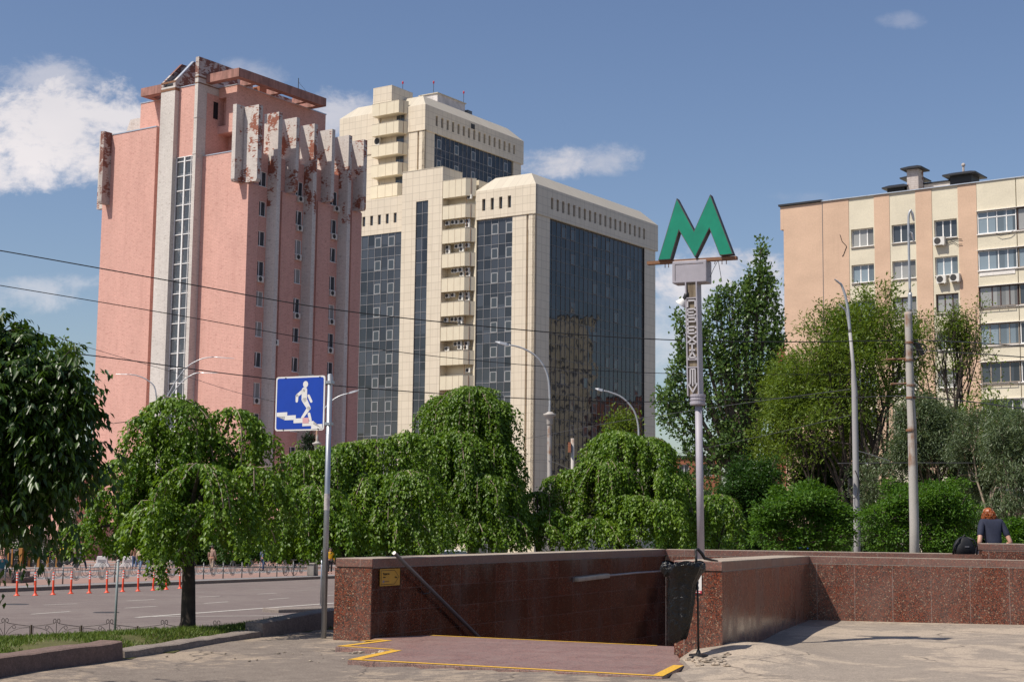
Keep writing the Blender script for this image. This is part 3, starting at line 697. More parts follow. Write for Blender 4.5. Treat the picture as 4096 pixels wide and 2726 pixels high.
# handrail on the left wall
def lwp(t, z, off=0.0): return (PB[0] + U_[0] * t + .892 * off, PB[1] + U_[1] * t - .451 * off, z)
MT['railpaint'] = plain('dark_grey_pipe', (.09, .078, .078), .5, .2)
r_ = T('handrail', 'sloping grey pipe handrail on the dark left stair wall', 'handrail', lwp(.42, 0))
loc = np.array(r_.location)
m = MB(); a, b = np.array(lwp(.40, 1.135, .10)) - loc, np.array(lwp(6.2, -1.85, .10)) - loc; m.tube([a, b], .027, 12); m.build('rail', MT['railpaint'], r_, True)
m = MB(); e = (a - b) / np.linalg.norm(a - b); m.tube([a, a + e * .012], .026, 12); m.build('end_cap', MT['plastwhite'], r_)
for t in (1.0, 2.6, 4.2, 5.8):
    f = t / 5.8; c = a + (b - a) * f; m = MB(); m.tube([c, c + np.array([0, 0, -.06]), np.array(lwp(.40 + 5.8 * f, 0, -.01)) - loc + np.array([0, 0, c[2] - .08])], .010, 6); m.build('bracket', MT['lampdark'], r_)
# wall lamp with its conduit
r_ = T('wall_lamp', 'long white fluorescent lamp with conduit on the dark left stair wall', 'wall lamp', lwp(6.6, .6)); loc = np.array(r_.location)
ang = math.atan2(U_[1], U_[0])
m = MB(); m.box(0, 1.40, -.10, -.01, -.045, .035); o = m.build('diffuser', plain('dusty_diffuser', (.42, .36, .27), .5), r_, bevel=.02); o.rotation_euler = (0, R(-1.2), ang)
m = MB(); m.box(-.03, 1.43, -.012, .0, -.05, .04); o = m.build('housing', MT['kerb'], r_); o.rotation_euler = (0, R(-1.2), ang)
m = MB(); m.tube([np.array(lwp(8.0, .625, .03)) - loc, np.array(lwp(9.4, .64, .03)) - loc, np.array(lwp(10.9, .64, .03)) - loc], .017, 8); m.build('conduit', plain('dusty_conduit', (.40, .36, .34), .6), r_, True)
# yellow direction sign
r_ = T('direction_sign', 'yellow arrow sign with black outline on the left stair wall', 'sign', lwp(.17, .69, .012), ang)
m = MB(); m.box(0, .52, -.008, .0, 0, .23); m.build('plate', MT['yellow'], r_)
m = MB(); pts = [(.022, .02), (.022, .21), (.375, .21), (.495, .115), (.375, .02), (.022, .02)]
for (x0, z0), (x1, z1) in zip(pts, pts[1:]): m.tube([(x0, -.009, z0), (x1, -.009, z1)], .0035, 4)
m.build('arrow_outline', MT['black'], r_)
for body, s_, x, z in (('Укриття', .045, .065, .148), ('Shelter', .026, .068, .110), ('10 м', .034, .375, .100)):
    text_mesh(body, s_, MT['black'], r_, (x, -.0095, z), (R(90), 0, 0))
m = MB(); m.box(.065, .10, -.0105, -.008, .045, .075); m.build('emblem', plain('sign_lilac', (.20, .2, .32)), r_)
m = MB(); m.box(.105, .23, -.0100, -.008, .052, .066); m.build('caption_bar', plain('faded_ink', (.20, .12, .03)), r_)
# white notice on the right pillar
d2 = (PR1 - PR0) / np.linalg.norm(PR1 - PR0); a2 = math.atan2(d2[1], d2[0])
def prp(t, z, off): return (PR0[0] + d2[0] * t + d2[1] * off, PR0[1] + d2[1] * t - d2[0] * off, z)
r_ = T('notice_sign', 'small white notice with no-entry circles and a red bar on the right pillar', 'notice', prp(.225, .745, .008), a2)
m = MB(); m.box(0, .125, -.006, .0, 0, .24); m.build('plate', MT['signwhite'], r_)
m = MB(); m.box(0, .125, -.0075, -.0055, 0, .034); m.build('red_bar', MT['redsign'], r_)
m = MB(); m.box(.015, .108, -.009, -.007, .010, .022); m.build('white_strip', MT['signwhite'], r_)
for z in (.07, .135):
    m = MB(); m.tube([(.062 + .026 * math.cos(t), -.0075, z + .026 * math.sin(t)) for t in np.linspace(0, 2 * math.pi, 17)], .003, 4); m.tube([(.044, -.0075, z + .018), (.080, -.0075, z - .018)], .003, 4); m.build('prohibition_circle', MT['darkframe'], r_)
for z in (.178, .188, .198, .208): 
    m = MB(); m.box(.02, .10, -.0075, -.0055, z, z + .0025); m.build('text_line', MT['mull'], r_)

# ---------------- bin bag on its stand
def bag_mat():
    g = G('black_bin_liner'); co = g.co(); n = g.noise(co, 9, 5, .6, 1.2); n2 = g.noise(g.co(scale=(1, 1, .35)), 14, 4, .6, .6)
    g.bump(g.math('ADD', n, g.math('MULTIPLY', n2, .7)), .9, .03); return g.fin((.0045, .0045, .005), g.ramp(n, (.3, .14), (.7, .32)), 0, .4)
MT['bag'] = bag_mat()
r_ = T('litter_bin', 'black bin bag hanging from a ring on a thin black stand by the right pillar', 'litter bin', (2.21, 18.05, .08))
m = MB(); m.tube([(0, 0, 0), (-.004, 0, .6), (-.02, .0, 1.06)], .013, 8); m.tube([(-.02, 0, 1.0), (-.025, .0, 1.20)], .016, 6); m.build('rod', MT['black'], r_, True)
m = MB(); m.lathe((0, 0, 0), [(.115, -.02), (.11, .0), (.03, .012), (.018, .05)], 14); m.build('foot', MT['black'], r_)
m = MB(); m.tube([(-.025, 0, 1.14), (-.028, .0, 1.205), (.0, .02, 1.212), (.05, .05, 1.16), (.085, .07, 1.105), (.17, .1, 1.085), (.25, .14, 1.075)], [.014, .016, .018, .02, .02, .014, .008], 8); m.build('strap', MT['black'], r_, True)
m = MB(); m.tube([(-.155 + .19 * math.cos(t), -.02 + .17 * math.sin(t), 1.035 + .025 * math.cos(t)) for t in np.linspace(0, 2 * math.pi, 25)], .010, 6); m.build('ring', MT['black'], r_, True)
prng = random.Random(3); m = MB(); NB = 40; rings = []
prof = [(-.155, .205, 1.05, .18), (-.158, .225, 1.02, .19), (-.165, .225, .97, .19), (-.17, .19, .91, .165), (-.19, .165, .82, .14), (-.20, .155, .65, .13), (-.218, .142, .45, .115), (-.236, .124, .27, .09), (-.25, .112, .17, .06), (-.256, .104, .10, .02)]
for j, (xc, rx, z, ry) in enumerate(prof):
    row = []
    for i in range(NB):
        t = 2 * math.pi * i / NB; fold_ = 1 + .085 * math.sin(5 * t + j * .22) + .05 * math.sin(11 * t - j * .35) + prng.uniform(-.025, .025) * (1.6 if j < 4 else 1)
        zz = z + (.03 * math.sin(3 * t) if j < 2 else 0) + (-.05 * math.cos(t) * -1 if False else 0)
        if j >= 7: zz += .075 * (math.cos(t) * .5 + .5) * (j - 6) / 3
        if j < 4 and math.cos(t) < -.3: fold_ *= 1.13 - .02 * j
        row.append(m.p((xc + rx * fold_ * math.cos(t), -.02 + ry * fold_ * math.sin(t), zz)))
    rings.append(row)
for a, b in zip(rings, rings[1:]):
    for i in range(NB): m.f.append([a[i], a[(i + 1) % NB], b[(i + 1) % NB], b[i]])
m.f.append(rings[-1]); m.build('bin_bag', MT['bag'], r_, True)
m = MB(); rings = []
for j, (dr, z) in enumerate([(-.05, .93), (.0, 1.0), (.012, 1.04), (-.01, 1.055), (-.045, 1.0)]):
    row = []
    for i in range(NB):
        t = 2 * math.pi * i / NB; f_ = 1 + prng.uniform(-.05, .05); row.append(m.p((-.157 + (.205 + dr) * f_ * math.cos(t), -.02 + (.185 + dr) * f_ * math.sin(t), z + prng.uniform(-.018, .018) - (.02 if math.cos(t) < -.5 else 0))))
    rings.append(row)
for a, b in zip(rings, rings[1:]):
    for i in range(NB): m.f.append([a[i], a[(i + 1) % NB], b[(i + 1) % NB], b[i]])
m.build('rolled_rim', MT['bag'], r_)
m = MB(); m.ball((-.375, -.06, .975), .075, .07, .085, 12, 8, .16, prng); m.build('knotted_corner', MT['bag'], r_)

# ---------------- metro sign
r_ = T('metro_sign', 'tall grey post with a green letter M and a downward arrow panel', 'metro sign', (2.48, 20.3, 1.13), R(-24))
def mz(pts): return [(x, z - 1.13) for x, z in pts]
m = MB(); m.tube([(.021, .08, -.03), (-.006, .08, 2.05)], .048, 14); m.build('pole', MT['lilac'], r_, True)
m = MB(); m.lathe((.02, .08, -.03), [(.09, 0), (.09, .012), (.052, .02)], 14); m.build('base_flange', MT['lilac'], r_)
m = MB(); m.lathe((-.018, .08, 2.03), [(.098, 0), (.104, .015), (.104, .045), (.096, .05), (.096, .06), (.106, .065), (.106, .09), (.097, .095), (.097, .105), (.108, .11), (.108, .14), (.09, .145)], 20); m.build('collar', MT['lilac'], r_)
# lettered column: frame, back panel, relief letters (leans slightly)
def colx(z): return -.139 - (z - 3.28) * .017          # left edge of the front
m = MB()
for (xa, xb) in ((0, .018), (.150, .168)): m.hexa([(colx(3.16) + xa, -.012, 2.15), (colx(3.16) + xb, -.012, 2.15), (colx(3.16) + xb, .19, 2.15), (colx(3.16) + xa, .19, 2.15)], [(colx(4.82) + xa, -.012, 3.69), (colx(4.82) + xb, -.012, 3.69), (colx(4.82) + xb, .19, 3.69), (colx(4.82) + xa, .19, 3.69)])
m.build('column_frame', MT['lilac'], r_)
m = MB(); m.hexa([(colx(3.16) + .018, .012, 2.15), (colx(3.16) + .15, .012, 2.15), (colx(3.16) + .15, .18, 2.15), (colx(3.16) + .018, .18, 2.15)], [(colx(4.82) + .018, .012, 3.69), (colx(4.82) + .15, .012, 3.69), (colx(4.82) + .15, .18, 3.69), (colx(4.82) + .018, .18, 3.69)]); m.build('light_panel', MT['lettback'], r_)
MT['letterpaint'] = plain('pale_relief_paint', (.45, .43, .455), .55, var=.12, scale=6)
GL = {'П': [((0, 0), (0, 1)), ((0, 1), (1, 1)), ((1, 1), (1, 0))], 'Е': [((0, 0), (0, 1)), ((0, 1), (.86, 1)), ((.86, 1), (1, .85)), ((0, .5), (.7, .5)), ((0, 0), (.86, 0)), ((.86, 0), (1, .15))],
      'Р': [((0, 0), (0, 1)), ((0, 1), (1, 1)), ((1, 1), (1, .45)), ((1, .45), (0, .45))], 'Х': [((0, 0), (1, 1)), ((0, 1), (1, 0))], 'І': [((.5, 0), (.5, 1)), ((.2, 0), (.8, 0)), ((.2, 1), (.8, 1))],
      'Д': [((.08, .12), (.5, 1)), ((.5, 1), (.92, .12)), ((0, .12), (1, .12)), ((0, -.05), (0, .12)), ((1, -.05), (1, .12))]}
for ch, (zt, zb) in zip('ПЕРЕХІД', ((4.565, 4.485), (4.450, 4.365), (4.330, 4.240), (4.210, 4.120), (4.085, 4.000), (3.980, 3.895), (3.870, 3.785))):
    m = MB(); x0 = colx(zb) + .030; w_ = .108
    for (ax, az), (bx, bz) in GL[ch]:
        a = np.array([x0 + ax * w_, zb + az * (zt - zb) - 1.13]); b = np.array([x0 + bx * w_, zb + bz * (zt - zb) - 1.13]); d = (b - a) / np.linalg.norm(b - a) * .0105; nrm = np.array([-d[1], d[0]])
        q = [a - d - nrm, b + d - nrm, b + d + nrm, a - d + nrm]; m.hexa([(x, -.012, z) for x, z in q], [(x, .014, z) for x, z in q])
    m.build('letter', MT['letterpaint'], r_)
m = MB()
for zz in (4.60, 3.765, 3.665): m.box(colx(zz) + .016, colx(zz) + .152, -.010, .013, zz - 1.13 - .008, zz - 1.13 + .008)
m.build('cross_bar', MT['lilac'], r_)
m = MB(); xc = colx(3.5) + .084
for a, b in (((-.034, 3.635), (-.034, 3.44)), ((.034, 3.635), (.034, 3.44)), ((-.034, 3.64), (.034, 3.64)), ((-.034, 3.44), (-.062, 3.44)), ((.034, 3.44), (.062, 3.44)), ((-.062, 3.44), (0, 3.33)), ((.062, 3.44), (0, 3.33)), ((0, 3.62), (0, 3.42))):
    a, b = np.array([xc + a[0], a[1] - 1.13]), np.array([xc + b[0], b[1] - 1.13]); d = (b - a) / np.linalg.norm(b - a) * .009; nrm = np.array([-d[1], d[0]])
    q = [a - d - nrm, b + d - nrm, b + d + nrm, a - d + nrm]; m.hexa([(x, -.012, z) for x, z in q], [(x, .014, z) for x, z in q])
m.build('down_arrow', MT['letterpaint'], r_)
# box and bar
m = MB(); m.box(-.346, .138, -.01, .235, 4.81 - 1.13, 5.115 - 1.13); m.build('cabinet', MT['lilac'], r_, bevel=.012)
m = MB()
for q in ((-.305, .092, 5.062, 5.070), (-.305, -.298, 4.845, 5.062)): m.box(q[0], q[1], -.0125, -.009, q[2] - 1.13, q[3] - 1.13)
m.build('door_seam', MT['greenside'], r_)
m = MB(); m.box(-.71, .545, .0, .09, 5.095 - 1.13, 5.137 - 1.13); m.build('support_bar', MT['rust'], r_)
m = MB()
for x in (-.46, -.41, .34, .40): m.tube([(x, .04, 3.98), (x, .04, 3.91)], .006, 5)
m.build('bolt', MT['rust'], r_)
MP = [(-.535, 5.137), (-.27, 5.976), (-.027, 5.508), (.201, 5.991), (.512, 5.157), (.33, 5.150), (.187, 5.527), (-.013, 5.142), (-.239, 5.528), (-.36, 5.138)]
bm_ = bmesh.new(); vs = [bm_.verts.new((x, -.035, z - 1.13)) for x, z in MP]; f = bm_.faces.new(vs)
ex = bmesh.ops.extrude_face_region(bm_, geom=[f]); bmesh.ops.translate(bm_, vec=(0, .125, 0), verts=[e for e in ex['geom'] if isinstance(e, bmesh.types.BMVert)])
bmesh.ops.triangulate(bm_, faces=[f for f in bm_.faces if len(f.verts) > 4]); me = bpy.data.meshes.new('letter_m'); bm_.to_mesh(me); bm_.free(); me.uv_layers.new(name='UVMap'); me.materials.append(MT['greenside']); lm = link('letter_m', me, r_)
def inset_poly(P, d):
    out = []; n = len(P); ar = sum(P[i][0] * P[(i + 1) % n][1] - P[(i + 1) % n][0] * P[i][1] for i in range(n)); sg = 1 if ar > 0 else -1
    for i in range(n):
        a, b, c = np.array(P[i - 1]), np.array(P[i]), np.array(P[(i + 1) % n]); e1 = (b - a) / np.linalg.norm(b - a); e2 = (c - b) / np.linalg.norm(c - b)
        n1 = np.array([-e1[1], e1[0]]) * sg; n2 = np.array([-e2[1], e2[0]]) * sg; bis = n1 + n2; bis /= np.linalg.norm(bis); k = d / max(.35, bis @ n1); out.append(tuple(b + bis * k))
    return out
bm_ = bmesh.new(); f = bm_.faces.new([bm_.verts.new((x, -.038, z - 1.13)) for x, z in inset_poly(MP, .008)]); bmesh.ops.triangulate(bm_, faces=[f]); me = bpy.data.meshes.new('letter_face'); bm_.to_mesh(me); bm_.free(); me.uv_layers.new(name='UVMap'); me.materials.append(MT['green']); link('letter_face', me, lm)
m = MB(); m.tube([(.27, .1, 3.985), (.20, .1, 3.86), (.15, .12, 3.76)], .004, 5); m.tube([(.27, .1, 3.985), (.30, .1, 3.80), (.32, .1, 3.68)], .004, 5); m.tube([(.22, .1, 3.93), (.235, .1, 4.02), (.27, .1, 4.02)], .006, 5); m.build('loose_cable', MT['wire'], r_)
f_ = T('floodlight', 'white cone floodlight with a black neck on the left of the metro sign post', 'floodlight', (2.48 - .914 * .20 + .05, 20.3 + .407 * .2, 4.60), R(-24))
m = MB(); m.lathe((0, 0, 0), [(.015, .0), (.035, -.015), (.055, -.045), (.078, -.095), (.083, -.102), (.074, -.098), (.045, -.04)], 18); o = m.build('shade', MT['signwhite'], f_, True); o.rotation_euler = (0, R(38), 0); o.location = (-.02, 0, -.0)
m = MB(); m.lathe((0, 0, 0), [(.034, 0), (.04, .02), (.036, .08), (.024, .11)], 12); o = m.build('neck', MT['black'], f_, True); o.rotation_euler = (0, R(20), 0); o.location = (-.02, 0, -.02)
m = MB(); m.tube([(.02, 0, .08), (.0, 0, .16), (-.02, 0, .22)], .012, 6); m.build('bracket', MT['black'], f_)

# ---------------- pedestrian underpass sign
r_ = T('pedestrian_sign', 'blue square sign showing a walking figure going down steps on a grey pole', 'road sign', (-2.557, 21.4, -.075), R(-27)); r_.scale = (1.022, 1.022, 1.022)
m = MB(); m.tube([(0, 0, 0), (0, 0, 3.60)], .038, 14); m.build('pole', MT['steel'], r_, True)
m = MB(); m.lathe((0, 0, 3.60), [(.039, 0), (.03, .012), (.005, .02)], 14); m.build('pole_cap', MT['steel'], r_)
def rrect(x0, x1, z0, z1, r, n=5):
    return [p for (cx, cz, a) in ((x1 - r, z0 + r, -90), (x1 - r, z1 - r, 0), (x0 + r, z1 - r, 90), (x0 + r, z0 + r, 180)) for p in [(cx + r * math.cos(R(a + 90 * i / n)), cz + r * math.sin(R(a + 90 * i / n))) for i in range(n + 1)]]
X0, X1, Z0, Z1 = -.865, -.045, 2.84, 3.595
sp = T('sign_panel', None, None); sp.parent = r_
def plate(name, poly, y0, y1, mat, parent):
    m = MB(); m.hexa([(x, y0, z) for x, z in poly], [(x, y1, z) for x, z in poly]); return m.build(name, mat, parent)
bpy.data.objects.remove(sp)
pn = plate('sign_panel', rrect(X0, X1, Z0, Z1, .04), -.052, -.040, MT['signwhite'], r_)
plate('blue_field', rrect(X0 + .022, X1 - .022, Z0 + .022, Z1 - .022, .03), -.0545, -.053, MT['signblue'], pn)
WS, HS = X1 - X0, Z1 - Z0
def sx(u): return X0 + u / 620 * WS            # picture units of the sign 620 x 690
def sz(v): return Z1 - v / 690 * HS
def skel_poly(name, pts, mat): 
    P_ = [(sx(u), sz(v)) for u, v in pts]; bm_ = bmesh.new(); f = bm_.faces.new([bm_.verts.new((x, -.056, z)) for x, z in P_]); bmesh.ops.triangulate(bm_, faces=[f])
    me = bpy.data.meshes.new(name); bm_.to_mesh(me); bm_.free(); me.uv_layers.new(name='UVMap'); me.materials.append(mat); return link(name, me, pn)
S_ = [(22, 455), (155, 452), (155, 495), (265, 492), (265, 535), (350, 532), (350, 532), (375, 532), (375, 575), (490, 572), (490, 615), (600, 611), (600, 672), (462, 675), (462, 632), (350, 635), (350, 592), (238, 594), (238, 552), (126, 554), (126, 505), (20, 503)]
skel_poly('steps_symbol', [(u, v) for i, (u, v) in enumerate(S_) if i not in (5, 6)], MT['signwhite'])
hd = [(378 + 32 * math.cos(t), 105 + 42 * math.sin(t)) for t in np.linspace(0, 2 * math.pi, 15)[:-1]]
skel_poly('walking_figure', hd, MT['signwhite'])
def capsule(p, q, r, r2=None):
    p, q = np.array(p, float), np.array(q, float); r2 = r2 or r; d = q - p; a = math.atan2(d[1], d[0])
    return [(p[0] + r * math.cos(a + t), p[1] + r * math.sin(a + t)) for t in np.linspace(math.pi / 2, 3 * math.pi / 2, 7)] + [(q[0] + r2 * math.cos(a + t), q[1] + r2 * math.sin(a + t)) for t in np.linspace(-math.pi / 2, math.pi / 2, 7)]
for c_ in (((352, 185), (275, 245), 22, 18), ((275, 245), (272, 318), 18, 15), ((366, 175), (366, 300), 34, 34), ((420, 250), (455, 325), 15, 15), ((372, 310), (428, 410), 34, 24), ((425, 410), (348, 525), 24, 15), ((430, 480), (452, 562), 17, 15)):
    skel_poly('walking_figure', capsule(*c_), MT['signwhite'])
plate('pink_sticker', [(sx(352), sz(598)), (sx(430), sz(598)), (sx(430), sz(528)), (sx(352), sz(528))], -.0575, -.0565, MT['signpink'], pn)
m = MB()
for z in (2.93, 3.50): m.box(-.09, .045, -.045, .045, z - .02, z + .02)
m.build('clamp', MT['steel'], r_)
for x, z in ((-.70, 3.575), (-.13, 3.575), (-.72, 2.86), (-.14, 2.86)):
    m = MB(); m.lathe((0, 0, 0), [(.010, 0), (.010, .006), (.004, .008)], 8); o = m.build('bolt', MT['black'], pn); o.location = (x, -.053, z); o.rotation_euler = (R(90), 0, 0)
m = MB(); m.lathe((0, 0, 1.75), [(.0385, 0), (.0395, .003), (.0395, .22), (.0385, .225)], 14); m.build('torn_stickers', plain('faded_paper', (.45, .41, .40), .8, var=.4, scale=14), r_)

# ================================================================ windows (meshes shared between copies)
WCACHE = {}
def window(parent, w, h, loc, rz=0, sash=(.5,), frame='upvc', pane='pane', fr=.055, sill=True, trans=None, name='window', depth=.06, tilt=False):
    key = (round(w, 2), round(h, 2), sash, frame, fr, sill, trans, name, depth)
    if key not in WCACHE:
        m = MB(); m.box(0, w, 0, depth, 0, fr); m.box(0, w, 0, depth, h - fr, h); m.box(0, fr, 0, depth, fr, h - fr); m.box(w - fr, w, 0, depth, fr, h - fr)
        for s_ in sash: m.box(w * s_ - fr * .6, w * s_ + fr * .6, .004, depth, fr, h - fr)
        if trans: m.box(fr, w - fr, .004, depth, h * trans - fr * .6, h * trans + fr * .6)
        if sill: m.box(-.04, w + .04, -.14, depth, -.05, -.002)
        WCACHE[key] = m.mesh(name, MT[frame])
    o = link(name, WCACHE[key], parent, loc=loc, rz=rz)
    k2 = ('pane', round(w, 2), round(h, 2), pane)
    if k2 not in WCACHE:
        m = MB(); m.face([(fr * .5, .035, fr * .5), (w - fr * .5, .035, fr * .5), (w - fr * .5, .035, h - fr * .5), (fr * .5, .035, h - fr * .5)]); WCACHE[k2] = m.mesh('pane', MT[pane])
    link('pane', WCACHE[k2], o)
    if tilt:                                            # a bottom-hung sash tipped open
        m = MB(); x0, x1 = fr, w * sash[0]; t = .12
        for a, b in (((x0 + .03, 0, fr), (x0 + .03, -t, h - fr)), ((x1 - .03, 0, fr), (x1 - .03, -t, h - fr)), ((x0, -t, h - fr), (x1, -t, h - fr)), ((x0, 0, fr + .02), (x1, 0, fr + .02))): m.tube([a, b], .03, 4)
        m.build('open_sash', MT[frame], o)
    return o
def ac_unit(parent, loc, rz=0, w=.82, h=.58, d=.32, fan=.36):
    key = ('ac', w, h)
    if key not in WCACHE:
        m = MB(); m.box(0, w, -d, 0, 0, h); m.box(.06, .12, -d, .05, -.06, .0); m.box(w - .12, w - .06, -d, .05, -.06, 0); WCACHE[key] = m.mesh('air_conditioner', MT['acwhite'])
        m = MB(); r0 = h * .42; cx_ = w * .38
        m.hexa([(cx_ + r0 * math.cos(t), -d - .004, h / 2 + r0 * math.sin(t)) for t in np.linspace(0, 2 * math.pi, 17)[:-1]], [(cx_ + r0 * math.cos(t), -d - .012, h / 2 + r0 * math.sin(t)) for t in np.linspace(0, 2 * math.pi, 17)[:-1]])
        WCACHE[('acf', w, h)] = m.mesh('fan_grille', MT['acdark'])
        m = MB(); m.lathe((0, 0, 0), [(.07, 0), (.07, .012), (.02, .015)], 10); WCACHE[('ach',)] = m.mesh('fan_hub', MT['acwhite'])
    o = link('air_conditioner', WCACHE[key], parent, loc=loc, rz=rz); g_ = link('fan_grille', WCACHE[('acf', w, h)], o)
    return o

# ================================================================ pink brick tower
YAW = R(55.92)
pk = T('brick_tower', 'pink brick tower with white fins, white stair piers and peeling brick crown', 'building', (-26.572, 150.0, 0), YAW)
GZ = -3.2
m = MB()
m.box(0, 17.75, 13.6, 21.6, GZ, 42.5)                     # left section
m.box(.8, 17.75, 12.0, 13.6, GZ, 42.5)
m.box(3.0, 17.75, 7.1, 12.0, GZ, 42.4)
m.box(0, .5, .2, 7.1, GZ, 38.4)                          # right section, left face
m.build('wall', MT['pink'], pk)
cols = []
for s0 in (1.62, 7.12, 12.62): cols += [(s0 + .03, s0 + 1.18, []), (s0 + 2.05, s0 + 3.2, [])]
FL = [36.51 - 3.07 * k for k in range(13)]
m = MB(); cw = [(a, b, [(z - 1.55, z) for z in FL]) for a, b, _ in cols]
m.wall(.5, 17.75, GZ, 38.4, .2, .65, cw); m.box(.5, 17.75, .65, 7.1, GZ, 38.3); m.build('wall', MT['pink'], pk)
for (a, b) in ((0, 1.6), (4.95, 7.08), (10.5, 12.6), (16.05, 17.75)):
    m = MB(); m.profile_x([(0, GZ), (.2, GZ), (.2, 35.05), (0, 34.88)], a, b); m.build('wall_panel', MT['pink'], pk)
rr = random.Random(21)
for a, b, _ in cols:
    for z in FL:
        if z < 2: continue
        window(pk, b - a, 1.55, (a, .27, z - 1.55), 0, (.4,), 'upvc', rr.choice(('pane', 'pane', 'panegrey')), .07, True, None, 'window', .06, rr.random() < .35)
# air conditioners under some windows: (column, floor)
for c_, fl, dx in ((2, 0, .2), (4, 0, .45), (2, 1, .2), (4, 1, .15), (0, 3, .05), (2, 2, .1), (4, 3, .1), (4, 4, .1), (0, 7, .05), (0, 8, .02), (2, 4, .15), (4, 5, .0), (4, 6, .1), (2, 9, .1), (1, 5, .5), (3, 6, .4)):
    ac_unit(pk, (cols[c_][0] + dx, .22, FL[fl] - 1.55 - .62), 0)
def fin(x0, x1, y0, y1, z0, z1, mat, taper=True):
    m = MB(); m.profile_x([(y0 + .12, z0), (y1, z0), (y1, z1), (y0, z1), (y0, z0 + .25)], x0, x1); return m.build('fin', MT[mat], pk)
for x0 in (2.92, 8.38, 13.96):
    m = MB(); m.profile_x([(-2.0, GZ), (.3, GZ), (.3, 33), (-1.1, 33), (-1.1, 8.5), (-1.8, 1.5)], x0, x0 + .55); o = m.build('fin', MT['white'], pk)
    m = MB(); m.box(x0, x0 + .55, -1.1, .2, 33, 38.4); m.box(x0, x0 + .55, -1.1, .88, 38.4, 42.7); m.build('fin_top', MT['chip'], o)
for x0, x1 in ((5.5, 5.97), (11.1, 11.6), (16.35, 16.95)): fin(x0, x1, -1.2, .8, 34.9, 42.72, 'chip')
fin(-.12, .47, -1.2, .75, 34.95, 42.75, 'chip')
m = MB(); m.profile_y([(-1.2, 35.2), (-1.08, 34.95), (0, 34.95), (0, 42.85), (-1.2, 42.85)], .82, 1.32); m.build('fin', MT['chip'], pk)
m = MB(); m.profile_y([(-1.1, 35.1), (-1.0, 34.85), (0, 34.85), (0, 42.75), (-1.1, 42.75)], 20.5, 21.05); m.build('fin', MT['chip2'], pk)
m = MB(); m.box(.1, .6, 21.6, 22.6, 34.6, 42.7); m.build('fin', MT['chip'], pk)
# stair piers and the glazed stair between them
m = MB(); m.box(-1, 3.0, 9.95, 12.03, GZ, 46.2); p1_ = m.build('pier', MT['white'], pk)
PR = [(-1, 46.2), (-1, 46.72), (1.5, 49.39), (7, 49.42), (7, 46.2)]
for a, b in ((9.95, 10.28), (11.72, 12.03)):
    m = MB(); m.profile_y(PR, a, b); m.build('sloped_parapet', MT['chip2'], p1_)
m = MB(); m.profile_y([(-.7, 46.2), (-.7, 46.5), (1.6, 48.7), (7, 48.7), (7, 46.2)], 10.28, 11.72); m.build('roof_slope', MT['roofblack'], p1_)
m = MB(); m.profile_y([(-.72, 46.86), (-.75, 46.98), (1.48, 49.43), (1.55, 49.40)], 9.92, 10.3); m.build('metal_coping', MT['flash'], p1_)
m = MB(); m.box(-1.03, 1.0, 9.92, 12.06, 45.72, 46.0); m.box(-1.03, -.97, 9.92, 12.06, 46.55, 46.74); m.build('rusty_band', MT['rust'], p1_)
m = MB(); m.box(-1, .3, 6.6, 7.05, GZ, 45.2); m.profile_y([(-1, 45.2), (7, 45.2), (7, 48.1), (4.2, 48.72), (-1, 48.75)], 6.6, 7.05); p2_ = m.build('pier', MT['white'], pk)
m = MB(); m.profile_y([(-1.015, 46.9), (1.9, 46.9), (1.9, 48.74), (-1.015, 48.74)], 6.585, 7.06); m.profile_y([(1.95, 46.9), (6.9, 46.9), (6.9, 48.1), (4.3, 48.68), (1.95, 48.70)], 6.587, 7.055); m.build('peeling_face', MT['chip2'], p2_)
m = MB(); m.box(-1.03, 2.6, 6.57, 7.07, 46.55, 46.72); m.box(-1.03, 2.4, 6.57, 7.07, 45.95, 46.06); m.build('rusty_band', MT['rust'], p2_)
for q in ((-1.04, .3, 6.56, 7.07, 42.3, 42.42), (-1.04, .1, 6.56, 7.07, 38.5, 38.66)):
    m = MB(); m.box(*q); m.build('string_course', MT['white'], p2_)
m = MB(); m.box(-.4, .3, 7.05, 9.95, 38.6, 46.05); m.build('wall_infill', MT['pink'], pk)
for q in ((-.46, .34, 7.05, 9.95, 46.05, 46.14), (-.05, .55, 0.5, 6.6, 38.4, 38.5), (-.05, .5, 13.6, 21.65, 42.5, 42.62), (1.95, 2.5, 4.5, 6.6, 46.1, 46.2), (1.95, 16, 3.95, 4.5, 46.1, 46.2), (1.95, 2.5, 12.03, 18.45, 46.15, 46.25)):
    m = MB(); m.box(*q); m.build('flashing', MT['flash'], pk)
sg_ = G('stair_glass'); sg_.fin((.10, .125, .15), .03, 0, .6); tr = sg_.N('ShaderNodeBsdfTransparent'); mx = sg_.N('ShaderNodeMixShader'); mx.inputs[0].default_value = .42
sg_.L(sg_.b.outputs[0], mx.inputs[1]); sg_.L(tr.outputs[0], mx.inputs[2]); sg_.L(mx.outputs[0], sg_.out.inputs[0])
gl = MB(); gl.face([(-.4, 9.95, GZ), (-.4, 7.1, GZ), (-.4, 7.1, 38.6), (-.4, 9.95, 38.6)]); glz = gl.build('stair_glazing', sg_.m, pk)
m = MB(); z = 38.05
while z > 0: m.box(-.46, -.36, 7.1, 9.95, z, z + .085); z -= 1.535
m.box(-.52, -.36, 8.60, 8.78, GZ, 38.6); m.box(-.47, -.36, 7.1, 7.2, GZ, 38.6); m.box(-.47, -.36, 9.86, 9.95, GZ, 38.6); m.box(-.47, -.36, 7.1, 9.95, 38.52, 38.6)
m.tube([(-.6, 7.62, GZ), (-.6, 7.62, 38.5)], .045, 6); m.build('mullion', MT['upvc'], glz)
m = MB()
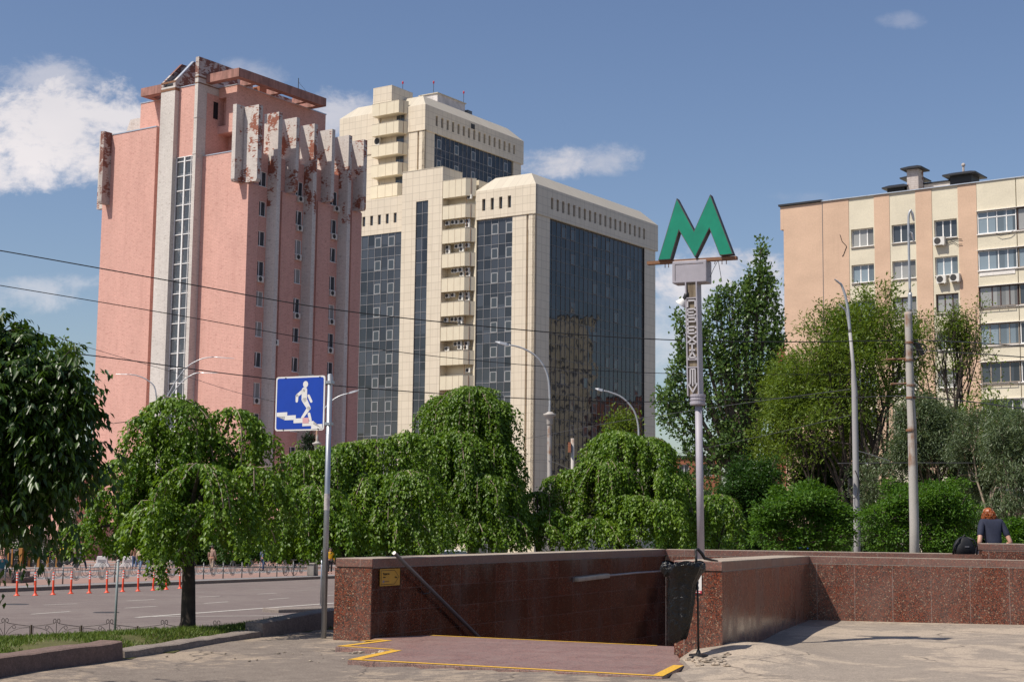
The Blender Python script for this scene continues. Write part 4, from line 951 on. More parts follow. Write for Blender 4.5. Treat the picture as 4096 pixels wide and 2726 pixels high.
for k in range(12):
    z = 36.9 - 3.07 * k; m.box(-.2, .9, 7.1, 9.95, z - .22, z); m.box(2.4, 3.0, 7.1, 9.95, z - 1.75, z - 1.53)
    m.hexa([(-.2, 8.65, z - 3.1), (-.05, 8.65, z - 3.1), (-.05, 9.9, z - 1.65), (-.2, 9.9, z - 1.65)], [(-.2, 8.65, z - 2.65), (-.05, 8.65, z - 2.65), (-.05, 9.9, z - 1.2), (-.2, 9.9, z - 1.2)])
m.build('stair_flight', MT['plaster'], glz)
# crown: upper blocks, ring beam, rooftop bits
m = MB(); m.box(2.0, 15.9, 12.03, 18.4, 42.4, 46.15); m.box(2.0, 15.9, 4.0, 5.5, 41.2, 46.1); m.box(2.8, 15.9, 5.5, 6.58, 42.0, 45.0); m.box(2.0, 15.9, 5.5, 6.58, 45.0, 46.1); m.box(2.0, 15.9, 5.5, 6.58, 41.2, 42.0); m.box(3.6, 15.9, 4.4, 6.58, 38.3, 41.2); m.box(.3, 15.9, 6.58, 9.95, 38.3, 45.2); m.box(7, 15.9, 6.58, 12.03, 45, 46.1)
m.build('upper_wall', MT['pink'], pk)
m = MB(); m.box(1.25, 1.9, 6.55, 6.6, 42.7, 44.5); m.build('glass_block_window', MT['glassR'], pk)
m = MB(); m.box(2.6, 2.82, 5.45, 5.9, 42.1, 43.9); m.build('dark_opening', MT['acdark'], pk)
m = MB(); m.box(2.9, 3.6, 4.0, 5.4, 39.7, 41.2); m.build('soffit_box', MT['plaster'], pk)
for t0, t1 in ((1.95, 6.6), (12.03, 16.35)):
    m = MB(); m.box(.1, .9, t0, t1, 46.2, 47.1); m.build('ring_beam', MT['beam'], pk)
m = MB(); m.box(.9, 13.6, 1.95, 2.75, 46.2, 47.12); m.box(12.8, 13.6, 2.75, 7, 46.2, 47.12); m.box(.9, 13.6, 15.55, 16.35, 46.2, 47.12); m.box(12.8, 13.6, 7, 15.55, 46.2, 47.12); m.build('ring_beam', MT['beam'], pk)
m = MB()
for s_ in (3, 7, 11): m.box(s_, s_ + .5, 2.75, 4.6, 46.25, 46.9); m.box(s_, s_ + .5, 13, 15.6, 46.25, 46.9)
m.build('beam_bracket', MT['beam'], pk)
m = MB(); m.box(7.4, 9.2, 6.0, 7.5, 46, 47.6); m.build('roof_box', MT['orbrick'], pk)
m = MB(); m.box(9.25, 15.5, 5.9, 6.4, 46.05, 47.3); m.build('roof_parapet', MT['chip2'], pk)
m = MB(); m.tube([(10.2, 3.0, 47), (10.2, 3.0, 48.7)], .04, 5); m.tube([(10.2, 3.0, 48.3), (12, 3.0, 47.2)], .02, 4); m.build('antenna', MT['black'], pk)
m = MB(); m.profile_x([(21.7, 42.6), (20.65, 44.85), (19.5, 44.85), (18.3, 44.85), (18.3, 42.6)], 2.6, 3.1); m.build('sloped_roof_wall', MT['chip'], pk)
for k in range(13):
    z = 35.6 - 3.07 * k
    if z > 0: window(pk, .8, 1.5, (.78, 13.2, z - 1.5), R(-90), (), 'alum', 'pane', .06, False)
# low wing at the tower's foot
m = MB(); lw_cols = [(a, a + 1.3, [(-1.4, .6), (2.2, 4.2)]) for a in (-1.5, 2.5, 6.5, 10.5, 14.5, 18.5, 22.5)]
xf = lambda u, d, z: (d, 46 - u, z)
mb = MB(xf); mb.wall(-4, 26, GZ, 6.6, -4, -3.6, [(a + 2, b + 2, h) for a, b, h in lw_cols]); mb.build('low_wing', MT['pink'], pk)
m = MB(); m.box(-3.6, 10, 20, 50, GZ, 6.5); m.build('low_wing_core', MT['pink'], pk)
m = MB()
for a in (18.8, 23, 27, 31, 35, 39, 43): m.box(-4.5, -3.98, a, a + 1.1, GZ, 6.6)
m.box(-4.6, -3.9, 18, 50, 6.6, 6.95); m.build('pilaster', MT['white'], pk)
for a, b, hz in lw_cols:
    for za, zb in hz: window(pk, 1.3, 2.0, (-3.9, 46 - a - 2, za), R(-90), (.5,), 'alum', 'pane', .07, True, .7)
m = MB(); m.box(-1, 24, -8, -.5, GZ, 2.2); m.build('low_wing', MT['pink'], pk)
m = MB(); m.box(-1.3, 24.3, -8.3, -.3, 2.2, 2.6); m.build('cornice', MT['pink'], pk)

# ================================================================ cream office complex
cr_ = T('office_block', 'cream panelled office complex with dark glass walls and a taller tower behind', 'building', (3.3476, 230.0, 0), R(55.9))
Z0 = -4
def chamfer_roof(x0, x1, y0, y1, ze, zr, inset=2.2, name='bevelled_roof'):
    m = MB(); m.hexa([(x0 - .12, y0 - .12, ze), (x1 + .12, y0 - .12, ze), (x1 + .12, y1 + .12, ze), (x0 - .12, y1 + .12, ze)], [(x0 + inset, y0 + inset, zr), (x1 - inset, y0 + inset, zr), (x1 - inset, y1 - inset, zr), (x0 + inset, y1 - inset, zr)])
    return m.build(name, MT['bevel'], cr_)
LX = lambda u, d, z: (d, -u, z)        # left faces: u runs to the right in the picture (= -t)
# --- lower block, right face (t = 0) and left face (s = 0)
m = MB()
slR = [(4.24 + 1.632 * k, 4.24 + 1.632 * k + .66, [(49.75, 51.6)]) for k in range(19)]
m.wall(0, 38.9, 48.4, 53.0, -.15, .35, slR)
m.box(0.0, 4.2, 0, .5, Z0, 48.4); m.box(34.36, 38.2, 0, .5, Z0, 48.4); m.box(.3, 38.2, .5, 11.1, 46, 53)
m.build('cladding', MT['clad'], cr_)
mb = MB(LX)
slL = [(-t - .62, -t, [(49.75, 51.65)]) for t in (9.28, 7.66, 6.06, 4.42)]
mb.wall(-11.1, .15, 48.4, 53.0, -.15, .3, slL); mb.box(-4.2, -1.62, 0, .5, Z0, 48.4); mb.box(-1.2, 0, 0, .5, Z0, 48.4); mb.box(-1.62, -1.2, .45, .6, Z0, 48.4); mb.build('cladding', MT['clad'], cr_)
m = MB(); m.box(-.12, 38.3, -.1, .45, 48.32, 48.4); m.build('string_course', MT['cladsm'], cr_); m = MB(); m.box(-.9, 39.6, -.9, 4, Z0, .8); m.build('plinth', MT['cladsm'], cr_)
chamfer_roof(0, 38.9, 0, 11.2, 53.0, 55.35)
def slit_panes(x0s, w, z, h, dep, left=False, T0=0, S0=0):
    for a in x0s:
        if left: o = window(cr_, w, h, (S0 + dep, a, z), R(-90), (), 'mulldark', 'pane', .05, False, None, 'slit_window')
        else: o = window(cr_, w, h, (a, T0 + dep, z), 0, (), 'mulldark', 'pane', .05, False, None, 'slit_window')
slit_panes([a for a, b, _ in slR], .66, 49.75, 1.85, .2); slit_panes([-a for a, b, _ in slL], .62, 49.75, 1.9, .2, True)
def rows(ztop, zbot, first=0):
    """mullion heights: tall vision row, short spandrel row"""
    out = []; z = 48.14
    while z > zbot:
        for zz in (z, z - 2.31):
            if zbot < zz < ztop: out.append(zz)
        z -= 3.86
    return out
OPEN_N = [0]
def curtain(x0, x1, z0, z1, dep, pitch, zs, glass, mull, openers, left=False, S0=0, T0=0, off=0, mw=.055, nm='curtain_wall'):
    xf = (lambda u, d, z: (S0 + d, -u, z)) if left else (lambda u, d, z: (u, T0 + d, z))
    g_ = MB(xf); g_.face([(x0, dep, z0), (x1, dep, z0), (x1, dep, z1), (x0, dep, z1)]); go = g_.build(nm, MT[glass], cr_)
    m = MB(xf); x = x0 + off
    while x < x1 + .01: m.box(x - mw / 2, x + mw / 2, dep - .07, dep + .02, z0, z1); x += pitch
    for z in zs: m.box(x0, x1, dep - .06, dep + .02, z - mw / 2, z + mw / 2)
    m.build('mullion_grid', MT[mull], go)
    key = ('op', pitch, mull)
    if key not in WCACHE:
        a = pitch - .16; h = 1.62; f = .10; m = MB(); m.box(0, a, -.09, 0, 0, f); m.box(0, a, -.09, 0, h - f, h); m.box(0, f, -.09, 0, f, h - f); m.box(a - f, a, -.09, 0, f, h - f); WCACHE[key] = m.mesh('opening_window', MT['alum' if mull == 'mull' else mull])
        m = MB(); m.face([(f, -.05, f), (a - f, -.03, f), (a - f, -.05, h - f), (f, -.07, h - f)]); WCACHE[key + ('p',)] = m.mesh('pane', MT['pane'])
    for (ci, z) in openers:
        u = x0 + off + ci * pitch + .08
        if left: o = link('opening_window', WCACHE[key], go, loc=(S0 + dep - .0, -u, z), rz=R(-90))
        else: o = link('opening_window', WCACHE[key], go, loc=(u, T0 + dep, z))
        link('pane', WCACHE[key + ('p',)], o); OPEN_N[0] += 1
    return go
rr = random.Random(4)
vis = [48.14 - 2.31 - 3.86 * k + .08 for k in range(14)]     # sill heights of the tall rows
opsR = []
for k, z in enumerate(vis[:12]):
    for c_ in (2, 4, 7, 9, 12, 14, 17, 19):
        if rr.random() < .36: opsR.append((c_, z))
curtain(4.2, 34.36, Z0, 48.32, .25, 1.372, rows(48.3, Z0), 'glassR', 'mulldark', opsR, off=.93 - .0)
curtain(-11.1, -4.2, Z0, 48.32, .25, 1.36, rows(48.3, Z0), 'glassL', 'mull', [(c_, z) for z in vis[:9] for c_ in (2, 4)][:18], True, off=.1)
m = MB(); m.box(34.30, 34.42, .05, .5, Z0, 48.3); m.build('glass_edge', MT['acdark'], cr_)
# --- balcony stack, lift slab and left wing
def balcony(t0, t1, s0, s1, z0, z1, chamf, mat='cladsm'):
    """solid balcony front between t0 (right) and t1 (left), protruding from s1 to s0"""
    poly = [(s1, t0 - chamf), (s0, t0), (s0, t1), (s1, t1)]
    o = MB(); o.prism(poly[::-1], z0, z1); o = o.build('balcony', MT[mat], cr_)
    g_ = MB(); w = .035
    for f_ in (.27, .55, .82): t = t1 + (t0 - t1) * f_; g_.box(s0 - .012, s0 + .02, t - w / 2, t + w / 2, z0, z1)
    m2 = (t0 - chamf + t0) / 2; g_.box((s0 + s1) / 2 - .03, (s0 + s1) / 2 + .03, m2 - .05, m2 + .02, z0, z1)
    g_.build('panel_joint', MT['rust'], o)
    c_ = MB(); c_.prism([(a - (.03 if a == s0 else 0), b) for a, b in poly[::-1]], z1, z1 + .06); c_.build('coping', MT['bevel'], o)
    return o
balcony(12.3, 16.75, -1.3, 0, 52.3, 55.1, 1.15)
bz = [(51.0 - 3.87 * k, 48.85 - 3.87 * k) for k in range(12)]
for zt, zb in bz: balcony(12.3, 16.75, -1.3, 0, zb, zt, 1.15)
m = MB(); m.box(.6, 8, 11.1, 17.5, Z0, 55.0); m.box(0, .6, 11.0, 11.4, Z0, 53); m.build('balcony_wall', MT['cladsm'], cr_)
nac = 0
for k, (zt, zb) in enumerate([(None, 52.3)] + bz[:9]):
    zf = (bz[k][0] if k < len(bz) else 0)
    window(cr_, 1.1, 1.2, (.55, 15.2, zf + .05), R(-90), (.5,), 'mulldark', 'pane', .06, False); window(cr_, .9, 1.2, (.55, 12.9, zf + .05), R(-90), (), 'mulldark', 'pane', .06, False)
    if k in (0,): spots = [(12.4, .95)]
    elif k in (7, 8): spots = [(12.4, .6)]
    else: spots = [(a, b) for a, b in ((16.6, 1.0), (16.5, .3), (15.5, 1.05), (14.8, 1.0), (13.9, 1.05), (13.85, .4), (12.75, .95), (12.7, .3)) if rr.random() < .78]
    for tt, dz in spots: ac_unit(cr_, (-.35 + rr.uniform(-.1, .2), tt, zf + dz - .1), R(-90), .84, .66, .3); nac += 1
    m = MB(); m.tube([(-.9, 12.35, zf), (-.9, 12.35, zf + 1.8)], .05, 5); m.build('drain_pipe', MT['rust'], cr_)
mb = MB(LX); mb.box(-25.0, -22.11, -1.3, 4, Z0, 57.45); mb.box(-19.67, -16.85, -1.3, 4, Z0, 57.45); mb.box(-22.11, -19.67, -1.3, 4, 52.35, 57.45); mb.box(-22.11, -19.67, -1.0, 4, Z0, 52.35); mb.build('lift_slab', MT['clad'], cr_)
curtain(-22.11, -19.67, Z0, 52.35, -1.12, 1.22, [52.35 - 2.0 * k * 1.0 for k in range(28)], 'glassL', 'mull', [], True, mw=.05)
m = MB(); m.box(-1.35, 4.05, 16.8, 25.05, 57.45, 57.55); m.build('coping', MT['bevel'], cr_)
m = MB(); m.box(3.6, 4.2, 17.0, 17.3, 55, 56.8); m.build('vent_pipe', MT['flash'], cr_)
mb = MB(LX); slW = [(-t - .62, -t, [(49.7, 51.35)]) for t in (40.3, 38.65, 37.0, 35.35, 33.7, 32.05, 30.4, 28.75, 27.1)]
mb.wall(-46, -25, 48.1, 54.1, -.0, .4, sorted(slW)); mb.box(-46, -26, .4, 6, 46, 54); mb.box(-26.0, -25, 0, .5, Z0, 48.1); mb.build('cladding', MT['clad'], cr_)
slit_panes([-a for a, b, _ in slW], .62, 49.7, 1.65, .25, True)
curtain(-46, -26.0, Z0, 48.1, .15, 1.405, rows(48.1, Z0), 'glassL', 'mull', [(c_, z) for z in vis[:12] for c_ in (10, 12)], True, off=.33)
m = MB(); m.box(.5, 38, 11, 46, Z0, 53.5); m.build('block_core', MT['cladsm'], cr_)
# --- upper tower behind
TX, TY = 13.5, 32.0
m = MB(); slU = [(16.42 + 1.625 * k, 16.42 + 1.625 * k + .63, [(70.2, 72.0)]) for k in range(16)]
m.wall(TX, 44.3, 68.84, 73.4, TY - .15, TY + .35, slU); m.box(TX, 16.38, TY, TY + .5, 50, 68.84); m.box(41.15, 43.7, TY, TY + .5, 50, 68.84); m.build('tower_cladding', MT['clad'], cr_)
m = MB(); m.box(27.0, 28.2, TY - .19, TY - .1, 72.1, 73.0); m.build('vent_grille', MT['acdark'], cr_)
mb = MB(lambda u, d, z: (TX + d, -u, z))
mb.box(-36.0, -TY + .15, -.15, .3, 68.84, 73.4); mb.box(-51.3, -42.0, -.15, .3, 66, 73.4); mb.box(-36.2, -33.6, 0, .5, 50, 68.84); mb.box(-33.2, -TY, 0, .5, 50, 68.84); mb.box(-33.6, -33.2, .4, .5, 50, 68.84); mb.box(-42.6, -36.0, .1, .5, 50, 73.4); mb.box(-50, -42, 0, .4, 50, 66); mb.build('tower_cladding', MT['clad'], cr_)
chamfer_roof(TX, 44.3, TY, 51.3, 73.4, 75.75)
m = MB(); m.box(TX + .5, 43.5, TY + .5, 50.8, 50, 73.3); m.build('tower_core', MT['cladsm'], cr_)
slit_panes([a for a, b, _ in slU], .63, 70.2, 1.8, .2, T0=TY)
curtain(16.38, 41.15, 52, 68.84, .25, 1.30, [66.36, 65.05, 62.7, 61.3, 58.9, 57.5, 55.1], 'glassR', 'mull', [(c_, z) for z in (66.45, 62.75) for c_ in (0, 4, 8, 12, 16)], T0=TY, off=.94, mw=.045)
for zt, zb in ((74.4, 72.2), (70.7, 68.6), (66.9, 64.85), (63.3, 61.15), (59.6, 57.4), (55.8, 53.7)): balcony(36.4, 42.4, TX - 1.8, TX, zb, zt, .75)
for zf in (70.7, 66.9, 63.3, 59.6):
    window(cr_, 2.0, .9, (TX + .02, 41.3, zf - .3), R(-90), (.5,), 'mulldark', 'pane', .07, False); window(cr_, 1.7, 1.5, (TX + .02, 38.3, zf + .05), R(-90), (.5,), 'mulldark', 'pane', .07, False)
ac_unit(cr_, (TX - .6, 42.2, 67.2), R(-90), .9, 1.4, .4)
m = MB(); m.box(TX - 1.5, TX + 4.5, 38.3, 42.5, 73.4, 77.45); m.build('roof_cube', MT['clad'], cr_)
m = MB(); m.box(TX + 4.5, 36, 40, 44, 75, 77.2); m.box(22.3, 30.8, 36, 40, 75, 78.1); m.build('penthouse', MT['plaster'], cr_)
m = MB(); m.box(22.1, 31, 35.8, 40.2, 78.1, 78.25); m.box(TX + 4.4, 36, 39.8, 44.1, 77.2, 77.35); m.build('penthouse_coping', MT['bevel'], cr_)
m = MB(); m.box(31.0, 32.4, 35.5, 37, 74.5, 77); m.build('roof_plant', MT['lampdark'], cr_)
for a, b, z in ((17.2, 40, 77.3), (22.4, 37, 78.2), (30.6, 36.2, 78.2)):
    m = MB(); m.tube([(a, b, z), (a, b, z + 2.1)], .045, 5); o = m.build('mast', MT['acdark'], cr_); m = MB(); m.ball((a, b, z + 2.1), .17, .17, .3, 8, 6); m.build('warning_lamp', MT['redsign'], o)
m = MB(); m.tube([(18.6, 37, 76), (18.6, 37, 76.9), (19.8, 37, 76.9), (19.8, 37, 76)], .04, 4); m.build('roof_ladder', MT['acdark'], cr_)

# ================================================================ salmon and cream apartment block on the right
bg = T('apartment_block', 'salmon and cream striped apartment block with white windows and black roof vents', 'building', (20.240, 112.0, 0), R(-36.4))
GB = -3.0; FZ = [22.79 - 2.615 * k for k in range(10)]
wcol = [(5.28, 7.0), (8.37, 10.1), (11.5, 13.13)]
m = MB(); m.wall(0, 14.53, GB, 25.1, 0, .32, [(a, b, [(z - 1.3, z) for z in FZ]) for a, b in wcol]); m.box(0, 14.53, .32, 13, GB, 25.1); m.box(14.53, 46, 1.3, 13, GB, 25.1); m.build('wall', MT['cream'], bg)
for a, b in ((-.03, 5.13), (7.08, 8.24), (10.18, 11.36), (13.24, 14.55)):
    m = MB(); m.box(a, b, -.035, -.001, GB, 25.08); m.build('painted_stripe', MT['salmon'], bg)
m = MB(); m.box(-.06, 0, -.03, 13, GB, 25.1); m.box(-.32, -.06, -.035, 13, 23.35, 25.1); m.build('gable_wall', MT['salmon'], bg)
m = MB(); m.box(3.06, 3.10, -.05, -.034, GB, 25.1); m.build('expansion_joint', MT['lampdark'], bg)
m = MB(); m.profile_x([(-.14, 25.10), (-.14, 25.16), (.6, 25.32), (.6, 25.10)], 3.0, 46); m.build('roof_flashing', MT['flash'], bg)
m = MB(); m.box(-.42, 3.05, -.18, 13, 25.12, 25.26); m.build('roof_edge', MT['roofblack'], bg)
rr = random.Random(9)
for ci, (a, b) in enumerate(wcol):
    for k, z in enumerate(FZ):
        old = (ci, k) in ((1, 2), (2, 2)); three = (ci + k) % 3 != 1
        window(bg, b - a, 1.3, (a, .2, z - 1.3), 0, ((.34, .68) if three else (.36, .70)) if not (ci == 1) else (.36,), 'darkframe' if old else 'upvc', rr.choice(('pane', 'paneblue', 'paneblue', 'panegrey')) if not old else 'panegrey', .065, True)
        m = MB(); m.box(a - .02, b + .02, -.12, .02, z - 1.36, z - 1.32); m.build('window_sill', MT['plastwhite'], bg)
LZ = [(23.05, 21.48), (20.33, 18.95), (17.83, 16.40), (15.26, 13.78), (12.62, 11.2), (10.1, 8.9), (7.4, 6.1), (4.8, 3.5)]
lk = [('upvc', 'paneblue', (.26, .5, .75), .72), ('upvc', 'paneblue', (.27, .52, .76), None), ('darkframe', 'panegrey', (.33, .55, .78), None), ('oldframe', 'paneblue', (.25, .5, .75), None), ('oldframe', 'pane', (.25, .5, .74), None), ('upvc', 'pane', (.5, .78), None), ('upvc', 'pane', (.5,), None), ('upvc', 'pane', (.5,), None)]
for bay, x0 in enumerate((14.58, 17.32, 20.4)):
    w_ = 2.66 if bay == 0 else 3.0
    ztops = [25.1] + [zb - .10 for _, zb in LZ]
    for k, (zt, zb) in enumerate(LZ):
        hi = ztops[k]; m = MB(); m.box(x0, x0 + w_ + .02, -.06 - .06 * bay * 0, .12, zt, hi); m.build('loggia_parapet', MT['cream'], bg)
        fr, pn_, ss, tr_ = lk[(k + 2 * bay) % 8] if bay else lk[k]
        window(bg, w_, zt - zb - .02, (x0, .02, zb), 0, ss, fr, pn_, .06, False, tr_, 'loggia_window')
        m = MB(); m.box(x0 - .03, x0 + w_, -.16, .05, zb - .085, zb - .02); m.build('sill', MT['plastwhite'], bg); m = MB(); m.box(x0 - .05, x0 + w_, -.2, .02, zt + .0, zt + .035); m.build('drip_flashing', MT['plastwhite'], bg)
    m = MB(); m.box(x0, x0 + w_, -.06, .12, GB, LZ[-1][1] - .1); m.build('loggia_parapet', MT['cream'], bg)
    m = MB(); m.box(x0, x0 + .05, .12, 1.3, GB, 25); m.build('loggia_side', MT['acdark'], bg)
m = MB(); m.box(14.66, 17.1, -.10, -.06, 18.55, 18.82); m.build('white_panel', MT['plastwhite'], bg)
for k in (2, 4): 
    m = MB(); m.box(14.66, 17.1, -.20, -.17, LZ[k][1] - .02, LZ[k][1] + .02); m.box(14.66, 17.1, -.20, -.17, LZ[k][1] - .2, LZ[k][1] - .17)
    for x in (14.7, 15.3, 15.9, 16.5, 17.05): m.box(x, x + .03, -.2, -.17, LZ[k][1] - .2, LZ[k][1])
    m.build('planter_rail', MT['oldframe'], bg)
ac_unit(bg, (11.55, -.06, 20.97), 0, .80, .56, .34); ac_unit(bg, (11.72, -.06, 18.28), 0, .66, .54, .32); ac_unit(bg, (12.67, -.06, 18.32), 0, .66, .54, .32)
for pts in ([(12.4, -.1, 21.2), (12.9, -.1, 21.35), (13.5, -.1, 21.25)], [(12.4, -.1, 21.1), (12.8, -.1, 21.2), (13.2, -.1, 20.9), (13.5, -.1, 20.9)], [(4.95, -.06, 21.6), (4.6, -.06, 22.0), (4.45, -.06, 22.5)], [(4.95, -.06, 21.6), (4.7, -.06, 21.0), (4.6, -.06, 20.9)], [(15.9, -.22, 21.4), (16.2, -.22, 21.2), (16.8, -.22, 21.25), (17.1, -.22, 21.45)]):
    m = MB(); m.tube(pts, .022, 4); m.build('loose_cable', MT['wire'], bg)
def vent(x0, x1, y0, y1, z1, bodymat, cap=.35, th=.10, nm='roof_vent'):
    m = MB(); m.box(x0, x1, y0, y1, 25, z1); o = m.build(nm, MT[bodymat], bg)
    cx_, cy_ = (x0 + x1) / 2, (y0 + y1) / 2
    m = MB(); m.hexa([(x0 - cap, y0 - cap, z1), (x1 + cap, y0 - cap, z1), (x1 + cap, y1 + cap, z1), (x0 - cap, y1 + cap, z1)], [(x0 - cap, y0 - cap, z1 + th), (x1 + cap, y0 - cap, z1 + th), (x1 + cap, y1 + cap, z1 + th), (x0 - cap, y1 + cap, z1 + th)])
    m.hexa([(x0 - cap, y0 - cap, z1 + th), (x1 + cap, y0 - cap, z1 + th), (x1 + cap, y1 + cap, z1 + th), (x0 - cap, y1 + cap, z1 + th)], [(x0 + .1, y0 + .1, z1 + th + .18), (x1 - .1, y0 + .1, z1 + th + .18), (x1 - .1, y1 - .1, z1 + th + .18), (x0 + .1, y1 - .1, z1 + th + .18)]); m.build('vent_cap', MT['roofblack'], o); return o
vent(9.1, 9.95, 1.2, 2.2, 26.95, 'chip2'); vent(12.2, 13.75, 1.4, 3.0, 26.1, 'roofblack', .42); vent(8.55, 9.3, 2.6, 4, 26.6, 'roofblack', .4); vent(7.6, 8.9, 1.2, 2.2, 25.72, 'roofblack', .3)
m = MB(); m.tube([(12.9, 2.2, 26.3), (12.9, 2.2, 27.0)], .08, 6); m.lathe((12.9, 2.2, 26.95), [(.14, 0), (.14, .12), (.05, .2)], 8); m.build('flue_pipe', MT['chip2'], bg)
m = MB(); m.box(10, 12.2, 2.2, 2.5, 25.1, 25.95); m.build('roof_wall', MT['plaster'], bg)
m = MB(); m.box(9.9, 12.3, 2.1, 2.6, 25.95, 26.05); m.build('roof_wall_coping', MT['roofblack'], bg)

# ================================================================ other buildings glimpsed
def simple_block(name, label, p, rz, w, d, z0, z1, mat, cols_, rows_, ww=1.3, wh=1.5, roof='roofblack', pmat='pane'):
    r_ = T(name, label, 'building', (p[0], p[1], 0), rz)
    step = w / cols_; fh = (z1 - z0) / rows_
    holes = [(step * (i + .5) - ww / 2, step * (i + .5) + ww / 2, [(z0 + fh * k + fh * .3, z0 + fh * k + fh * .3 + wh) for k in range(rows_)]) for i in range(cols_)]
    m = MB(); m.wall(0, w, z0, z1, 0, .4, holes); m.box(0, w, .4, d, z0, z1); m.build('wall', MT[mat], r_)
    m = MB(); m.box(-.2, w + .2, -.2, d + .2, z1, z1 + .25); m.build('roof', MT[roof], r_)
    for i in range(cols_):
        for k in range(rows_): window(r_, ww, wh, (step * (i + .5) - ww / 2, .22, z0 + fh * k + fh * .3), 0, (.5,), 'upvc', pmat, .07, True)
    return r_
p = at(3100, 1900, 135)
simple_block('red_brick_house', 'dark red brick building half hidden between the poplar and the salmon apartment block', (p[0], p[1]), R(-30), 14, 10, -3, 17.5, 'redbrick', 4, 6)
p = at(3040, 1840, 190)
simple_block('orange_brick_house', 'distant orange brick building seen low to the right of the poplar', (p[0], p[1]), R(-10), 9, 10, -3.5, 9.3, 'orbrick', 3, 4)
p = at(2690, 1840, 200)
simple_block('orange_brick_house', 'distant orange brick roof peeping between the weeping tree and the metro post', (p[0], p[1]), R(-10), 6, 10, -3.5, 10, 'orbrick', 2, 4)
# blocks outside the frame on the right that the glass walls mirror
simple_block('apartment_block', 'tall beige apartment block beyond the right edge, mirrored in the dark glass wall', (139, 303), R(-66), 17.5, 14, -3.5, 53, 'cream', 6, 18, 1.5, 1.5)
simple_block('orange_brick_house', 'orange brick block beyond the right edge, mirrored low in the dark glass wall', (152, 333), R(-66), 32, 14, -3.5, 34, 'orbrick', 9, 11, 1.5, 1.7)

# ================================================================ low black lawn fence
FY = 35.4
fz = -1.215
fr_ = T('lawn_fence', 'low black wrought iron fence with scrolls between the grass bank and the road', 'fence', (0, FY, fz))
fr_['group'] = 'fences'
del fr_['group']
def fxp(px): return float(at(px, 2540, FY)[0])
posts = [fxp(p) for p in (-90, 124, 324, 549, 762, 968, 1180)]
tops = .30
for x in posts:
    m = MB(); m.tube([(x, 0, -.12), (x, 0, tops + .03)], .024, 8); m.build('post', MT['brownpost'], fr_)
for a, b in zip(posts, posts[1:]):
    c = (a + b) / 2; h = (b - a) / 2 - .04; m = MB(); r = .0075; z0 = .0
    H = .37
    m.tube([(c - h, 0, z0), (c + h, 0, z0)], r, 5); m.tube([(c, 0, z0), (c, 0, H + .03)], r, 5)
    for s in (-1, 1):
        m.tube(bez((c + s * h, 0, .30), (c + s * h * .4, 0, .335), (c + s * .07, 0, .365), 8) + bez((c + s * .07, 0, .365), (c + s * .02, 0, .38), (c + s * .012, 0, .42), 5), r, 5)
        m.tube([(c + s * (.012 + .032 - .032 * math.cos(t)), 0, .42 + .045 * math.sin(t) * 1.1) for t in np.linspace(0, 4.6, 12)], r, 5)
        m.tube([(c + s * h, 0, z0 - .02), (c + s * h, 0, .31)], r, 5)
        m.tube(bez((c, 0, z0), (c + s * .05, 0, .24), (c + s * .20, 0, .315), 9) + [(c + s * (.225 + .035 * math.sin(t) - .01), 0, .275 + .04 * math.cos(t)) for t in np.linspace(.2, 5.0, 9)], r * .85, 5)
        m.tube(bez((c, 0, z0), (c + s * .15, 0, .27), (c + s * h, 0, .27), 10), r * .85, 5)
        m.tube(bez((c, 0, z0 + .01), (c + s * h * .45, 0, .22), (c + s * h * .98, 0, .02), 10), r * .85, 5)
    m.build('scroll_panel', MT['wrought'], fr_)

# ================================================================ ornamental plaza fence
pf = T('plaza_fence', 'grey ornamental metal fence with round tulip panels along the far pavement', 'fence', (0, 0, 0))
P0 = np.array([-23.55, 67.8]); FD = np.array([.330, .944]); STEP = 2.17
pp = MB(); pp.tube([(0, 0, 0), (0, 0, .87)], .035, 8); pp.ball((0, 0, .89), .04, .04, .04, 8, 5); pm = pp.mesh('fence_post', MT['fencesteel'], True)
m = MB(); c = STEP / 2; r = .013; Lp = STEP
for z in (.74, .62): m.tube([(.03, 0, z), (c - .34, 0, z)], r, 5); m.tube([(c + .34, 0, z), (Lp - .03, 0, z)], r, 5)
m.tube([(c + .36 * math.cos(t), 0, .56 + .42 * math.sin(t)) for t in np.linspace(0, 2 * math.pi, 25)], r * 1.2, 5)
for k_, (a, b) in enumerate(((.27, .30), (.19, .25), (.11, .20))): m.tube([(c - a, 0, .72 - .05 * k_)] + [(c + a * math.cos(t), 0, .50 + b * math.sin(t) - .02 * k_) for t in np.linspace(math.pi, 2 * math.pi, 13)] + [(c + a, 0, .72 - .05 * k_)], r, 5)
for dx, zt in ((-.16, .86), (-.08, .93), (0, .97), (.08, .93), (.16, .86)): m.tube([(c + dx * .35, 0, .36 if abs(dx) < .01 else .66), (c + dx, 0, zt)], r * .8, 4)
for s in (-1, 1):
    for o_, zb in ((.40, .30), (.52, .38)): m.tube(bez((c + s * (o_ - .06), 0, .74), (c + s * (o_ - .05), 0, zb), (c + s * (o_ + .14), 0, zb - .02), 7) + bez((c + s * (o_ + .14), 0, zb - .02), (c + s * (c - .1), 0, zb - .02), (c + s * (c - .05), 0, .50), 6), r, 5)
    m.tube([(c + s * .72, 0, .74)] + bez((c + s * .72, 0, .50), (c + s * .80, 0, .43), (c + s * .92, 0, .48), 5), r * .8, 4)
pam = m.mesh('tulip_panel', MT['fencesteel'])
for k in range(16):
    q = P0 + FD * STEP * k; link('fence_post', pm, pf, loc=(q[0], q[1], far_z(q[1]) + .12))
    if k < 15: link('tulip_panel', pam, pf, loc=(q[0], q[1], far_z(q[1]) + .13), rz=math.atan2(FD[1], FD[0]))

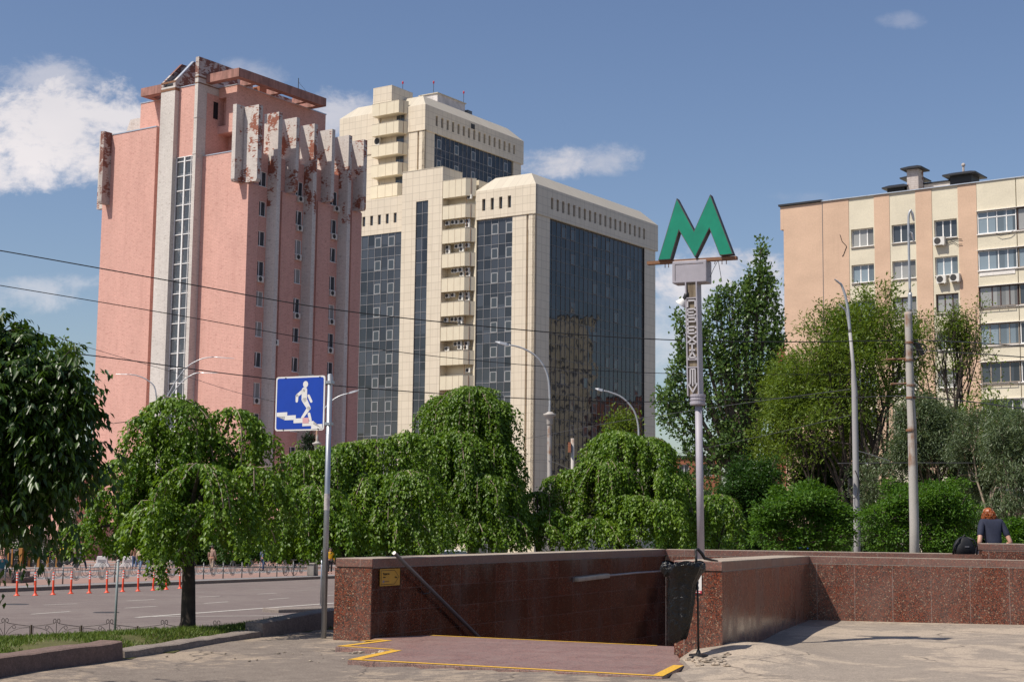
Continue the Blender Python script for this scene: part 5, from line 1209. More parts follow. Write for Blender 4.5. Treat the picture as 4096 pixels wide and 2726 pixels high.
# ================================================================ orange flexible bollards
BL = [(67, 2381), (141, 2380), (212, 2377), (283, 2373), (357, 2371), (427, 2369), (490, 2365), (552, 2363), (612, 2360), (665, 2356), (720, 2352)]
b0 = T('flexible_bollard', None, 'bollard', (0, 0, 0), 0, 'orange and white bollards in a row on the road')
m = MB(); m.lathe((0, 0, 0), [(.125, 0), (.12, .02), (.075, .045), (.05, .10), (.043, .16), (.042, .90), (.03, .93), (.005, .935)], 14); pst = m.build('post', MT['orange'], b0, True)
for z in (.60, .71, .82): m = MB(); m.lathe((0, 0, z), [(.0425, 0), (.0438, .002), (.0438, .055), (.0425, .057)], 14); m.build('white_band', MT['plastwhite'], b0)
wher = ['first from the left edge', 'second from the left edge', 'third from the left edge', 'fourth from the left edge', 'fifth from the left, left of the thin grey post', 'sixth from the left, nearest the thin grey post on its left', 'seventh from the left, just right of the thin grey post', 'eighth from the left, left of the hanging branch', 'ninth from the left, beside the hanging branch', 'tenth from the left, behind the hanging leaves', 'last one, next to the dark tree trunk']
for i, (q, wn) in enumerate(zip(BL, wher)):
    o = b0 if i == 0 else copy_tree(b0); p = rd(*q); o.location = (p[0], p[1], p[2]); o['label'] = 'orange white-banded bollard, ' + wn
    o.rotation_euler = (R(random.uniform(-2, 2)), R(random.uniform(-2, 2)), 0)

# ================================================================ thin posts
r_ = T('thin_post', 'thin grey-green post standing on the grass bank left of the tree trunk', 'post', (0, 0, 0)); p = at(459, 2525, 33.0); r_.location = (p[0], 33.0, -1.15)
m = MB(); m.tube([(0, 0, 0), (.012, 0, 1.80)], .026, 10); m.build('pole', plain('green_grey_paint', (.20, .235, .235), .5), r_, True); m = MB(); m.lathe((.012, 0, 1.80), [(.03, 0), (.03, .02), (.01, .03)], 10); m.build('cap', MT['plastwhite'], r_)
p = rd(1282, 2439); r_ = T('thin_post', 'thin pale post on the traffic island left of the granite wall', 'post', (p[0], p[1], p[2] + .1))
m = MB(); m.tube([(0, 0, 0), (0, 0, 1.9)], .026, 10); m.build('pole', MT['steel'], r_, True); m = MB(); m.lathe((0, 0, 0), [(.07, 0), (.07, .02), (.03, .03)], 10); m.build('base_flange', MT['steel'], r_)

# ================================================================ lamp posts
def lamp_arm(parent, p0, pts, head_a, head_b, r0=.05, r1=.03, hr=.09, slim=False):
    m = MB(); n = len(pts); m.tube(pts, [r0 + (r1 - r0) * i / (n - 1) for i in range(n)], 8); a = m.build('arm', MT['lampgrey'], parent, True)
    m = MB(); a_, b_ = np.array(head_a), np.array(head_b); d = b_ - a_; L = np.linalg.norm(d); d /= L
    sd = np.cross(d, (0, 0, 1)); sd /= np.linalg.norm(sd); up = np.cross(sd, d)
    def ring(c, w, h): return [m.p(c + sd * w * x + up * h * y) for x, y in ((-1, -.6), (-.7, .8), (.7, .8), (1, -.6))]
    rs = [ring(a_, hr * .4, hr * .35), ring(a_ + d * L * .18, hr * .95, hr * (.35 if slim else .8)), ring(a_ + d * L * .65, hr, hr * (.28 if slim else .75)), ring(b_, hr * .55, hr * .18)]
    for u, v in zip(rs, rs[1:]):
        for i in range(4): m.f.append([u[i], u[(i + 1) % 4], v[(i + 1) % 4], v[i]])
    m.f.append(rs[0]); m.f.append(rs[-1]); m.build('lamp_head', MT['lampgrey'], a); return a
def px3(pts, Y, o): return [np.array(at(x, y, Y)) - o for x, y in pts]
def spl(P, n=4):
    P = [np.array(p) for p in P]; out = []
    for i in range(len(P) - 1):
        p0, p1, p2, p3 = P[max(i - 1, 0)], P[i], P[i + 1], P[min(i + 2, len(P) - 1)]
        for t in np.linspace(0, 1, n, endpoint=False): out.append(.5 * (2 * p1 + (p2 - p0) * t + (2 * p0 - 5 * p1 + 4 * p2 - p3) * t * t + (3 * p1 - p0 - 3 * p2 + p3) * t ** 3))
    return out + [P[-1]]
def lamppost(label, Y, base_px, trunk, arms, mat='pole2', flange=None, name='lamp_post', heads=None, gz_=None):
    o = np.array(at(base_px, 2200, Y)); gz_ = far_z(Y) if gz_ is None else gz_; o[2] = gz_
    r_ = T(name, label, 'lamp post', o)
    pts = [np.array([0, 0, 0])] + px3([t[:2] for t in trunk], Y, o); pts[0][0] = pts[1][0] + .01
    m = MB(); m.tube(pts, [trunk[0][2] * 1.12] + [t[2] for t in trunk], 12); m.build('pole', MT[mat], r_, True)
    if flange:
        c = np.array(at(*flange, Y)) - o; m = MB(); m.lathe(c, [(.11, -.55), (.14, -.45), (.15, -.28), (.20, -.16), (.30, -.06), (.31, 0), (.16, .05), (.12, .10)], 16); m.build('collar', MT[mat], r_, True)
    for pts, ha, hb, *k in arms: lamp_arm(r_, None, spl(px3(pts, Y, o)), px3([ha], Y, o)[0], px3([hb], Y, o)[0], *k)
    return r_
lamppost('street lamp with three curved silver arms above the weeping tree, against the pink tower', 92, 640, [(640, 1700, .09), (640, 1640, .075)],
         [([(628, 1690), (622, 1560), (590, 1520), (550, 1502), (519, 1497)], (519, 1497), (464, 1495), .045, .028, .08, True), ([(656, 1640), (672, 1580), (735, 1480), (800, 1437), (855, 1427)], (855, 1427), (938, 1433), .045, .028, .08, True), ([(658, 1640), (678, 1590), (730, 1525), (775, 1495), (800, 1490)], (800, 1490), (878, 1491), .045, .028, .08, True)], 'lampgrey')
lamppost('short old street lamp with a white curved arm peeking out behind the blue sign', 98, 1268, [(1268, 1775, .10), (1268, 1700, .055)], [([(1268, 1720), (1275, 1670), (1316, 1613), (1355, 1585), (1395, 1572)], (1395, 1572), (1436, 1560), .055, .04, .11)], 'pole', (1268, 1771))
lamppost('grey street lamp with a ring collar in front of the cream office corner', 72, 2200, [(2199, 1920, .115), (2198, 1700, .105), (2197, 1660, .10)], [([(2198, 1660), (2199, 1590), (2190, 1500), (2150, 1430), (2090, 1392), (2032, 1378)], (2036, 1380), (1980, 1366), .06, .035, .12)], 'pole', (2199, 1655))
lamppost('street lamp arm curving left above the weeping tree in front of the dark glass wall', 76, 2556, [(2556, 1900, .10), (2555, 1760, .06)], [([(2555, 1760), (2553, 1700), (2535, 1640), (2490, 1590), (2440, 1568), (2415, 1562)], (2416, 1563), (2380, 1553), .055, .035, .11)], 'pole')
lamppost('slim grey lamp post with two short heads, left of the thicker pole', 48, 3426, [(3428, 2150, .103), (3418, 1560, .094), (3414, 1500, .080), (3413, 1460, .058), (3400, 1330, .05)],
         [([(3400, 1330), (3392, 1240), (3380, 1180), (3366, 1140), (3358, 1132)], (3366, 1138), (3338, 1116), .048, .034, .075, True), ([(3402, 1350), (3388, 1255), (3374, 1232)], (3380, 1238), (3356, 1216), .036, .03, .07, True)], 'pole2', gz_=-.6)
thick = lamppost('thick rust-stained pole with a thin lamp arm in front of the apartment block', 40, 3655, [(3657, 2100, .125), (3648, 1700, .118), (3640, 1540, .103), (3633, 1260, .100), (3632.5, 1248, .100)],
         [([(3640, 1248), (3640, 1180), (3641, 1175)], (3641, 1178), (3641, 1176), .056, .056, .01), ([(3640, 1180), (3636, 1020), (3634, 880), (3640, 845), (3647, 842)], (3647, 846), (3656, 884), .034, .03, .075, True), ([(3637, 935), (3640, 928), (3646, 932)], (3646, 930), (3656, 968), .02, .02, .07, True)], 'pole', gz_=-.5)
o = np.array(thick.location)
m = MB()
for a, b in ((1370, .11), (1440, .112), (1541, .116), (1590, .124), (1720, .122)): c = np.array(at(3644 if a > 1500 else 3637, a, 40)) - o; m.lathe(c, [(b, -.03), (b + .012, -.025), (b + .012, .025), (b, .03)], 14)
m.build('clamp_band', MT['rust'], thick)
for y_, x_ in ((1437, 3545), (1535, 3565)):
    m = MB(); m.tube(px3([(3640, y_ - 3), (x_, y_)], 40, o), .03, 6); m.build('rusty_bracket', MT['rust'], thick)
m = MB(); m.tube(px3([(3665, 1372), (3680, 1395), (3692, 1420)], 40, o), .06, 6); m.tube(px3([(3665, 1372), (3672, 1425), (3660, 1440)], 40, o), .03, 6); m.tube(px3([(3665, 1372), (3622, 1370), (3620, 1420)], 40, o), .03, 5); m.tube(px3([(3665, 1372), (3700, 1380), (3708, 1400), (3690, 1415)], 40, o), .02, 5); m.build('insulator', MT['black'], thick)
m = MB(); m.tube(spl(px3([(3648, 1560), (3656, 1700), (3664, 1850), (3672, 1960), (3666, 2010)], 39.85, o)), .012, 5); m.build('loose_cable', MT['thinwire'], thick)
slim = [x for x in bpy.data.objects if x.get('label', '').startswith('slim grey lamp post')][0]; o = np.array(slim.location)
m = MB(); q = px3([(3396, 1912), (3410, 1912), (3410, 1940), (3396, 1940)], 47.8, o); m.hexa([a + np.array([0, -.06, 0]) for a in q], [a + np.array([0, .1, 0]) for a in q]); m.build('black_box', MT['black'], slim)
m = MB(); m.tube(spl(px3([(3394, 1940), (3394, 1975), (3412, 1992), (3430, 1975), (3434, 1920), (3420, 1880)], 47.8, o)), .016, 5); m.build('loose_cable', MT['wire'], slim)
r_ = T('utility_pole', 'short grey pole with an orange box in front of the dark glass wall', 'pole', at(2292, 2200, 64) * [1, 1, 0] + [0, 0, far_z(64)]); o = np.array(r_.location)
m = MB(); m.tube([(0, 0, 0)] + px3([(2290, 1752)], 64, o), .075, 10); m.build('pole', MT['pole'], r_, True)
m = MB(); c = px3([(2278, 1787)], 63.9, o)[0]; m.box(c[0] - .06, c[0] + .05, c[1] - .08, c[1] + .08, c[2] - .22, c[2] + .2); m.build('orange_box', MT['orbrick'], r_)

# ================================================================ overhead wires
def wire(label, pts, r, mat='wire'):
    Q = [np.array(at(x, y, Y)) for x, y, Y in pts]
    if pts[0][0] < 0: Q = [Q[0] + (Q[0] - Q[1]) * 14 / np.linalg.norm(Q[0] - Q[1])] + Q
    if pts[-1][0] > 4096: Q = Q + [Q[-1] + (Q[-1] - Q[-2]) * 10 / np.linalg.norm(Q[-1] - Q[-2])]
    P = spl(Q, 6); m = MB(); m.tube(P, r, 5); return tag(m.build('overhead_wire', MT[mat], None, True), label, 'wire')
wire('thick black cable from the upper left to the thick right pole, topmost of the cables', [(-300, 955, 33), (0, 1002, 33.5), (720, 1130, 34.5), (1340, 1238, 35.5), (2080, 1318, 37), (2640, 1357, 38), (3140, 1367, 39), (3632, 1360, 40)], .0135)
wire('second black cable below the top one, crossing the pink tower at mid height', [(-300, 1093, 33), (0, 1141, 34), (700, 1258, 36), (1430, 1385, 40), (2080, 1457, 43), (2650, 1492, 46), (3415, 1497, 48)], .010)
wire('black cable crossing low over the pink tower behind the blue sign', [(-300, 1360, 40), (0, 1386, 42), (390, 1424, 44), (960, 1500, 47), (1440, 1550, 50), (2080, 1592, 54), (2640, 1606, 58), (3100, 1592, 60), (3420, 1585, 62)], .016)
wire('thin wire slanting down across the left of the pink tower', [(-200, 1230, 40), (0, 1277, 42), (390, 1400, 46), (700, 1490, 49), (960, 1572, 53), (1250, 1640, 56)], .008, 'thinwire')
wire('thin pale wire rising to the right behind the metro post', [(2100, 1755, 70), (2440, 1690, 66), (2740, 1645, 60), (3060, 1600, 52), (3400, 1556, 48)], .010, 'thinwire')
wire('thin pale wire low behind the metro post and poplar', [(2480, 1860, 66), (2800, 1795, 60), (3060, 1740, 55), (3400, 1660, 48)], .008, 'thinwire')
wire('black cable leaving the thick right pole to the right, upper of three', [(3640, 1358, 40), (3740, 1362, 38), (3900, 1370, 34), (4096, 1385, 31), (4400, 1410, 28)], .012)
wire('black cable leaving the thick right pole to the right, middle of three', [(3640, 1395, 40), (3720, 1402, 38), (3900, 1414, 35), (4096, 1428, 31), (4400, 1455, 28)], .012)
wire('double cable with black joints crossing behind the thick right pole, lowest of three', [(3425, 1588, 48), (3600, 1583, 42), (3700, 1588, 39), (3900, 1608, 35), (4096, 1634, 31), (4400, 1670, 28)], .013)
wire('thin steel wire between the slim lamp post and the bushes on the right', [(3425, 1800, 48), (3500, 1822, 47), (3560, 1843, 46)], .014, 'thinwire')
wire('horizontal rusty cable behind the two right poles', [(3350, 1852, 50), (3500, 1850, 50), (3640, 1850, 50), (3900, 1850, 50)], .012, 'thinwire')
wire('short trolley wire with a dark clamp at the left of the pink tower', [(390, 1655, 60), (445, 1690, 62), (470, 1690, 62), (560, 1680, 64)], .014)
wire('thin wires in front of the cream building base beside the ring-collared lamp', [(2080, 1850, 78), (2190, 1840, 72), (2330, 1900, 70)], .010, 'thinwire')

# ================================================================ people
def skin_obj(name, pts, edges, rad, mat, parent, sub=2):
    me = bpy.data.meshes.new(name); me.from_pydata([tuple(map(float, p)) for p in pts], edges, []); me.materials.append(mat)
    o = link(name, me, parent); sk = o.modifiers.new('skin', 'SKIN'); me.skin_vertices
    if not me.skin_vertices:
        bm_ = bmesh.new(); bm_.from_mesh(me); bm_.verts.layers.skin.verify(); bm_.to_mesh(me); bm_.free()
    for v, r in zip(me.skin_vertices[0].data, rad): v.radius = (r, r) if not isinstance(r, tuple) else r; v.use_root = False
    me.skin_vertices[0].data[0].use_root = True; sk.use_smooth_shade = True
    s = o.modifiers.new('sub', 'SUBSURF'); s.levels = sub; s.render_levels = sub; return o
def person(label, loc, rz, shirt, trousers, hair, H=1.68, pose='stand', stride=.0, arms=None, hair_len=.0, sleeves=True, shoe=(.05, .045, .05), legs_col=None, lean=0.0, bare_legs=False):
    """faces local -y"""
    r_ = T('person', label, 'person', loc, rz); k = H / 1.70
    hz_ = .93 if pose != 'sit' else .10
    def y_(z): return -lean * max(0, z - hz_)
    pel = (0, 0, hz_); bel = (0, y_(hz_ + .14), hz_ + .14); chest = (0, y_(hz_ + .36), hz_ + .36); neck = (0, y_(hz_ + .54), hz_ + .545); nk2 = (0, y_(hz_ + .6) - .02, hz_ + .61); head = (0, y_(hz_ + .66) - .035, hz_ + .69); crown = (0, y_(hz_ + .7) - .02, hz_ + .77)
    P_ = [pel, bel, chest, neck, nk2, head, crown]; E_ = [(0, 1), (1, 2), (2, 3), (3, 4), (4, 5), (5, 6)]; RD = [(.15, .11), (.135, .10), (.155, .105), (.055, .055), (.052, .052), (.082, .095), (.065, .07)]
    P_.append((0, head[1] - .115, head[2] - .02)); E_.append((5, 7)); RD.append(.014)
    for s in (-1, 1): P_.append((s * .095, head[1] + .01, head[2] - .01)); E_.append((5, len(P_) - 1)); RD.append(.016)
    joints = {}
    for s in (-1, 1):
        sh = np.array((s * .185, chest[1], hz_ + .49)); a = (arms or {}).get(s, ((s * .25, chest[1] + .02, hz_ + .20), (s * .27, chest[1] - .06, hz_ - .05)))
        el, wr = np.array(a[0]), np.array(a[1]); b = len(P_); P_ += [sh, el, wr]; E_ += [(2, b), (b, b + 1), (b + 1, b + 2)]; RD += [.062, .044, .030]
        d = (wr - el) / np.linalg.norm(wr - el); palm = wr + d * .055; P_.append(palm); E_.append((b + 2, b + 3)); RD.append((.028, .018))
        sd = np.cross(d, (0, 1, .2)); sd /= np.linalg.norm(sd)
        for j, f in enumerate((-.030, -.011, .009, .028)):
            ln = (.065, .078, .074, .058)[j]; q1 = palm + sd * f + d * ln * .55; q2 = q1 + (d * .8 + np.array((0, -.5, 0))) * ln * .5; n_ = len(P_); P_ += [q1, q2]; E_ += [(b + 3, n_), (n_, n_ + 1)]; RD += [.0095, .008]
        q1 = wr + d * .03 - sd * .038 + np.array((0, -.015, 0)); n_ = len(P_); P_ += [q1, q1 + d * .03 + np.array((0, -.012, 0))]; E_ += [(b + 3, n_), (n_, n_ + 1)]; RD += [.010, .0085]; joints[s] = (sh, el, wr)
        hip = np.array((s * .095, 0, hz_ - .06))
        if pose == 'sit': kn = np.array((s * .13, -.45, hz_ + .03)); an = np.array((s * .13, -.47, hz_ - .42)); to = an + np.array((0, -.16, -.05))
        else:
            st_ = s * stride; kn = np.array((s * .10, -st_ * .55 - .03, .50)); an = np.array((s * .10, -st_ + (.06 if st_ < 0 else 0), .085 + (.06 if st_ < -.1 else 0))); to = an + np.array((0, -.15, -.05))
        b = len(P_); P_ += [hip, kn, an, to]; E_ += [(0, b), (b, b + 1), (b + 1, b + 2), (b + 2, b + 3)]; RD += [(.088, .095), .058, .040, .032]; joints[('l', s)] = (hip, kn, an, to)
    for i in range(len(P_)): P_[i] = np.array(P_[i]) * k
    skin_obj('body', P_, E_, [(a * k, b * k) if isinstance((a, b), tuple) else a for a, b in [(x if isinstance(x, tuple) else (x, x)) for x in RD]], MT['skin'], r_)
    sh_m = plain('shirt_fabric', shirt, .85, var=.15, scale=14, bump=.3); tr_m = plain('trouser_fabric', trousers, .85, var=.18, scale=14, bump=.3)
    Q = [pel, bel, chest, (0, y_(hz_ + .53), hz_ + .52)]; E2 = [(0, 1), (1, 2), (2, 3)]; R2 = [(.165, .13), (.155, .12), (.175, .125), (.075, .07)]
    for s in (-1, 1):
        sh, el, wr = joints[s]; b = len(Q); Q += [sh, sh + (el - sh) * (.95 if sleeves else .72)]; E2 += [(2, b), (b, b + 1)]; R2 += [.080, .062]
        if sleeves: Q.append(wr - (wr - el) * .06); E2.append((b + 1, b + 2)); R2.append(.046)
    skin_obj('shirt', [np.array(q) * k for q in Q], E2, [(x[0] * k, x[1] * k) if isinstance(x, tuple) else x * k for x in R2], sh_m, r_)
    Q = [(pel[0], pel[1], hz_ + .04)]; E2 = []; R2 = [(.155, .125)]
    for s in (-1, 1):
        hip, kn, an, to = joints[('l', s)]; b = len(Q); Q += [hip, kn] + ([] if bare_legs else [an + np.array((0, 0, .02))]); E2 += [(0, b), (b, b + 1)] + ([] if bare_legs else [(b + 1, b + 2)]); R2 += [(.105, .112), .076] + ([] if bare_legs else [.062])
    skin_obj('trousers', [np.array(q) * k for q in Q], E2, [(x[0] * k, x[1] * k) if isinstance(x, tuple) else x * k for x in R2], tr_m, r_)
    for s in (-1, 1):
        hip, kn, an, to = joints[('l', s)]; m = MB(); c = (an * .55 + to * .45) * k; m.ball((c[0], c[1], c[2] - .035), .048, .13, .045, 8, 6); m.build('shoe', plain('shoe_leather', shoe, .5), r_, True)
    hm = plain('hair', hair, .6, var=.4, scale=30, bump=.6); m = MB(); rg = random.Random(int(H * 1000) + int(abs(loc[0]) * 10))
    hc = np.array(head) * k; m.ball((hc[0], hc[1] + .022, hc[2] + .045), .105, .112, .10, 12, 8, .05, rg)
    if hair_len: m.ball((hc[0], hc[1] + .075, hc[2] - hair_len * .4), .09, .05, .06 + hair_len * .55, 10, 7, .08, rg)
    m.build('hair', hm, r_, True)
    m = MB()
    for s in (-1, 1): m.ball((hc[0] + s * .032, hc[1] - .087, hc[2] + .005), .012, .01, .010, 6, 4)
    m.build('eyes', MT['black'], r_); return r_
def plz(x, y): p = rd(x, y, .13); return (p[0], p[1], p[2])
BLUE = (.16, .22, .33); LBLUE = (.33, .39, .47)
# seated woman on the block at the left edge
pb = at(28, 2284, 76); blk_z = float(pb[2])
r_ = T('stone_block', 'large dark granite seat block behind the ornamental fence at the left edge', 'stone block', (0, 0, 0)); a, b = at(-140, 2290, 75), at(78, 2290, 75.5)
m = MB(); m.box(a[0], b[0], 74.4, 77.2, far_z(75) - .1, blk_z); m.build('seat_slab', MT['kerbred'], r_, bevel=.03); m = MB(); c_ = at(95, 2305, 75.2); m.box(b[0], c_[0], 74.6, 77, far_z(75) - .1, blk_z - .26); m.build('lower_step', MT['kerbred'], r_, bevel=.03)
w = person('seated person with short brown hair in a teal jacket holding both hands to the mouth', (pb[0] - .08, 75.4, blk_z), R(35), (.045, .165, .19), (.035, .035, .05), (.19, .10, .055), 1.66, 'sit', arms={-1: ((-.29, -.16, .42), (-.10, -.26, .66)), 1: ((.29, -.16, .42), (.10, -.26, .66))})
dp = plz(231, 2267)
person('delivery rider in black standing with a yellow square backpack', dp, R(-100), (.016, .015, .02), (.02, .02, .024), (.02, .018, .018), 1.74)
r_ = T('backpack', 'yellow square delivery backpack worn by the rider in black', 'backpack', (dp[0] + .25, dp[1] - .05, dp[2] + .98), R(-12))
m = MB(); m.box(-.02, .46, -.25, .25, 0, .48); m.build('bag_body', plain('yellow_fabric', (.42, .29, .02), .7), r_, bevel=.04); m = MB(); m.box(.0, .44, -.27, -.25, .06, .2); m.box(.06, .40, -.262, -.252, .24, .32); m.build('pocket', plain('dull_yellow', (.28, .21, .03), .7), r_, bevel=.01); m = MB(); m.tube([(-.02, -.15, .42), (-.2, -.15, .48), (-.22, -.15, .1), (-.02, -.15, .03)], .02, 6); m.build('strap', MT['black'], r_)
person('pedestrian in dark trousers striding behind the fence, mostly hidden by the hanging leaves', plz(327, 2280), R(75), (.10, .10, .13), (.02, .024, .045), (.05, .035, .03), 1.72, stride=.28)
person('woman in a black top and pale jeans from behind, right one of the pair', plz(592, 2295), R(190), (.016, .013, .020), LBLUE, (.10, .05, .03), 1.68, stride=.16, hair_len=.22, shoe=(.6, .58, .56))
person('woman in a beige top and blue jeans seen from behind, left one of the pair', plz(558, 2292), R(165), (.46, .36, .25), BLUE, (.16, .09, .05), 1.64, stride=.20, hair_len=.18, shoe=(.6, .58, .56))
person('pedestrian in dark blue jeans left of the pair of women', plz(537, 2273), R(200), (.25, .13, .08), (.09, .14, .24), (.05, .04, .03), 1.75, stride=.10)
person('pedestrian in beige shorts behind the fence right of the tree trunk', plz(846, 2281), R(170), (.33, .22, .17), (.42, .32, .23), (.05, .04, .03), 1.74, stride=.12, shoe=(.04, .04, .04))
person('pedestrian in dark blue trousers behind the fence under the weeping trees', plz(1052, 2283), R(150), (.10, .12, .2), (.04, .06, .12), (.04, .03, .03), 1.72, stride=.18)
person('small figure in a yellow jacket between the sign pole and the granite wall', plz(1319, 2292), R(20), (.72, .40, .01), (.02, .02, .025), (.04, .03, .03), 1.7)
# red-haired person on the far parapet
sp_ = at(3990, 2180, 29.1); seat = (sp_[0], 29.25, 1.07)
rh = person('person with curly red hair in a navy short-sleeved shirt sitting with their back to us', seat, R(184), (.014, .018, .040), (.03, .035, .06), (.30, .065, .012), 1.72, 'sit', arms={-1: ((-.305, .02, .20), (-.20, -.25, .16)), 1: ((.305, .02, .20), (.20, -.25, .16))}, sleeves=False, lean=.42)
hm = [c for c in rh.children if c.name.startswith('hair')][0]; bpy.data.objects.remove(hm)
m = MB(); rg = random.Random(2); hc = np.array((0, -.285, .765))
for i in range(560):
    d = np.array([rg.gauss(0, 1), rg.gauss(0, 1), rg.gauss(0, 1)]); d /= np.linalg.norm(d)
    if d[1] < -.55: continue
    p = hc + d * np.array((.15, .14, .14)) * rg.uniform(.72, 1.0) + np.array((0, .03, -.045)); p[2] -= .07 * max(0, -d[2]) ; p[0] *= 1 + .35 * max(0, -d[2]); p[2] -= .03 * abs(d[0])
    rr_ = rg.uniform(.014, .022); ph = rg.uniform(0, 6); ax = np.cross(d, (rg.gauss(0, 1), rg.gauss(0, 1), rg.gauss(0, 1))); ax /= np.linalg.norm(ax); bx = np.cross(d, ax)
    m.tube([p + ax * rr_ * math.cos(ph + t) + bx * rr_ * math.sin(ph + t) - np.array((0, 0, t * .008)) for t in np.linspace(0, 6.5, 9)], .0065, 4)
m.ball(hc, .11, .105, .115, 10, 8, .05, rg)
gh = G('curly_red_hair'); nh = gh.noise(gh.co(), 40, 4, .7); gh.fin(gh.mix(nh, (.10, .02, .004), (.42, .105, .016)), .45); m.build('hair', gh.m, rh)
# black backpack on the parapet
c_ = at(3860, 2207, 28.9); r_ = T('backpack', 'black backpack with shoulder straps standing on the far granite parapet', 'backpack', (c_[0], 28.95, 1.066), R(8))
m = MB(); rg = random.Random(8)
rings = []
for z, w_, d_ in ((0, .19, .11), (.06, .205, .13), (.16, .19, .13), (.24, .155, .11), (.30, .10, .08), (.325, .05, .04)):
    rings.append([m.p((w_ * (abs(math.cos(t)) ** .7) * (1 if math.cos(t) > 0 else -1) * (1 + rg.uniform(-.04, .04)), d_ * (abs(math.sin(t)) ** .7) * (1 if math.sin(t) > 0 else -1), z)) for t in np.linspace(0, 2 * math.pi, 21)[:-1]])
for a, b in zip(rings, rings[1:]):
    for i in range(20): m.f.append([a[i], a[(i + 1) % 20], b[(i + 1) % 20], b[i]])
m.f.append(rings[-1]); blk = plain('black_nylon', (.010, .010, .012), .6, var=.3, scale=12, bump=.5); m.build('bag_body', blk, r_, True)
for s in (-1, 1): m = MB(); m.tube([(s * .05, -.03, .315), (s * .15, -.10, .27), (s * .225, -.08, .14), (s * .235, -.03, .0)], .018, 6); m.build('shoulder_strap', blk, r_, True)
m = MB(); m.tube([(-.035, -.02, .32), (0, -.03, .36), (.035, -.02, .32)], .010, 6); m.build('grab_handle', blk, r_); m = MB(); m.box(-.04, .04, -.135, -.128, .135, .15); m.build('tag', MT['mull'], r_)

# ================================================================ things on the plaza
def planter_logo(m, x, z, s=.12):
    m.tube([(x + s * (-.5 + .35 * math.cos(t)), 0, z + s * (.25 + .45 * math.sin(t))) for t in np.linspace(2.6, -1.2, 8)] + [(x - s * .75, 0, z - s * .7)], s * .07, 4); m.tube([(x + s * .6, 0, z + s * .8), (x + s * .1, 0, z - .1 * s), (x + s * .45, 0, z - s * .75), (x + s * .7, 0, z - s * .3)], s * .07, 4)
PLY = 117.0
def pz_(px): return at(px, 2265, PLY)
dark = plain('dark_panel', (.022, .022, .024), .6); wood = plain('orange_wood', (.36, .16, .035), .6, var=.2, scale=3)
gzp = far_z(PLY) + .13
labs = ['dark planter box with an orange post, next to the dark waste bins', 'dark planter box, second from the waste bins', 'dark planter box, third from the waste bins', 'dark planter box nearest the delivery rider']
pts_ = [(94, 111), (120, 148), (157, 185), (194, 222)]
for (xa, xb), lb in zip(pts_, labs):
    a, b = pz_(xa)[0], pz_(xb)[0]; r_ = T('planter', lb, 'planter', (a, PLY, gzp), 0, 'planter boxes in front of the building'); w_ = b - a
    m = MB(); m.box(0, w_, 0, .7, .04, .72); m.build('box', dark, r_); m = MB(); m.box(w_, w_ + .17, -.05, .75, 0, .75); m.build('post', wood, r_); m = MB(); planter_logo(m, w_ * .55, .42, .13); o = m.build('logo', MT['signwhite'], r_); o.location = (0, -.012, 0)
a, b = pz_(18)[0], pz_(92)[0]; r_ = T('waste_bins', 'dark recycling bin cabinet with round holes and an orange end panel at the left', 'waste bins', (a, PLY - .3, gzp)); w_ = b - a
m = MB(); m.box(0, w_ - .28, 0, .9, .03, 1.32); m.build('cabinet', dark, r_); m = MB(); m.box(w_ - .28, w_, -.08, .98, 0, 1.42); m.box(.30, .40, -.06, .0, 0, 1.3); m.box(w_ * .42, w_ * .42 + .1, -.06, 0, 0, 1.35); m.build('end_panel', wood, r_)
m = MB(); m.box(.45, w_ - .32, -.03, 0, 1.04, 1.30); m.build('top_panel', MT['mulldark'], r_); m = MB()
for f in (.30, .62, .78): m.hexa([(w_ * f + .07 * math.cos(t), -.045, 1.16 + .07 * math.sin(t)) for t in np.linspace(0, 6.28, 13)[:-1]], [(w_ * f + .07 * math.cos(t), -.02, 1.16 + .07 * math.sin(t)) for t in np.linspace(0, 6.28, 13)[:-1]])
m.build('round_hole', MT['black'], r_); m = MB(); planter_logo(m, w_ * .68, .66, .16); o = m.build('logo', MT['signwhite'], r_); o.location = (0, -.04, 0)
# scooter-like pram
p = plz(268, 2268); r_ = T('motor_scooter', 'black motor scooter with a green tail parked beside the delivery rider', 'scooter', p, R(4))
def wheel(parent, x, y, z, r, w, nm='wheel', tyre='black'):
    m = MB(); m.lathe((0, 0, 0), [(r * .62, -w / 2), (r * .95, -w / 2), (r, -w * .25), (r, w * .25), (r * .95, w / 2), (r * .62, w / 2)], 20); o = m.build(nm, MT[tyre], parent, True); o.location = (x, y, z); o.rotation_euler = (R(90), 0, 0)
    m = MB(); m.lathe((0, 0, 0), [(r * .62, -w * .3), (r * .6, w * .3), (.01, w * .3)], 14); m.build('rim', MT['lampgrey'], o); return o
wheel(r_, .62, 0, .25, .25, .11); wheel(r_, -.55, 0, .25, .25, .11)
m = MB(); m.profile_y([(-.75, .45), (-.45, .28), (.15, .25), (.35, .42), (.85, .55), (.9, .75), (.35, .80), (.1, .62), (-.2, .40), (-.45, .42), (-.5, .95), (-.62, .95)], -.14, .14); m.build('scooter_body', dark, r_, bevel=.03)
m = MB(); m.profile_y([(.3, .80), (.9, .76), (.92, .86), (.3, .90)], -.15, .15); m.build('seat', MT['black'], r_, bevel=.02); m = MB(); m.box(.75, .93, -.12, .12, .55, .68); m.build('tail_panel', plain('green_plastic', (.02, .18, .06), .4), r_); m = MB(); m.tube([(-.5, -.3, 1.0), (-.55, 0, .96), (-.5, .3, 1.0)], .02, 6); m.tube([(-.55, 0, .25), (-.58, 0, .95)], .03, 6); m.build('handlebar', MT['black'], r_)
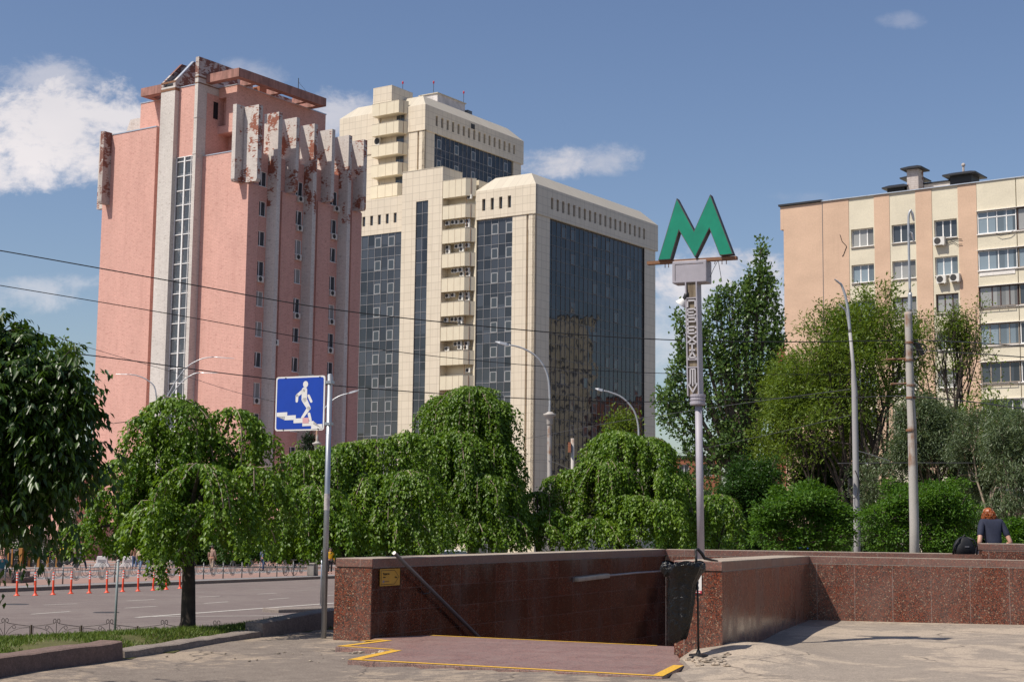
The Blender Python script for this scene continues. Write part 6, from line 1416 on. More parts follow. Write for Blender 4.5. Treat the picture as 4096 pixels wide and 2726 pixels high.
# plastic barriers
for (px, lab) in ((408, 'white plastic road barrier left of the pedestrians, under the hanging leaves'), (512, 'white plastic road barrier just left of the two women')):
    p = plz(px, 2267); r_ = T('plastic_barrier', lab, 'barrier', p, R(5), 'white plastic barriers on the plaza')
    m = MB(); m.profile_y([(-.62, 0), (.62, 0), (.52, .22), (.42, .3), (.36, .85), (-.36, .85), (-.42, .3), (-.52, .22)], -.25, .25); m.build('barrier_body', MT['signwhite'], r_, bevel=.03); m = MB(); m.box(-.3, .3, -.262, -.245, .40, .60); m.build('recess_panel', MT['mull'], r_)
# bicycle
p = plz(1160, 2300); r_ = T('bicycle', 'bicycle leaning against the ornamental fence below the weeping trees', 'bicycle', (p[0], p[1], p[2]), R(65))
for x in (-.5, .5):
    m = MB(); m.tube([(.33 * math.cos(t), 0, .33 * math.sin(t)) for t in np.linspace(0, 2 * math.pi, 25)], .02, 6); o = m.build('wheel', MT['black'], r_); o.location = (x, 0, .34)
    m = MB()
    for t in np.linspace(0, math.pi, 7)[:-1]: m.tube([(.32 * math.cos(t), 0, .32 * math.sin(t)), (-.32 * math.cos(t), 0, -.32 * math.sin(t))], .003, 3)
    m.build('spokes', MT['steel'], o)
m = MB(); m.tube([(-.5, 0, .34), (-.1, 0, .32), (.33, 0, .8), (-.22, 0, .78), (-.1, 0, .32)], .018, 6); m.tube([(-.5, 0, .34), (-.22, 0, .78)], .014, 6); m.tube([(.5, 0, .34), (.36, 0, .75), (.33, 0, .95)], .016, 6); m.build('frame', MT['lampdark'], r_)
m = MB(); m.tube([(.36, -.25, .98), (.31, -.05, .97), (.31, .05, .97), (.36, .25, .98)], .014, 6); m.build('handlebar', MT['black'], r_); m = MB(); m.ball((-.25, 0, .88), .13, .07, .03, 8, 5); m.tube([(-.22, 0, .78), (-.25, 0, .88)], .014, 5); m.build('saddle', MT['black'], r_)
# stone post at the end of the fence, dark railing behind
p = plz(1243, 2301); r_ = T('stone_post', 'grey stone post at the end of the ornamental fence', 'post', p); m = MB(); m.box(-.22, .22, -.22, .22, 0, .72); m.build('shaft', MT['concrete'], r_, bevel=.03); m = MB(); m.box(-.26, .26, -.26, .26, .72, .80); m.build('cap', MT['concrete'], r_, bevel=.02)
r_ = T('dark_railing', 'dark metal railing at the back of the plaza behind the red-leaved shrubs', 'railing', (0, 0, 0)); a, b = rd(820, 2262), rd(1060, 2258); gz1 = far_z(a[1]); L_ = np.linalg.norm((b - a)[:2]); r_.location = (a[0], a[1], gz1); r_.rotation_euler = (0, 0, math.atan2(b[1] - a[1], b[0] - a[0]))
m = MB(); m.box(0, L_, -.02, .02, .15, .2); m.box(0, L_, -.02, .02, 1.5, 1.56); m.build('rail', MT['black'], r_); m = MB(); x = 0
while x < L_: m.box(x, x + .025, -.012, .012, .0, 1.56); x += .16
m.build('bars', MT['black'], r_); 
for x in np.linspace(0, L_, 5): m = MB(); m.box(x - .05, x + .05, -.05, .05, 0, 1.7); m.build('post', MT['black'], r_)
p = plz(957, 2252); r_ = T('short_pole', 'short pale pole by the dark railing at the back of the plaza', 'pole', p); m = MB(); m.tube([(0, 0, 0), (0, 0, 1.1)], .09, 10); m.build('pole', MT['steel'], r_, True); m = MB(); m.lathe((0, 0, 1.1), [(.11, 0), (.11, .06), (.03, .1)], 10); m.build('cap', MT['steel'], r_)
# cars whose roofs show
def car(label, loc, rz, paint, name='parked_car'):
    r_ = T(name, label, 'car', loc, rz); cm = G('car_paint'); cm.fin(paint, .25, 0, .6); cm.b.inputs['Coat Weight'].default_value = 1
    m = MB(); m.hexa([(-2.1, -.86, .3), (2.15, -.86, .3), (2.15, .86, .3), (-2.1, .86, .3)], [(-2.0, -.84, .88), (2.05, -.80, .82), (2.05, .80, .82), (-2.0, .84, .88)]); b_ = m.build('car_body', cm.m, r_, bevel=.08)
    m = MB(); m.hexa([(-1.9, -.78, .88), (1.05, -.78, .86), (1.05, .78, .86), (-1.9, .78, .88)], [(-1.5, -.62, 1.47), (.3, -.62, 1.47), (.3, .62, 1.47), (-1.5, .62, 1.47)]); m.build('windows', MT['pane'], r_, bevel=.05)
    m = MB(); m.hexa([(-1.52, -.64, 1.455), (.32, -.64, 1.455), (.32, .64, 1.455), (-1.52, .64, 1.455)], [(-1.4, -.56, 1.52), (.2, -.56, 1.52), (.2, .56, 1.52), (-1.4, .56, 1.52)]); m.build('roof', cm.m, r_, bevel=.02)
    for x in (-1.3, 1.35):
        for y in (-.78, .78): wheel(r_, x, y, .32, .32, .2)
    for s in (-.6, .6): m = MB(); m.box(2.06, 2.16, s - .18, s + .18, .6, .74); m.build('headlight', MT['plastwhite'], r_, bevel=.02); m = MB(); m.box(-2.1, -2.0, s - .16, s + .16, .68, .80); m.build('tail_light', MT['redsign'], r_)
    return r_
def carpx(label, px, ytop, Y, rz, paint): p = at(px, ytop, Y); return car(label, (p[0], Y, float(p[2]) - 1.52), rz, paint)
carpx('white car whose roof shows above the granite wall between the weeping trees', 1805, 2196, 84, R(100), (.7, .7, .7))
carpx('blue car glimpsed under the round bushes behind the parapet, left one', 3190, 2186, 66, R(15), (.02, .05, .22))
carpx('silver car glimpsed between the two right poles behind the parapet', 3560, 2172, 70, R(10), (.45, .45, .46))

# ================================================================ trees
LM['mulb'] = leaf_mat('mulberry_leaf', (.055, .125, .008), (.165, .265, .024), .42, .38, .35)
LM['mulb2'] = leaf_mat('mulberry_leaf_dark', (.050, .112, .008), (.14, .235, .021), .42, .38, .35)
LM['cherry'] = leaf_mat('cherry_leaf', (.015, .042, .006), (.058, .115, .014), .38, .34, .45, (.11, .19, .012))
LM['poplar'] = leaf_mat('poplar_leaf', (.060, .13, .030), (.145, .225, .065), .40, .34, .5)
LM['locust'] = leaf_mat('locust_leaf', (.068, .128, .012), (.155, .215, .026), .5, .38, .35)
LM['maple'] = leaf_mat('maple_leaf', (.036, .105, .008), (.10, .20, .016), .5, .36, .35)
LM['willow'] = leaf_mat('willow_leaf', (.05, .085, .03), (.135, .175, .085), .42, .28, .45)
LM['bush'] = leaf_mat('bush_leaf', (.018, .055, .007), (.045, .105, .014), .5, .3, .35)
LM['fir'] = leaf_mat('fir_needle', (.012, .030, .012), (.03, .055, .022), .6, .1, .3)
LM['redleaf'] = leaf_mat('red_leaf', (.07, .014, .016), (.16, .04, .035), .5, .3, .35, (.25, .05, .03))
LM['rustleaf'] = leaf_mat('rusty_conifer', (.09, .045, .012), (.17, .085, .02), .6, .2, .3, (.2, .1, .02))

def unit(a): return a / (np.linalg.norm(a, axis=-1, keepdims=True) + 1e-9)
def weeping(label, base, domes, seed, leaf=.075, dens=330, trunk_r=.10, mat='mulb', group='weeping mulberry trees', twigs=26, Y0=None):
    """domes: (px, top_y, half_width_px, bottom_y, Y). Arching shoots over every dome hang straight down with overlapping leaves."""
    rng = np.random.default_rng(seed); base = np.array(base, float)
    r_ = T('weeping_tree', label, 'tree', base, 0, group)
    AP, AA, AN, segs, tw, TT = [], [], [], [], [], []; bsum = []
    for (px, ty, hw, by, Y) in domes:
        c = np.array(at(px, ty, Y)); Rr = hw / FPX * Y; zb = float(at(px, by, Y)[2]); H = c[2] - zb; ctr = c - base; bsum.append((ctr, Rr))
        ns = max(14, int(Rr * Rr * 34 + Rr * H * 30))
        for i in range(ns):
            th = rng.uniform(0, 2 * np.pi); rho = Rr * (rng.uniform(.80, 1.06) if rng.random() < .55 else math.sqrt(rng.uniform(.01, .9)))
            rho *= 1 + .14 * math.sin(3 * th + seed + px * .1) + .09 * math.sin(5 * th + px * .3)
            rise = Rr * .62 if Rr < 1.2 else .8; zs = ctr[2] - min(rise, H * .5) * (rho / Rr) ** 2 + rng.uniform(-.10, .09) + (rng.uniform(.05, .22) if rng.random() < .05 else 0)
            L = (zs - (zb - base[2])) * (rng.uniform(.35, 1.0) if rng.random() < .75 else rng.uniform(.05, .4)); L = max(L, .15)
            d = np.array([math.cos(th), math.sin(th), 0]); k0 = rng.uniform(.15, .6)
            arcp = [ctr + d * rho * t + np.array([0, 0, -(ctr[2] - zs) * (t ** 2.2) ]) for t in np.linspace(k0, 1, 5)]
            drift = rng.normal(0, .10, 2); dn_ = [arcp[-1] + np.array([drift[0] * t * t * L + d[0] * .10 * math.sin(t * 2), drift[1] * t * t * L + d[1] * .10 * math.sin(t * 2), -t * L]) for t in np.linspace(0, 1, max(4, int(L / .25)))[1:]]
            pts = np.array(arcp + dn_); sg = np.linalg.norm(np.diff(pts, axis=0), axis=1); cum = np.concatenate([[0], np.cumsum(sg)]); tot = cum[-1]
            n = int(tot * dens / 5.0); 
            if n < 2: continue
            s_ = rng.uniform(0, tot, n); P = np.stack([np.interp(s_, cum, pts[:, j]) for j in range(3)], 1)
            side = unit(rng.normal(0, 1, (n, 3)) + d * .45); side[:, 2] *= .35; P = P + side * rng.uniform(.01, .085, (n, 1))
            A = np.stack([side[:, 0] * .75, side[:, 1] * .75, -rng.uniform(.25, 1.15, n)], 1)
            N = unit(side * .8 + np.array([0, 0, .75]) + rng.normal(0, .42, (n, 3)))
            AP.append(P); AA.append(A); AN.append(N); TT.append(np.clip(rng.normal(.5, .26) + rng.normal(0, .2, n), 0, 1))
            if rng.random() < twigs / 100.:
                tw += [(pts[j], pts[j + 1], .009, .008) for j in range(min(len(pts) - 1, 6))]
    P, A, N = np.concatenate(AP), np.concatenate(AA), np.concatenate(AN); n = len(P)
    leafmesh('crown', P, A, N, leaf * rng.uniform(.65, 1.3, n), leaf * rng.uniform(.5, .85, n), LM[mat], r_, .16, rng, tint=np.concatenate(TT))
    hub_z = np.mean([b[0][2] for b in bsum]) - .5
    hub = np.array([np.mean([b[0][0] for b in bsum]) * .3, np.mean([b[0][1] for b in bsum]) * .3, max(.7, hub_z - .55)])
    m = MB(); m.tube([(0, 0, -.08), (.01, 0, .05), (.0, 0, hub[2] * .5), hub], [trunk_r * 1.35, trunk_r * 1.08, trunk_r * .95, trunk_r * .85], 12); m.build('trunk', MT['bark'], r_, True)
    br = []
    for c, Rr in bsum:
        q = (hub + c) / 2 + np.array([0, 0, .15]); br += [(hub, q, trunk_r * .45, trunk_r * .32), (q, c - np.array([0, 0, .08]), trunk_r * .32, .015)]
    segmesh('branches', br, MT['bark'], r_, 6)
    if tw: tag(segmesh('twigs', tw, MT['twig'], r_, 4), kind='stuff')
    return r_
def lz(x, y): return float(lawn_z(np.array(float(x)), np.array(float(y))))
def basept(px, Y): p = at(px, 2400, Y); return (p[0], Y, lz(p[0], Y))
weeping('weeping mulberry with a bare dark trunk on the grass bank left of the blue sign', (-4.56, 21.95, .08),
        [(700, 1592, 150, 2020, 22.2), (930, 1632, 125, 1990, 22.5), (575, 1665, 90, 2120, 22.1), (800, 1850, 175, 2230, 21.3), (1010, 1870, 120, 2150, 21.9), (445, 1980, 100, 2250, 22), (345, 2090, 70, 2240, 22.1), (640, 2000, 140, 2255, 21.5), (900, 2010, 180, 2235, 21.7), (1110, 1930, 75, 2180, 22.2), (672, 2160, 48, 2350, 21.4), (500, 1830, 110, 2225, 22.5), (760, 1720, 230, 2080, 22.6), (1040, 1730, 70, 2050, 22.6), (700, 1880, 190, 2200, 22.9), (900, 1850, 180, 2190, 22.9), (560, 1950, 130, 2230, 22.5), (770, 2010, 120, 2235, 21.6)], 1, .066, 460)
weeping('weeping mulberry seen right behind the pole of the blue sign', basept(1420, 28), [(1215, 1800, 110, 2215, 28), (1120, 1900, 100, 2215, 27.5), (1330, 1785, 120, 2180, 28.4), (1255, 1940, 140, 2250, 27.4), (1410, 1765, 105, 2120, 28.6), (1150, 2060, 120, 2250, 27.2), (1350, 2040, 130, 2240, 27.2), (1060, 2080, 70, 2270, 27.6), (1325, 1990, 75, 2262, 27.1), (1200, 2080, 90, 2262, 27.0)], 2, .068, 400, .09)
weeping('low weeping mulberry between the sign pole and the tallest dome', basept(1560, 29), [(1500, 1752, 125, 2120, 29), (1630, 1730, 105, 2120, 29.2), (1480, 1890, 160, 2220, 28.5), (1620, 1880, 160, 2220, 28.3), (1560, 2040, 170, 2225, 28), (1400, 1980, 110, 2235, 28)], 3, .068, 400, .09)
weeping('tallest weeping mulberry, a high rounded dome in the middle behind the granite wall', basept(1880, 34.5), [(1775, 1592, 105, 2120, 34.5), (1880, 1546, 140, 2150, 32.6), (1975, 1600, 95, 2180, 32.6), (1830, 1720, 150, 2212, 32.0), (1975, 1760, 105, 2212, 32.2), (2030, 1900, 70, 2212, 34.5), (1910, 1890, 150, 2212, 31.6), (1720, 1790, 85, 2212, 31.8), (1760, 2040, 140, 2212, 31.2), (2070, 2010, 45, 2212, 34.5), (2085, 2080, 60, 2212, 32.0), (2020, 2060, 90, 2212, 31.3), (1900, 2080, 110, 2212, 31.1)], 4, .072, 400, .10, 'mulb2')
weeping('weeping mulberry in front of the dark glass wall, left of the metro post', basept(2480, 33.6), [(2470, 1722, 130, 2120, 33.9), (2580, 1745, 120, 2120, 34.1), (2320, 1872, 100, 2212, 33.6), (2230, 1900, 60, 2210, 33.7), (2420, 1830, 150, 2200, 33.4), (2690, 1900, 85, 2200, 34.0), (2630, 1880, 110, 2200, 33.6), (2530, 1975, 130, 2212, 32.8), (2640, 1995, 95, 2212, 32.8), (2390, 2070, 130, 2212, 32.6), (2260, 2060, 85, 2212, 32.9)], 5, .072, 400, .10)
weeping('small low weeping shrub between the two big weeping domes', basept(2150, 33.2), [(2150, 1965, 75, 2212, 33.4), (2110, 2050, 80, 2212, 32.6), (2200, 2040, 75, 2212, 32.6), (2160, 2090, 90, 2212, 32.2)], 6, .072, 400, .06)
weeping('small weeping mulberry just right of the metro post', basept(2870, 34.5), [(2865, 1975, 85, 2215, 34.5), (2925, 2050, 55, 2215, 34.5), (2800, 2020, 70, 2215, 34.5)], 7, .072, 400, .07)

def clumps(label, base, blobs, seed, leaf, per, csize, mat, trunk=None, name='tree', cat='tree', group=None, hang=.0, shell=.55, aspect=.6, up=.6, bark='bark2', flat=1.0, branch=True, fine=1.0, spray=0):
    """blobs: (px, py, rx_px, ry_px, Y, n_clumps). Leaf clumps spread through every blob, denser near its surface."""
    rng = np.random.default_rng(seed); base = np.array(base, float); r_ = T(name, label, cat, base, 0, group)
    AP, AA, AN, br = [], [], [], []; cents = []
    for (px, py, rx, ry, Y, nc) in blobs:
        c = np.array(at(px, py, Y)) - base; a, b = rx / FPX * Y, ry / FPX * Y
        d = unit(rng.normal(0, 1, (nc, 3))); rad = np.where(rng.random(nc) < shell, rng.uniform(.82, 1.05, nc), rng.random(nc) ** .5)[:, None]
        Q = c + d * rad * np.array([a, a * .9, b]); cents.append((c, a, b))
        for q, dd in zip(Q, d):
            if spray:
                for _ in range(spray):
                    d0 = unit(dd * .9 + rng.normal(0, .55, 3) + np.array([0, 0, .25])); Ls = rng.uniform(.25, .62); n = per + rng.integers(0, 5); t = rng.uniform(.1, 1, n)[:, None]
                    P = q + d0 * Ls * t + np.array([0, 0, -.45]) * Ls * t * t; tan = d0 - np.array([0, 0, .9]) * t; sd = unit(np.cross(tan, np.array([0, 0, 1.]))) * np.where(rng.random((n, 1)) < .5, -1, 1)
                    AP.append(P + rng.normal(0, .012, (n, 3))); AA.append(unit(tan * .5 + sd * .55 + rng.normal(0, .25, (n, 3)) - np.array([0, 0, hang]))); AN.append(unit(np.array([0, 0, up]) + dd * .25 + sd * .3 + rng.normal(0, .3, (n, 3)))); br.append((q, q + d0 * Ls * .5 - np.array([0, 0, .11 * Ls]), .006, .004))
                continue
            n = rng.poisson(per) + 2; cs = csize * rng.uniform(.6, 1.3)
            P = q + rng.normal(0, 1, (n, 3)) * np.array([cs, cs, cs * flat]) * .55
            o = unit(P - q); A = unit(o + dd * .5 + rng.normal(0, .5, (n, 3)) - np.array([0, 0, hang * 1.5])); N = unit(dd * .5 + o * .3 + np.array([0, 0, up]) + rng.normal(0, .45, (n, 3)))
            AP.append(P); AA.append(A); AN.append(N)
            if branch and rng.random() < .5: br.append((c * .35 + q * .65 - np.array([0, 0, .25 * b]) * .5, q, .022 * fine, .008 * fine))
    P, A, N = np.concatenate(AP), np.concatenate(AA), np.concatenate(AN); n = len(P)
    leafmesh('crown', P, A, N, leaf * rng.uniform(.65, 1.35, n), leaf * aspect * rng.uniform(.7, 1.25, n), LM[mat], r_, .14, rng)
    if trunk:
        tr, tz = trunk; top = np.array([cents[0][0][0] * .5, cents[0][0][1] * .5, tz]); m = MB(); m.tube([(0, 0, -.2), (0, 0, .1), top * .5 + np.array([.03, 0, 0]), top], [tr * 1.3, tr, tr * .85, tr * .6], 10); m.build('trunk', MT[bark], r_, True)
        for c, a, b in cents:
            q = top * .5 + c * .5; br += [(top, q, tr * .45, tr * .3), (q, c + np.array([0, 0, b * .5]), tr * .3, tr * .08)]
    if br: segmesh('branches', br, MT[bark], r_, 5)
    return r_
def grow_tree(label, base, top_px, Y, seed, mat, leaf, per, r0=.16, spread=.55, depth=5, name='tree', group=None, hang=0, bark='bark', gaps=.0, cs=.28, limbs=(5, 8), zfrac=.22, aspect=.5, len_k=.72, width=1.0, xr=None):
    rng = np.random.default_rng(seed); base = np.array(base, float); top = np.array(at(*top_px, Y)); H = float(top[2] - base[2]); r_ = T(name, label, 'tree', base, 0, group)
    segs, tips = [], []
    def go(p, d, L, r, k):
        n = 3; q = p
        for i in range(n):
            d = unit(d + rng.normal(0, .13, 3) + np.array([0, 0, .05 - hang * .25 * (depth - k) / depth])); q2 = q + d * L / n; segs.append((q, q2, r * (1 - .12 * i), r * (1 - .12 * (i + 1)))); q = q2
            if k <= 2: tips.append((q, d))
        if k == 0: tips.append((q, d)); return
        for j in range(rng.integers(2, 4)):
            a = unit(np.cross(d, rng.normal(0, 1, 3))); go(q, unit(d * (1 - spread * .55) + a * spread * rng.uniform(.6, 1.2)), L * rng.uniform(len_k - .1, len_k + .08), r * .62, k - 1)
    tz = H * zfrac; segs.append((np.array([0, 0, -.2]), np.array([0, 0, tz * .5]), r0 * 1.25, r0)); segs.append((np.array([0, 0, tz * .5]), np.array([.02, 0, tz]), r0, r0 * .9)); tr = len(segs)
    for j in range(rng.integers(*limbs)):
        th = rng.uniform(0, 2 * np.pi); up = rng.uniform(.8, 2.2); go(np.array([.02, 0, tz * rng.uniform(.7, 1.0)]), unit(np.array([math.cos(th) * width, math.sin(th) * width, up])), H * .27, r0 * .6, depth - 1)
    zmax = np.percentile([t[0][2] for t in tips], 98); sc = (H - tz) / max(.1, zmax - tz)
    f = lambda p: np.array([p[0], p[1], p[2] if p[2] < tz else tz + (p[2] - tz) * sc])
    if xr:
        x0, x1 = float(at(xr[0], 1800, Y)[0] - base[0]), float(at(xr[1], 1800, Y)[0] - base[0]); tx = np.array([t[0][0] for t in tips]); q0, q1 = np.percentile(tx, 3), np.percentile(tx, 97); ky = (x1 - x0) / (q1 - q0); f0 = f
        def f(p):
            p = f0(p); w = min(1, max(0, (p[2] - tz * .5) / (H * .35))); xx = x0 + (p[0] - q0) * ky
            return np.array([p[0] * (1 - w) + xx * w, p[1] * min(1, ky), p[2]])
    segs = [(f(a), f(b), c, d) for a, b, c, d in segs]; tips = [(f(p), d) for p, d in tips]
    segmesh('trunk', segs[:2], MT[bark], r_, 10); segmesh('branches', segs[2:], MT[bark], r_, 5)
    AP, AA, AN = [], [], []
    for p, d in tips:
        if rng.random() < gaps: continue
        n = rng.poisson(per) + 1; P = p + rng.normal(0, cs, (n, 3)) * np.array([1, 1, .6]); A = unit(d * .6 + rng.normal(0, .6, (n, 3)) - np.array([0, 0, hang + .1])); N = unit(np.array([0, 0, 1.0]) + rng.normal(0, .55, (n, 3)))
        AP.append(P); AA.append(A); AN.append(N)
    P, A, N = np.concatenate(AP), np.concatenate(AA), np.concatenate(AN); n = len(P)
    leafmesh('crown', P, A, N, leaf * rng.uniform(.6, 1.4, n), leaf * aspect * rng.uniform(.7, 1.3, n), LM[mat], r_, .12, rng)
    return r_

# dark leafy tree leaning in from the left edge
B_ = at(-300, 2560, 13.4)
clumps('dark leafy cherry tree filling the left edge, with drooping pointed leaves', (B_[0], 13.4, .05),
       [(-10, 1405, 85, 60, 13.4, 27), (-110, 1365, 80, 60, 13.5, 16), (-25, 1335, 30, 30, 13.4, 6), (70, 1465, 80, 50, 13.3, 22), (155, 1510, 75, 45, 13.2, 19), (215, 1555, 62, 38, 13.2, 14), (275, 1570, 32, 22, 13.2, 4), (20, 1540, 100, 65, 13.2, 32), (-100, 1500, 90, 90, 13.6, 20), (110, 1625, 100, 50, 13.1, 27), (220, 1660, 60, 45, 13.2, 12), (20, 1655, 110, 60, 13.1, 33), (-100, 1645, 100, 90, 13.6, 20), (155, 1710, 85, 50, 13.2, 22), (240, 1735, 40, 36, 13.3, 6),
        (60, 1785, 120, 60, 13.1, 35), (-90, 1825, 110, 110, 13.5, 24), (185, 1815, 70, 45, 13.2, 16), (0, 1885, 100, 60, 13.1, 27), (100, 1880, 80, 46, 13.2, 16), (225, 1885, 55, 28, 13.3, 7), (-80, 1990, 90, 60, 13.3, 14), (40, 1985, 75, 40, 13.2, 12), (145, 1970, 50, 24, 13.3, 4), (260, 1940, 30, 16, 13.3, 2), (70, 2050, 34, 20, 13.3, 2), (70, 1645, 170, 250, 14.1, 48), (0, 1705, 150, 260, 14.4, 40)],
       31, .084, 15, .115, 'cherry', (.12, 2.2), hang=.55, shell=.55, aspect=.44, up=.9, bark='bark', flat=.6, spray=4)
# poplar: upright plumes
pz = far_z(80)
clumps('tall dark green poplar with many upright plumes behind the metro post', (*at(2900, 2100, 80)[:2], pz),
       [(3045, 1010, 11, 34, 80, 9), (3052, 1085, 27, 70, 80, 24), (3000, 1130, 11, 50, 80, 9), (2985, 1190, 27, 70, 80, 22), (3075, 1190, 38, 70, 80, 26), (3030, 1270, 36, 110, 80, 33), (2925, 1170, 12, 50, 80, 9), (2915, 1250, 33, 70, 80, 19), (2870, 1190, 14, 40, 80, 7), (2860, 1270, 33, 70, 80, 19), (2950, 1340, 46, 100, 80, 35), (3065, 1360, 44, 110, 80, 38), (2850, 1400, 42, 100, 80, 33), (2720, 1310, 14, 60, 80, 11), (2735, 1400, 23, 70, 80, 22), (2790, 1340, 20, 90, 80, 20), (3110, 1300, 16, 60, 80, 11), (3120, 1370, 14, 50, 80, 9), (3100, 1450, 25, 80, 80, 20),
        (2980, 1480, 55, 120, 80, 50), (2890, 1530, 50, 130, 80, 46), (3050, 1540, 40, 110, 80, 29), (2790, 1500, 36, 110, 80, 26), (2705, 1540, 29, 90, 80, 26), (2670, 1640, 31, 80, 80, 26), (2640, 1600, 11, 40, 80, 7), (2740, 1660, 42, 110, 80, 30), (2830, 1680, 55, 140, 80, 46), (2930, 1700, 60, 150, 80, 55), (3020, 1690, 49, 130, 80, 35), (3080, 1600, 18, 60, 80, 9), (2880, 1880, 82, 150, 80, 52), (3000, 1880, 55, 130, 80, 30), (2780, 1840, 46, 110, 80, 19)],
       41, .19, 19, .27, 'poplar', (.38, 5.5), name='poplar_tree', hang=-.3, shell=.6, aspect=.8, up=.35, flat=1.7, fine=2.2)
clumps('far poplar top peeping over the dark tree at the left edge', (*at(250, 2100, 170)[:2], far_z(170)), [(265, 1460, 32, 80, 170, 34), (240, 1560, 45, 120, 170, 44), (275, 1650, 40, 130, 170, 40)], 42, .42, 26, .75, 'poplar', (.3, 9), name='poplar_tree', shell=.6, aspect=.8, flat=1.6)
# feathery locust, bare-looking neighbour, grey-green curly willows
lb = lambda px, Y: (*at(px, 2150, Y)[:2], far_z(Y))
grow_tree('feathery yellow-green locust tree with open branches in front of the salmon wall', lb(3440, 72), (3440, 1215), 72, 51, 'locust', .20, 9, .22, .58, 6, 'locust_tree', None, .08, 'bark', .14, .36, (8, 10), .18, .36, .70, .9, (3145, 3680))
grow_tree('smaller feathery locust tree lower and further left, beside the poplar', lb(3260, 76), (3270, 1440), 76, 52, 'locust', .20, 9, .16, .55, 6, 'locust_tree', None, .12, 'bark', .10, .36, (6, 8), .22, .36, .70, .8, (3090, 3420))
grow_tree('thin half-bare tree with small leaves right of the thick pole', lb(3790, 84), (3790, 1235), 84, 53, 'locust', .17, 1.6, .19, .50, 6, 'bare_tree', None, 0, 'bark', .30, .30, (5, 7), .42, .5, .72, .7, (3650, 3960))
grow_tree('small locust tree with low branches at the right, below the loggias', lb(3930, 66), (3960, 1600), 66, 54, 'locust', .20, 8, .14, .6, 5, 'locust_tree', None, .1, 'bark', .2, .36, (5, 6), .3, .34, .70, .8, (3800, 4090))
grow_tree('grey-green curly willow behind the thick pole', lb(3690, 58), (3690, 1620), 58, 55, 'willow', .15, 15, .14, .62, 6, 'willow_tree', 'curly willows behind the parapet', .45, 'twig', .05, .24, (6, 8), .2, .26, .66, .85, (3490, 3900))
grow_tree('grey-green curly willow at the right edge above the red-haired person', lb(4080, 52), (4070, 1670), 52, 56, 'willow', .145, 16, .14, .62, 6, 'willow_tree', 'curly willows behind the parapet', .45, 'twig', .05, .22, (6, 8), .2, .26, .66, .85, (3900, 4260))
grow_tree('sparse olive tree top in front of the dark glass wall', lb(2480, 90), (2470, 1655), 90, 57, 'locust', .2, 4, .12, .6, 5, 'bare_tree', None, 0, 'bark2', .2, .35, (5, 7), .3, .5, .70, .7, (2395, 2545))
clumps('dark conifer behind the blue sign beside the old lamp', (*at(1238, 2100, 120)[:2], far_z(120)), [(1238, 1745, 14, 40, 120, 14), (1238, 1800, 26, 50, 120, 30), (1238, 1880, 38, 70, 120, 50), (1238, 2000, 50, 90, 120, 60)], 58, .3, 24, .35, 'fir', (.14, 4), name='fir_tree', shell=.7, aspect=.25, up=.3)
# rounded bright green bushes and background trees on the right
def bush(label, px, top, hw, bot, Y, seed, mat='maple', nm='round_tree', dens=1.0):
    c = []; h = bot - top; rg = np.random.default_rng(seed)
    c.append((px, top + h * .38, hw * .62, h * .36, Y, int(120 * dens)))
    for k in range(7): a = math.pi * (k + .5) / 7; c.append((px + math.cos(a) * hw * rg.uniform(.5, .8), top + h * .50 - math.sin(a) * h * .2 + rg.uniform(-.08, .08) * h, hw * rg.uniform(.22, .38), h * rg.uniform(.13, .22), Y + rg.uniform(-.9, .4), int(42 * dens)))
    for k in range(4): c.append((px + rg.uniform(-.6, .6) * hw, top + h * rg.uniform(.02, .16), hw * rg.uniform(.10, .2), h * rg.uniform(.06, .10), Y + rg.uniform(-.5, .3), int(12 * dens)))
    for k in (-.55, 0, .5): c.append((px + k * hw, bot - h * .22, hw * .42, h * .2, Y - .6, int(50 * dens)))
    return clumps(label, (*at(px, 2150, Y)[:2], far_z(Y) if Y > 40 else -.6), c, seed, .085 * Y / 42, 34, .20 * Y / 42, mat, (.12, 1.2), name=nm, shell=.7, aspect=.55, up=.8, flat=.5)
bush('round bright green tree behind the parapet, left of the slim lamp post', 3215, 1935, 215, 2215, 46, 61)
bush('round bright green tree behind the parapet, behind the thick pole', 3690, 1925, 225, 2215, 45, 62)
bush('round bright green bush at the right edge beside the red-haired person', 4085, 2085, 75, 2230, 40, 63, dens=.6)
for i, (lab, px, top, hw, Y, mat) in enumerate((('dark green tree filling the gap between the poplar and the round bush', 3010, 1840, 150, 62, 'bush'), ('dark green bushy tree low behind the poplar trunk', 2920, 2000, 140, 66, 'bush'), ('mid green tree low behind the locust trunk', 3330, 1760, 170, 80, 'bush'), ('dark bushes low behind the round trees, left of the thick pole', 3500, 2010, 130, 60, 'bush'), ('dark bushes low behind the willow at the right', 3900, 1960, 190, 62, 'bush'), ('dark green tree behind the weeping mulberry and the metro post', 2720, 1890, 120, 90, 'bush'))):
    bush(lab, px, top, hw, 2230, Y, 70 + i, mat, 'bushy_tree', 1.1)
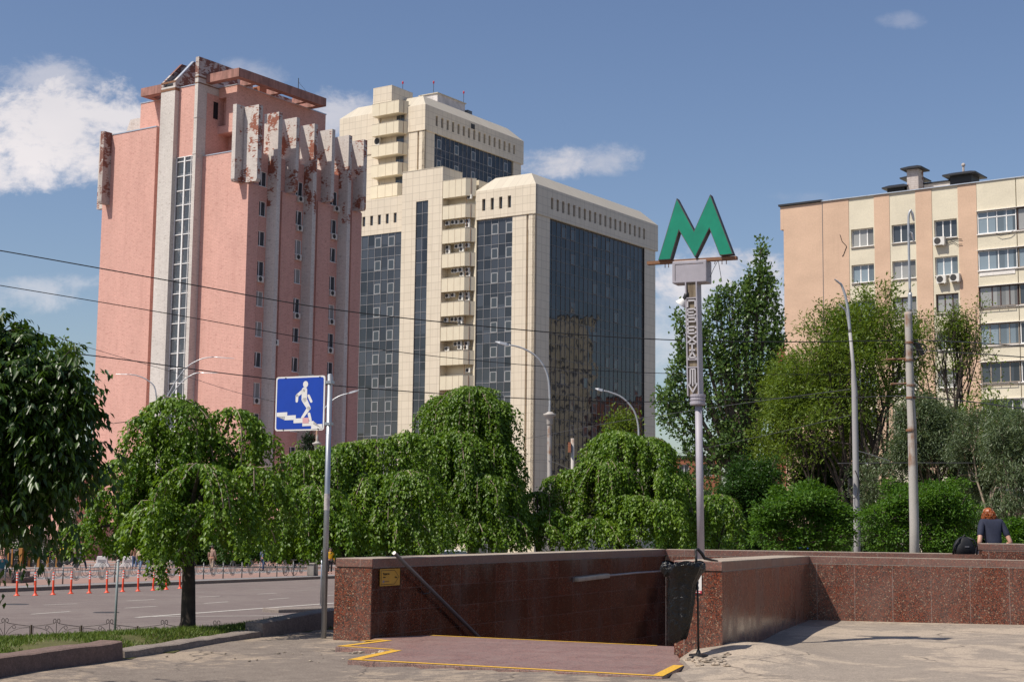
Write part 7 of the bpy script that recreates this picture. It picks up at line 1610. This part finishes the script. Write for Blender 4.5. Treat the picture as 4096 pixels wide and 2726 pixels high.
# plaza greenery at the left
for i, px in enumerate((104, 121, 139, 156, 172, 188, 204, 217)):
    hgt = (2128, 2150, 2120, 2148, 2140, 2158, 2150, 2170)[i]; p = at(px, 2232, PLY + .3)
    clumps('dark column-shaped conifer in the planters, ' + ('nearest the waste bins', 'second from the waste bins', 'third from the waste bins', 'fourth from the waste bins', 'fifth from the waste bins', 'sixth from the waste bins', 'seventh from the waste bins', 'nearest the delivery rider')[i], (p[0], PLY + .3, gzp + .66), [(px, (hgt + 2236) / 2 + 12, 9, 42, PLY + .3, 36), (px, hgt + 22, 5, 24, PLY + .3, 14)], 80 + i, .11, 26, .13, 'fir' if i % 3 != 2 else 'bush', None, 'column_conifer', 'shrub', 'conifers in the plaza planters', shell=.7, aspect=.3, up=.2, branch=False)
for px, top, s_, lb_ in ((112, 2130, 88, 'rust-coloured thin conifer behind the waste bins'), (135, 2150, 89, 'yellowish small conifer between the dark ones in the planters')): p = at(px, 2232, PLY + 1.2); clumps(lb_, (p[0], PLY + 1.2, gzp), [(px, (top + 2236) / 2, 10, 50, PLY + 1.2, 34)], s_, .11, 24, .13, 'rustleaf', None, 'column_conifer', 'shrub', shell=.7, aspect=.3, branch=False)
p = at(270, 2232, 128); clumps('dark ivy-like column tree against the pink wing right of the rider', (p[0], 128, far_z(128)), [(272, 2080, 26, 110, 128, 90), (265, 2180, 30, 60, 128, 50)], 90, .2, 26, .28, 'bush', (.1, 2), 'column_tree', 'tree', aspect=.6)
p = at(40, 2180, 130); clumps('dark evergreen bushes behind the waste bins at the left edge', (p[0], 130, far_z(130)), [(20, 2130, 60, 60, 130, 70), (70, 2165, 50, 45, 130, 50)], 91, .22, 24, .3, 'bush', (.1, 1), 'bushy_tree', 'shrub', aspect=.6)
for px, hw, mat, s_, lb_ in ((928, 34, 'redleaf', 92, 'dark red-leaved shrub at the back of the plaza'), (905, 40, 'bush', 93, 'green shrub left of the dark red one at the back of the plaza'), (968, 34, 'bush', 94, 'green shrub right of the dark red one at the back of the plaza'), (803, 26, 'redleaf', 95, 'small dark red shrub just right of the tree trunk')):
    p = rd(px, 2268); clumps(lb_, (p[0], p[1], p[2]), [(px, 2248, hw, 19, p[1], 60)], s_, .16, 26, .24, mat, None, 'shrub', 'shrub', shell=.6, aspect=.6, branch=False)
# a line of park trees behind the plaza, glimpsed under the weeping trees
for i, (px, top, hw, Y) in enumerate(((1000, 2090, 130, 126), (1180, 2080, 120, 128), (780, 2110, 110, 130), (560, 2120, 110, 134), (1420, 2080, 140, 120), (1650, 2080, 140, 118))):
    bush('dark park tree at the back of the plaza, ' + ('behind the dark railing', 'behind the fence end', 'right of the tree trunk', 'behind the two women', 'behind the granite wall, left', 'behind the granite wall, further right')[i], px, top, hw, 2245, Y, 110 + i, 'bush', 'bushy_tree', .7)
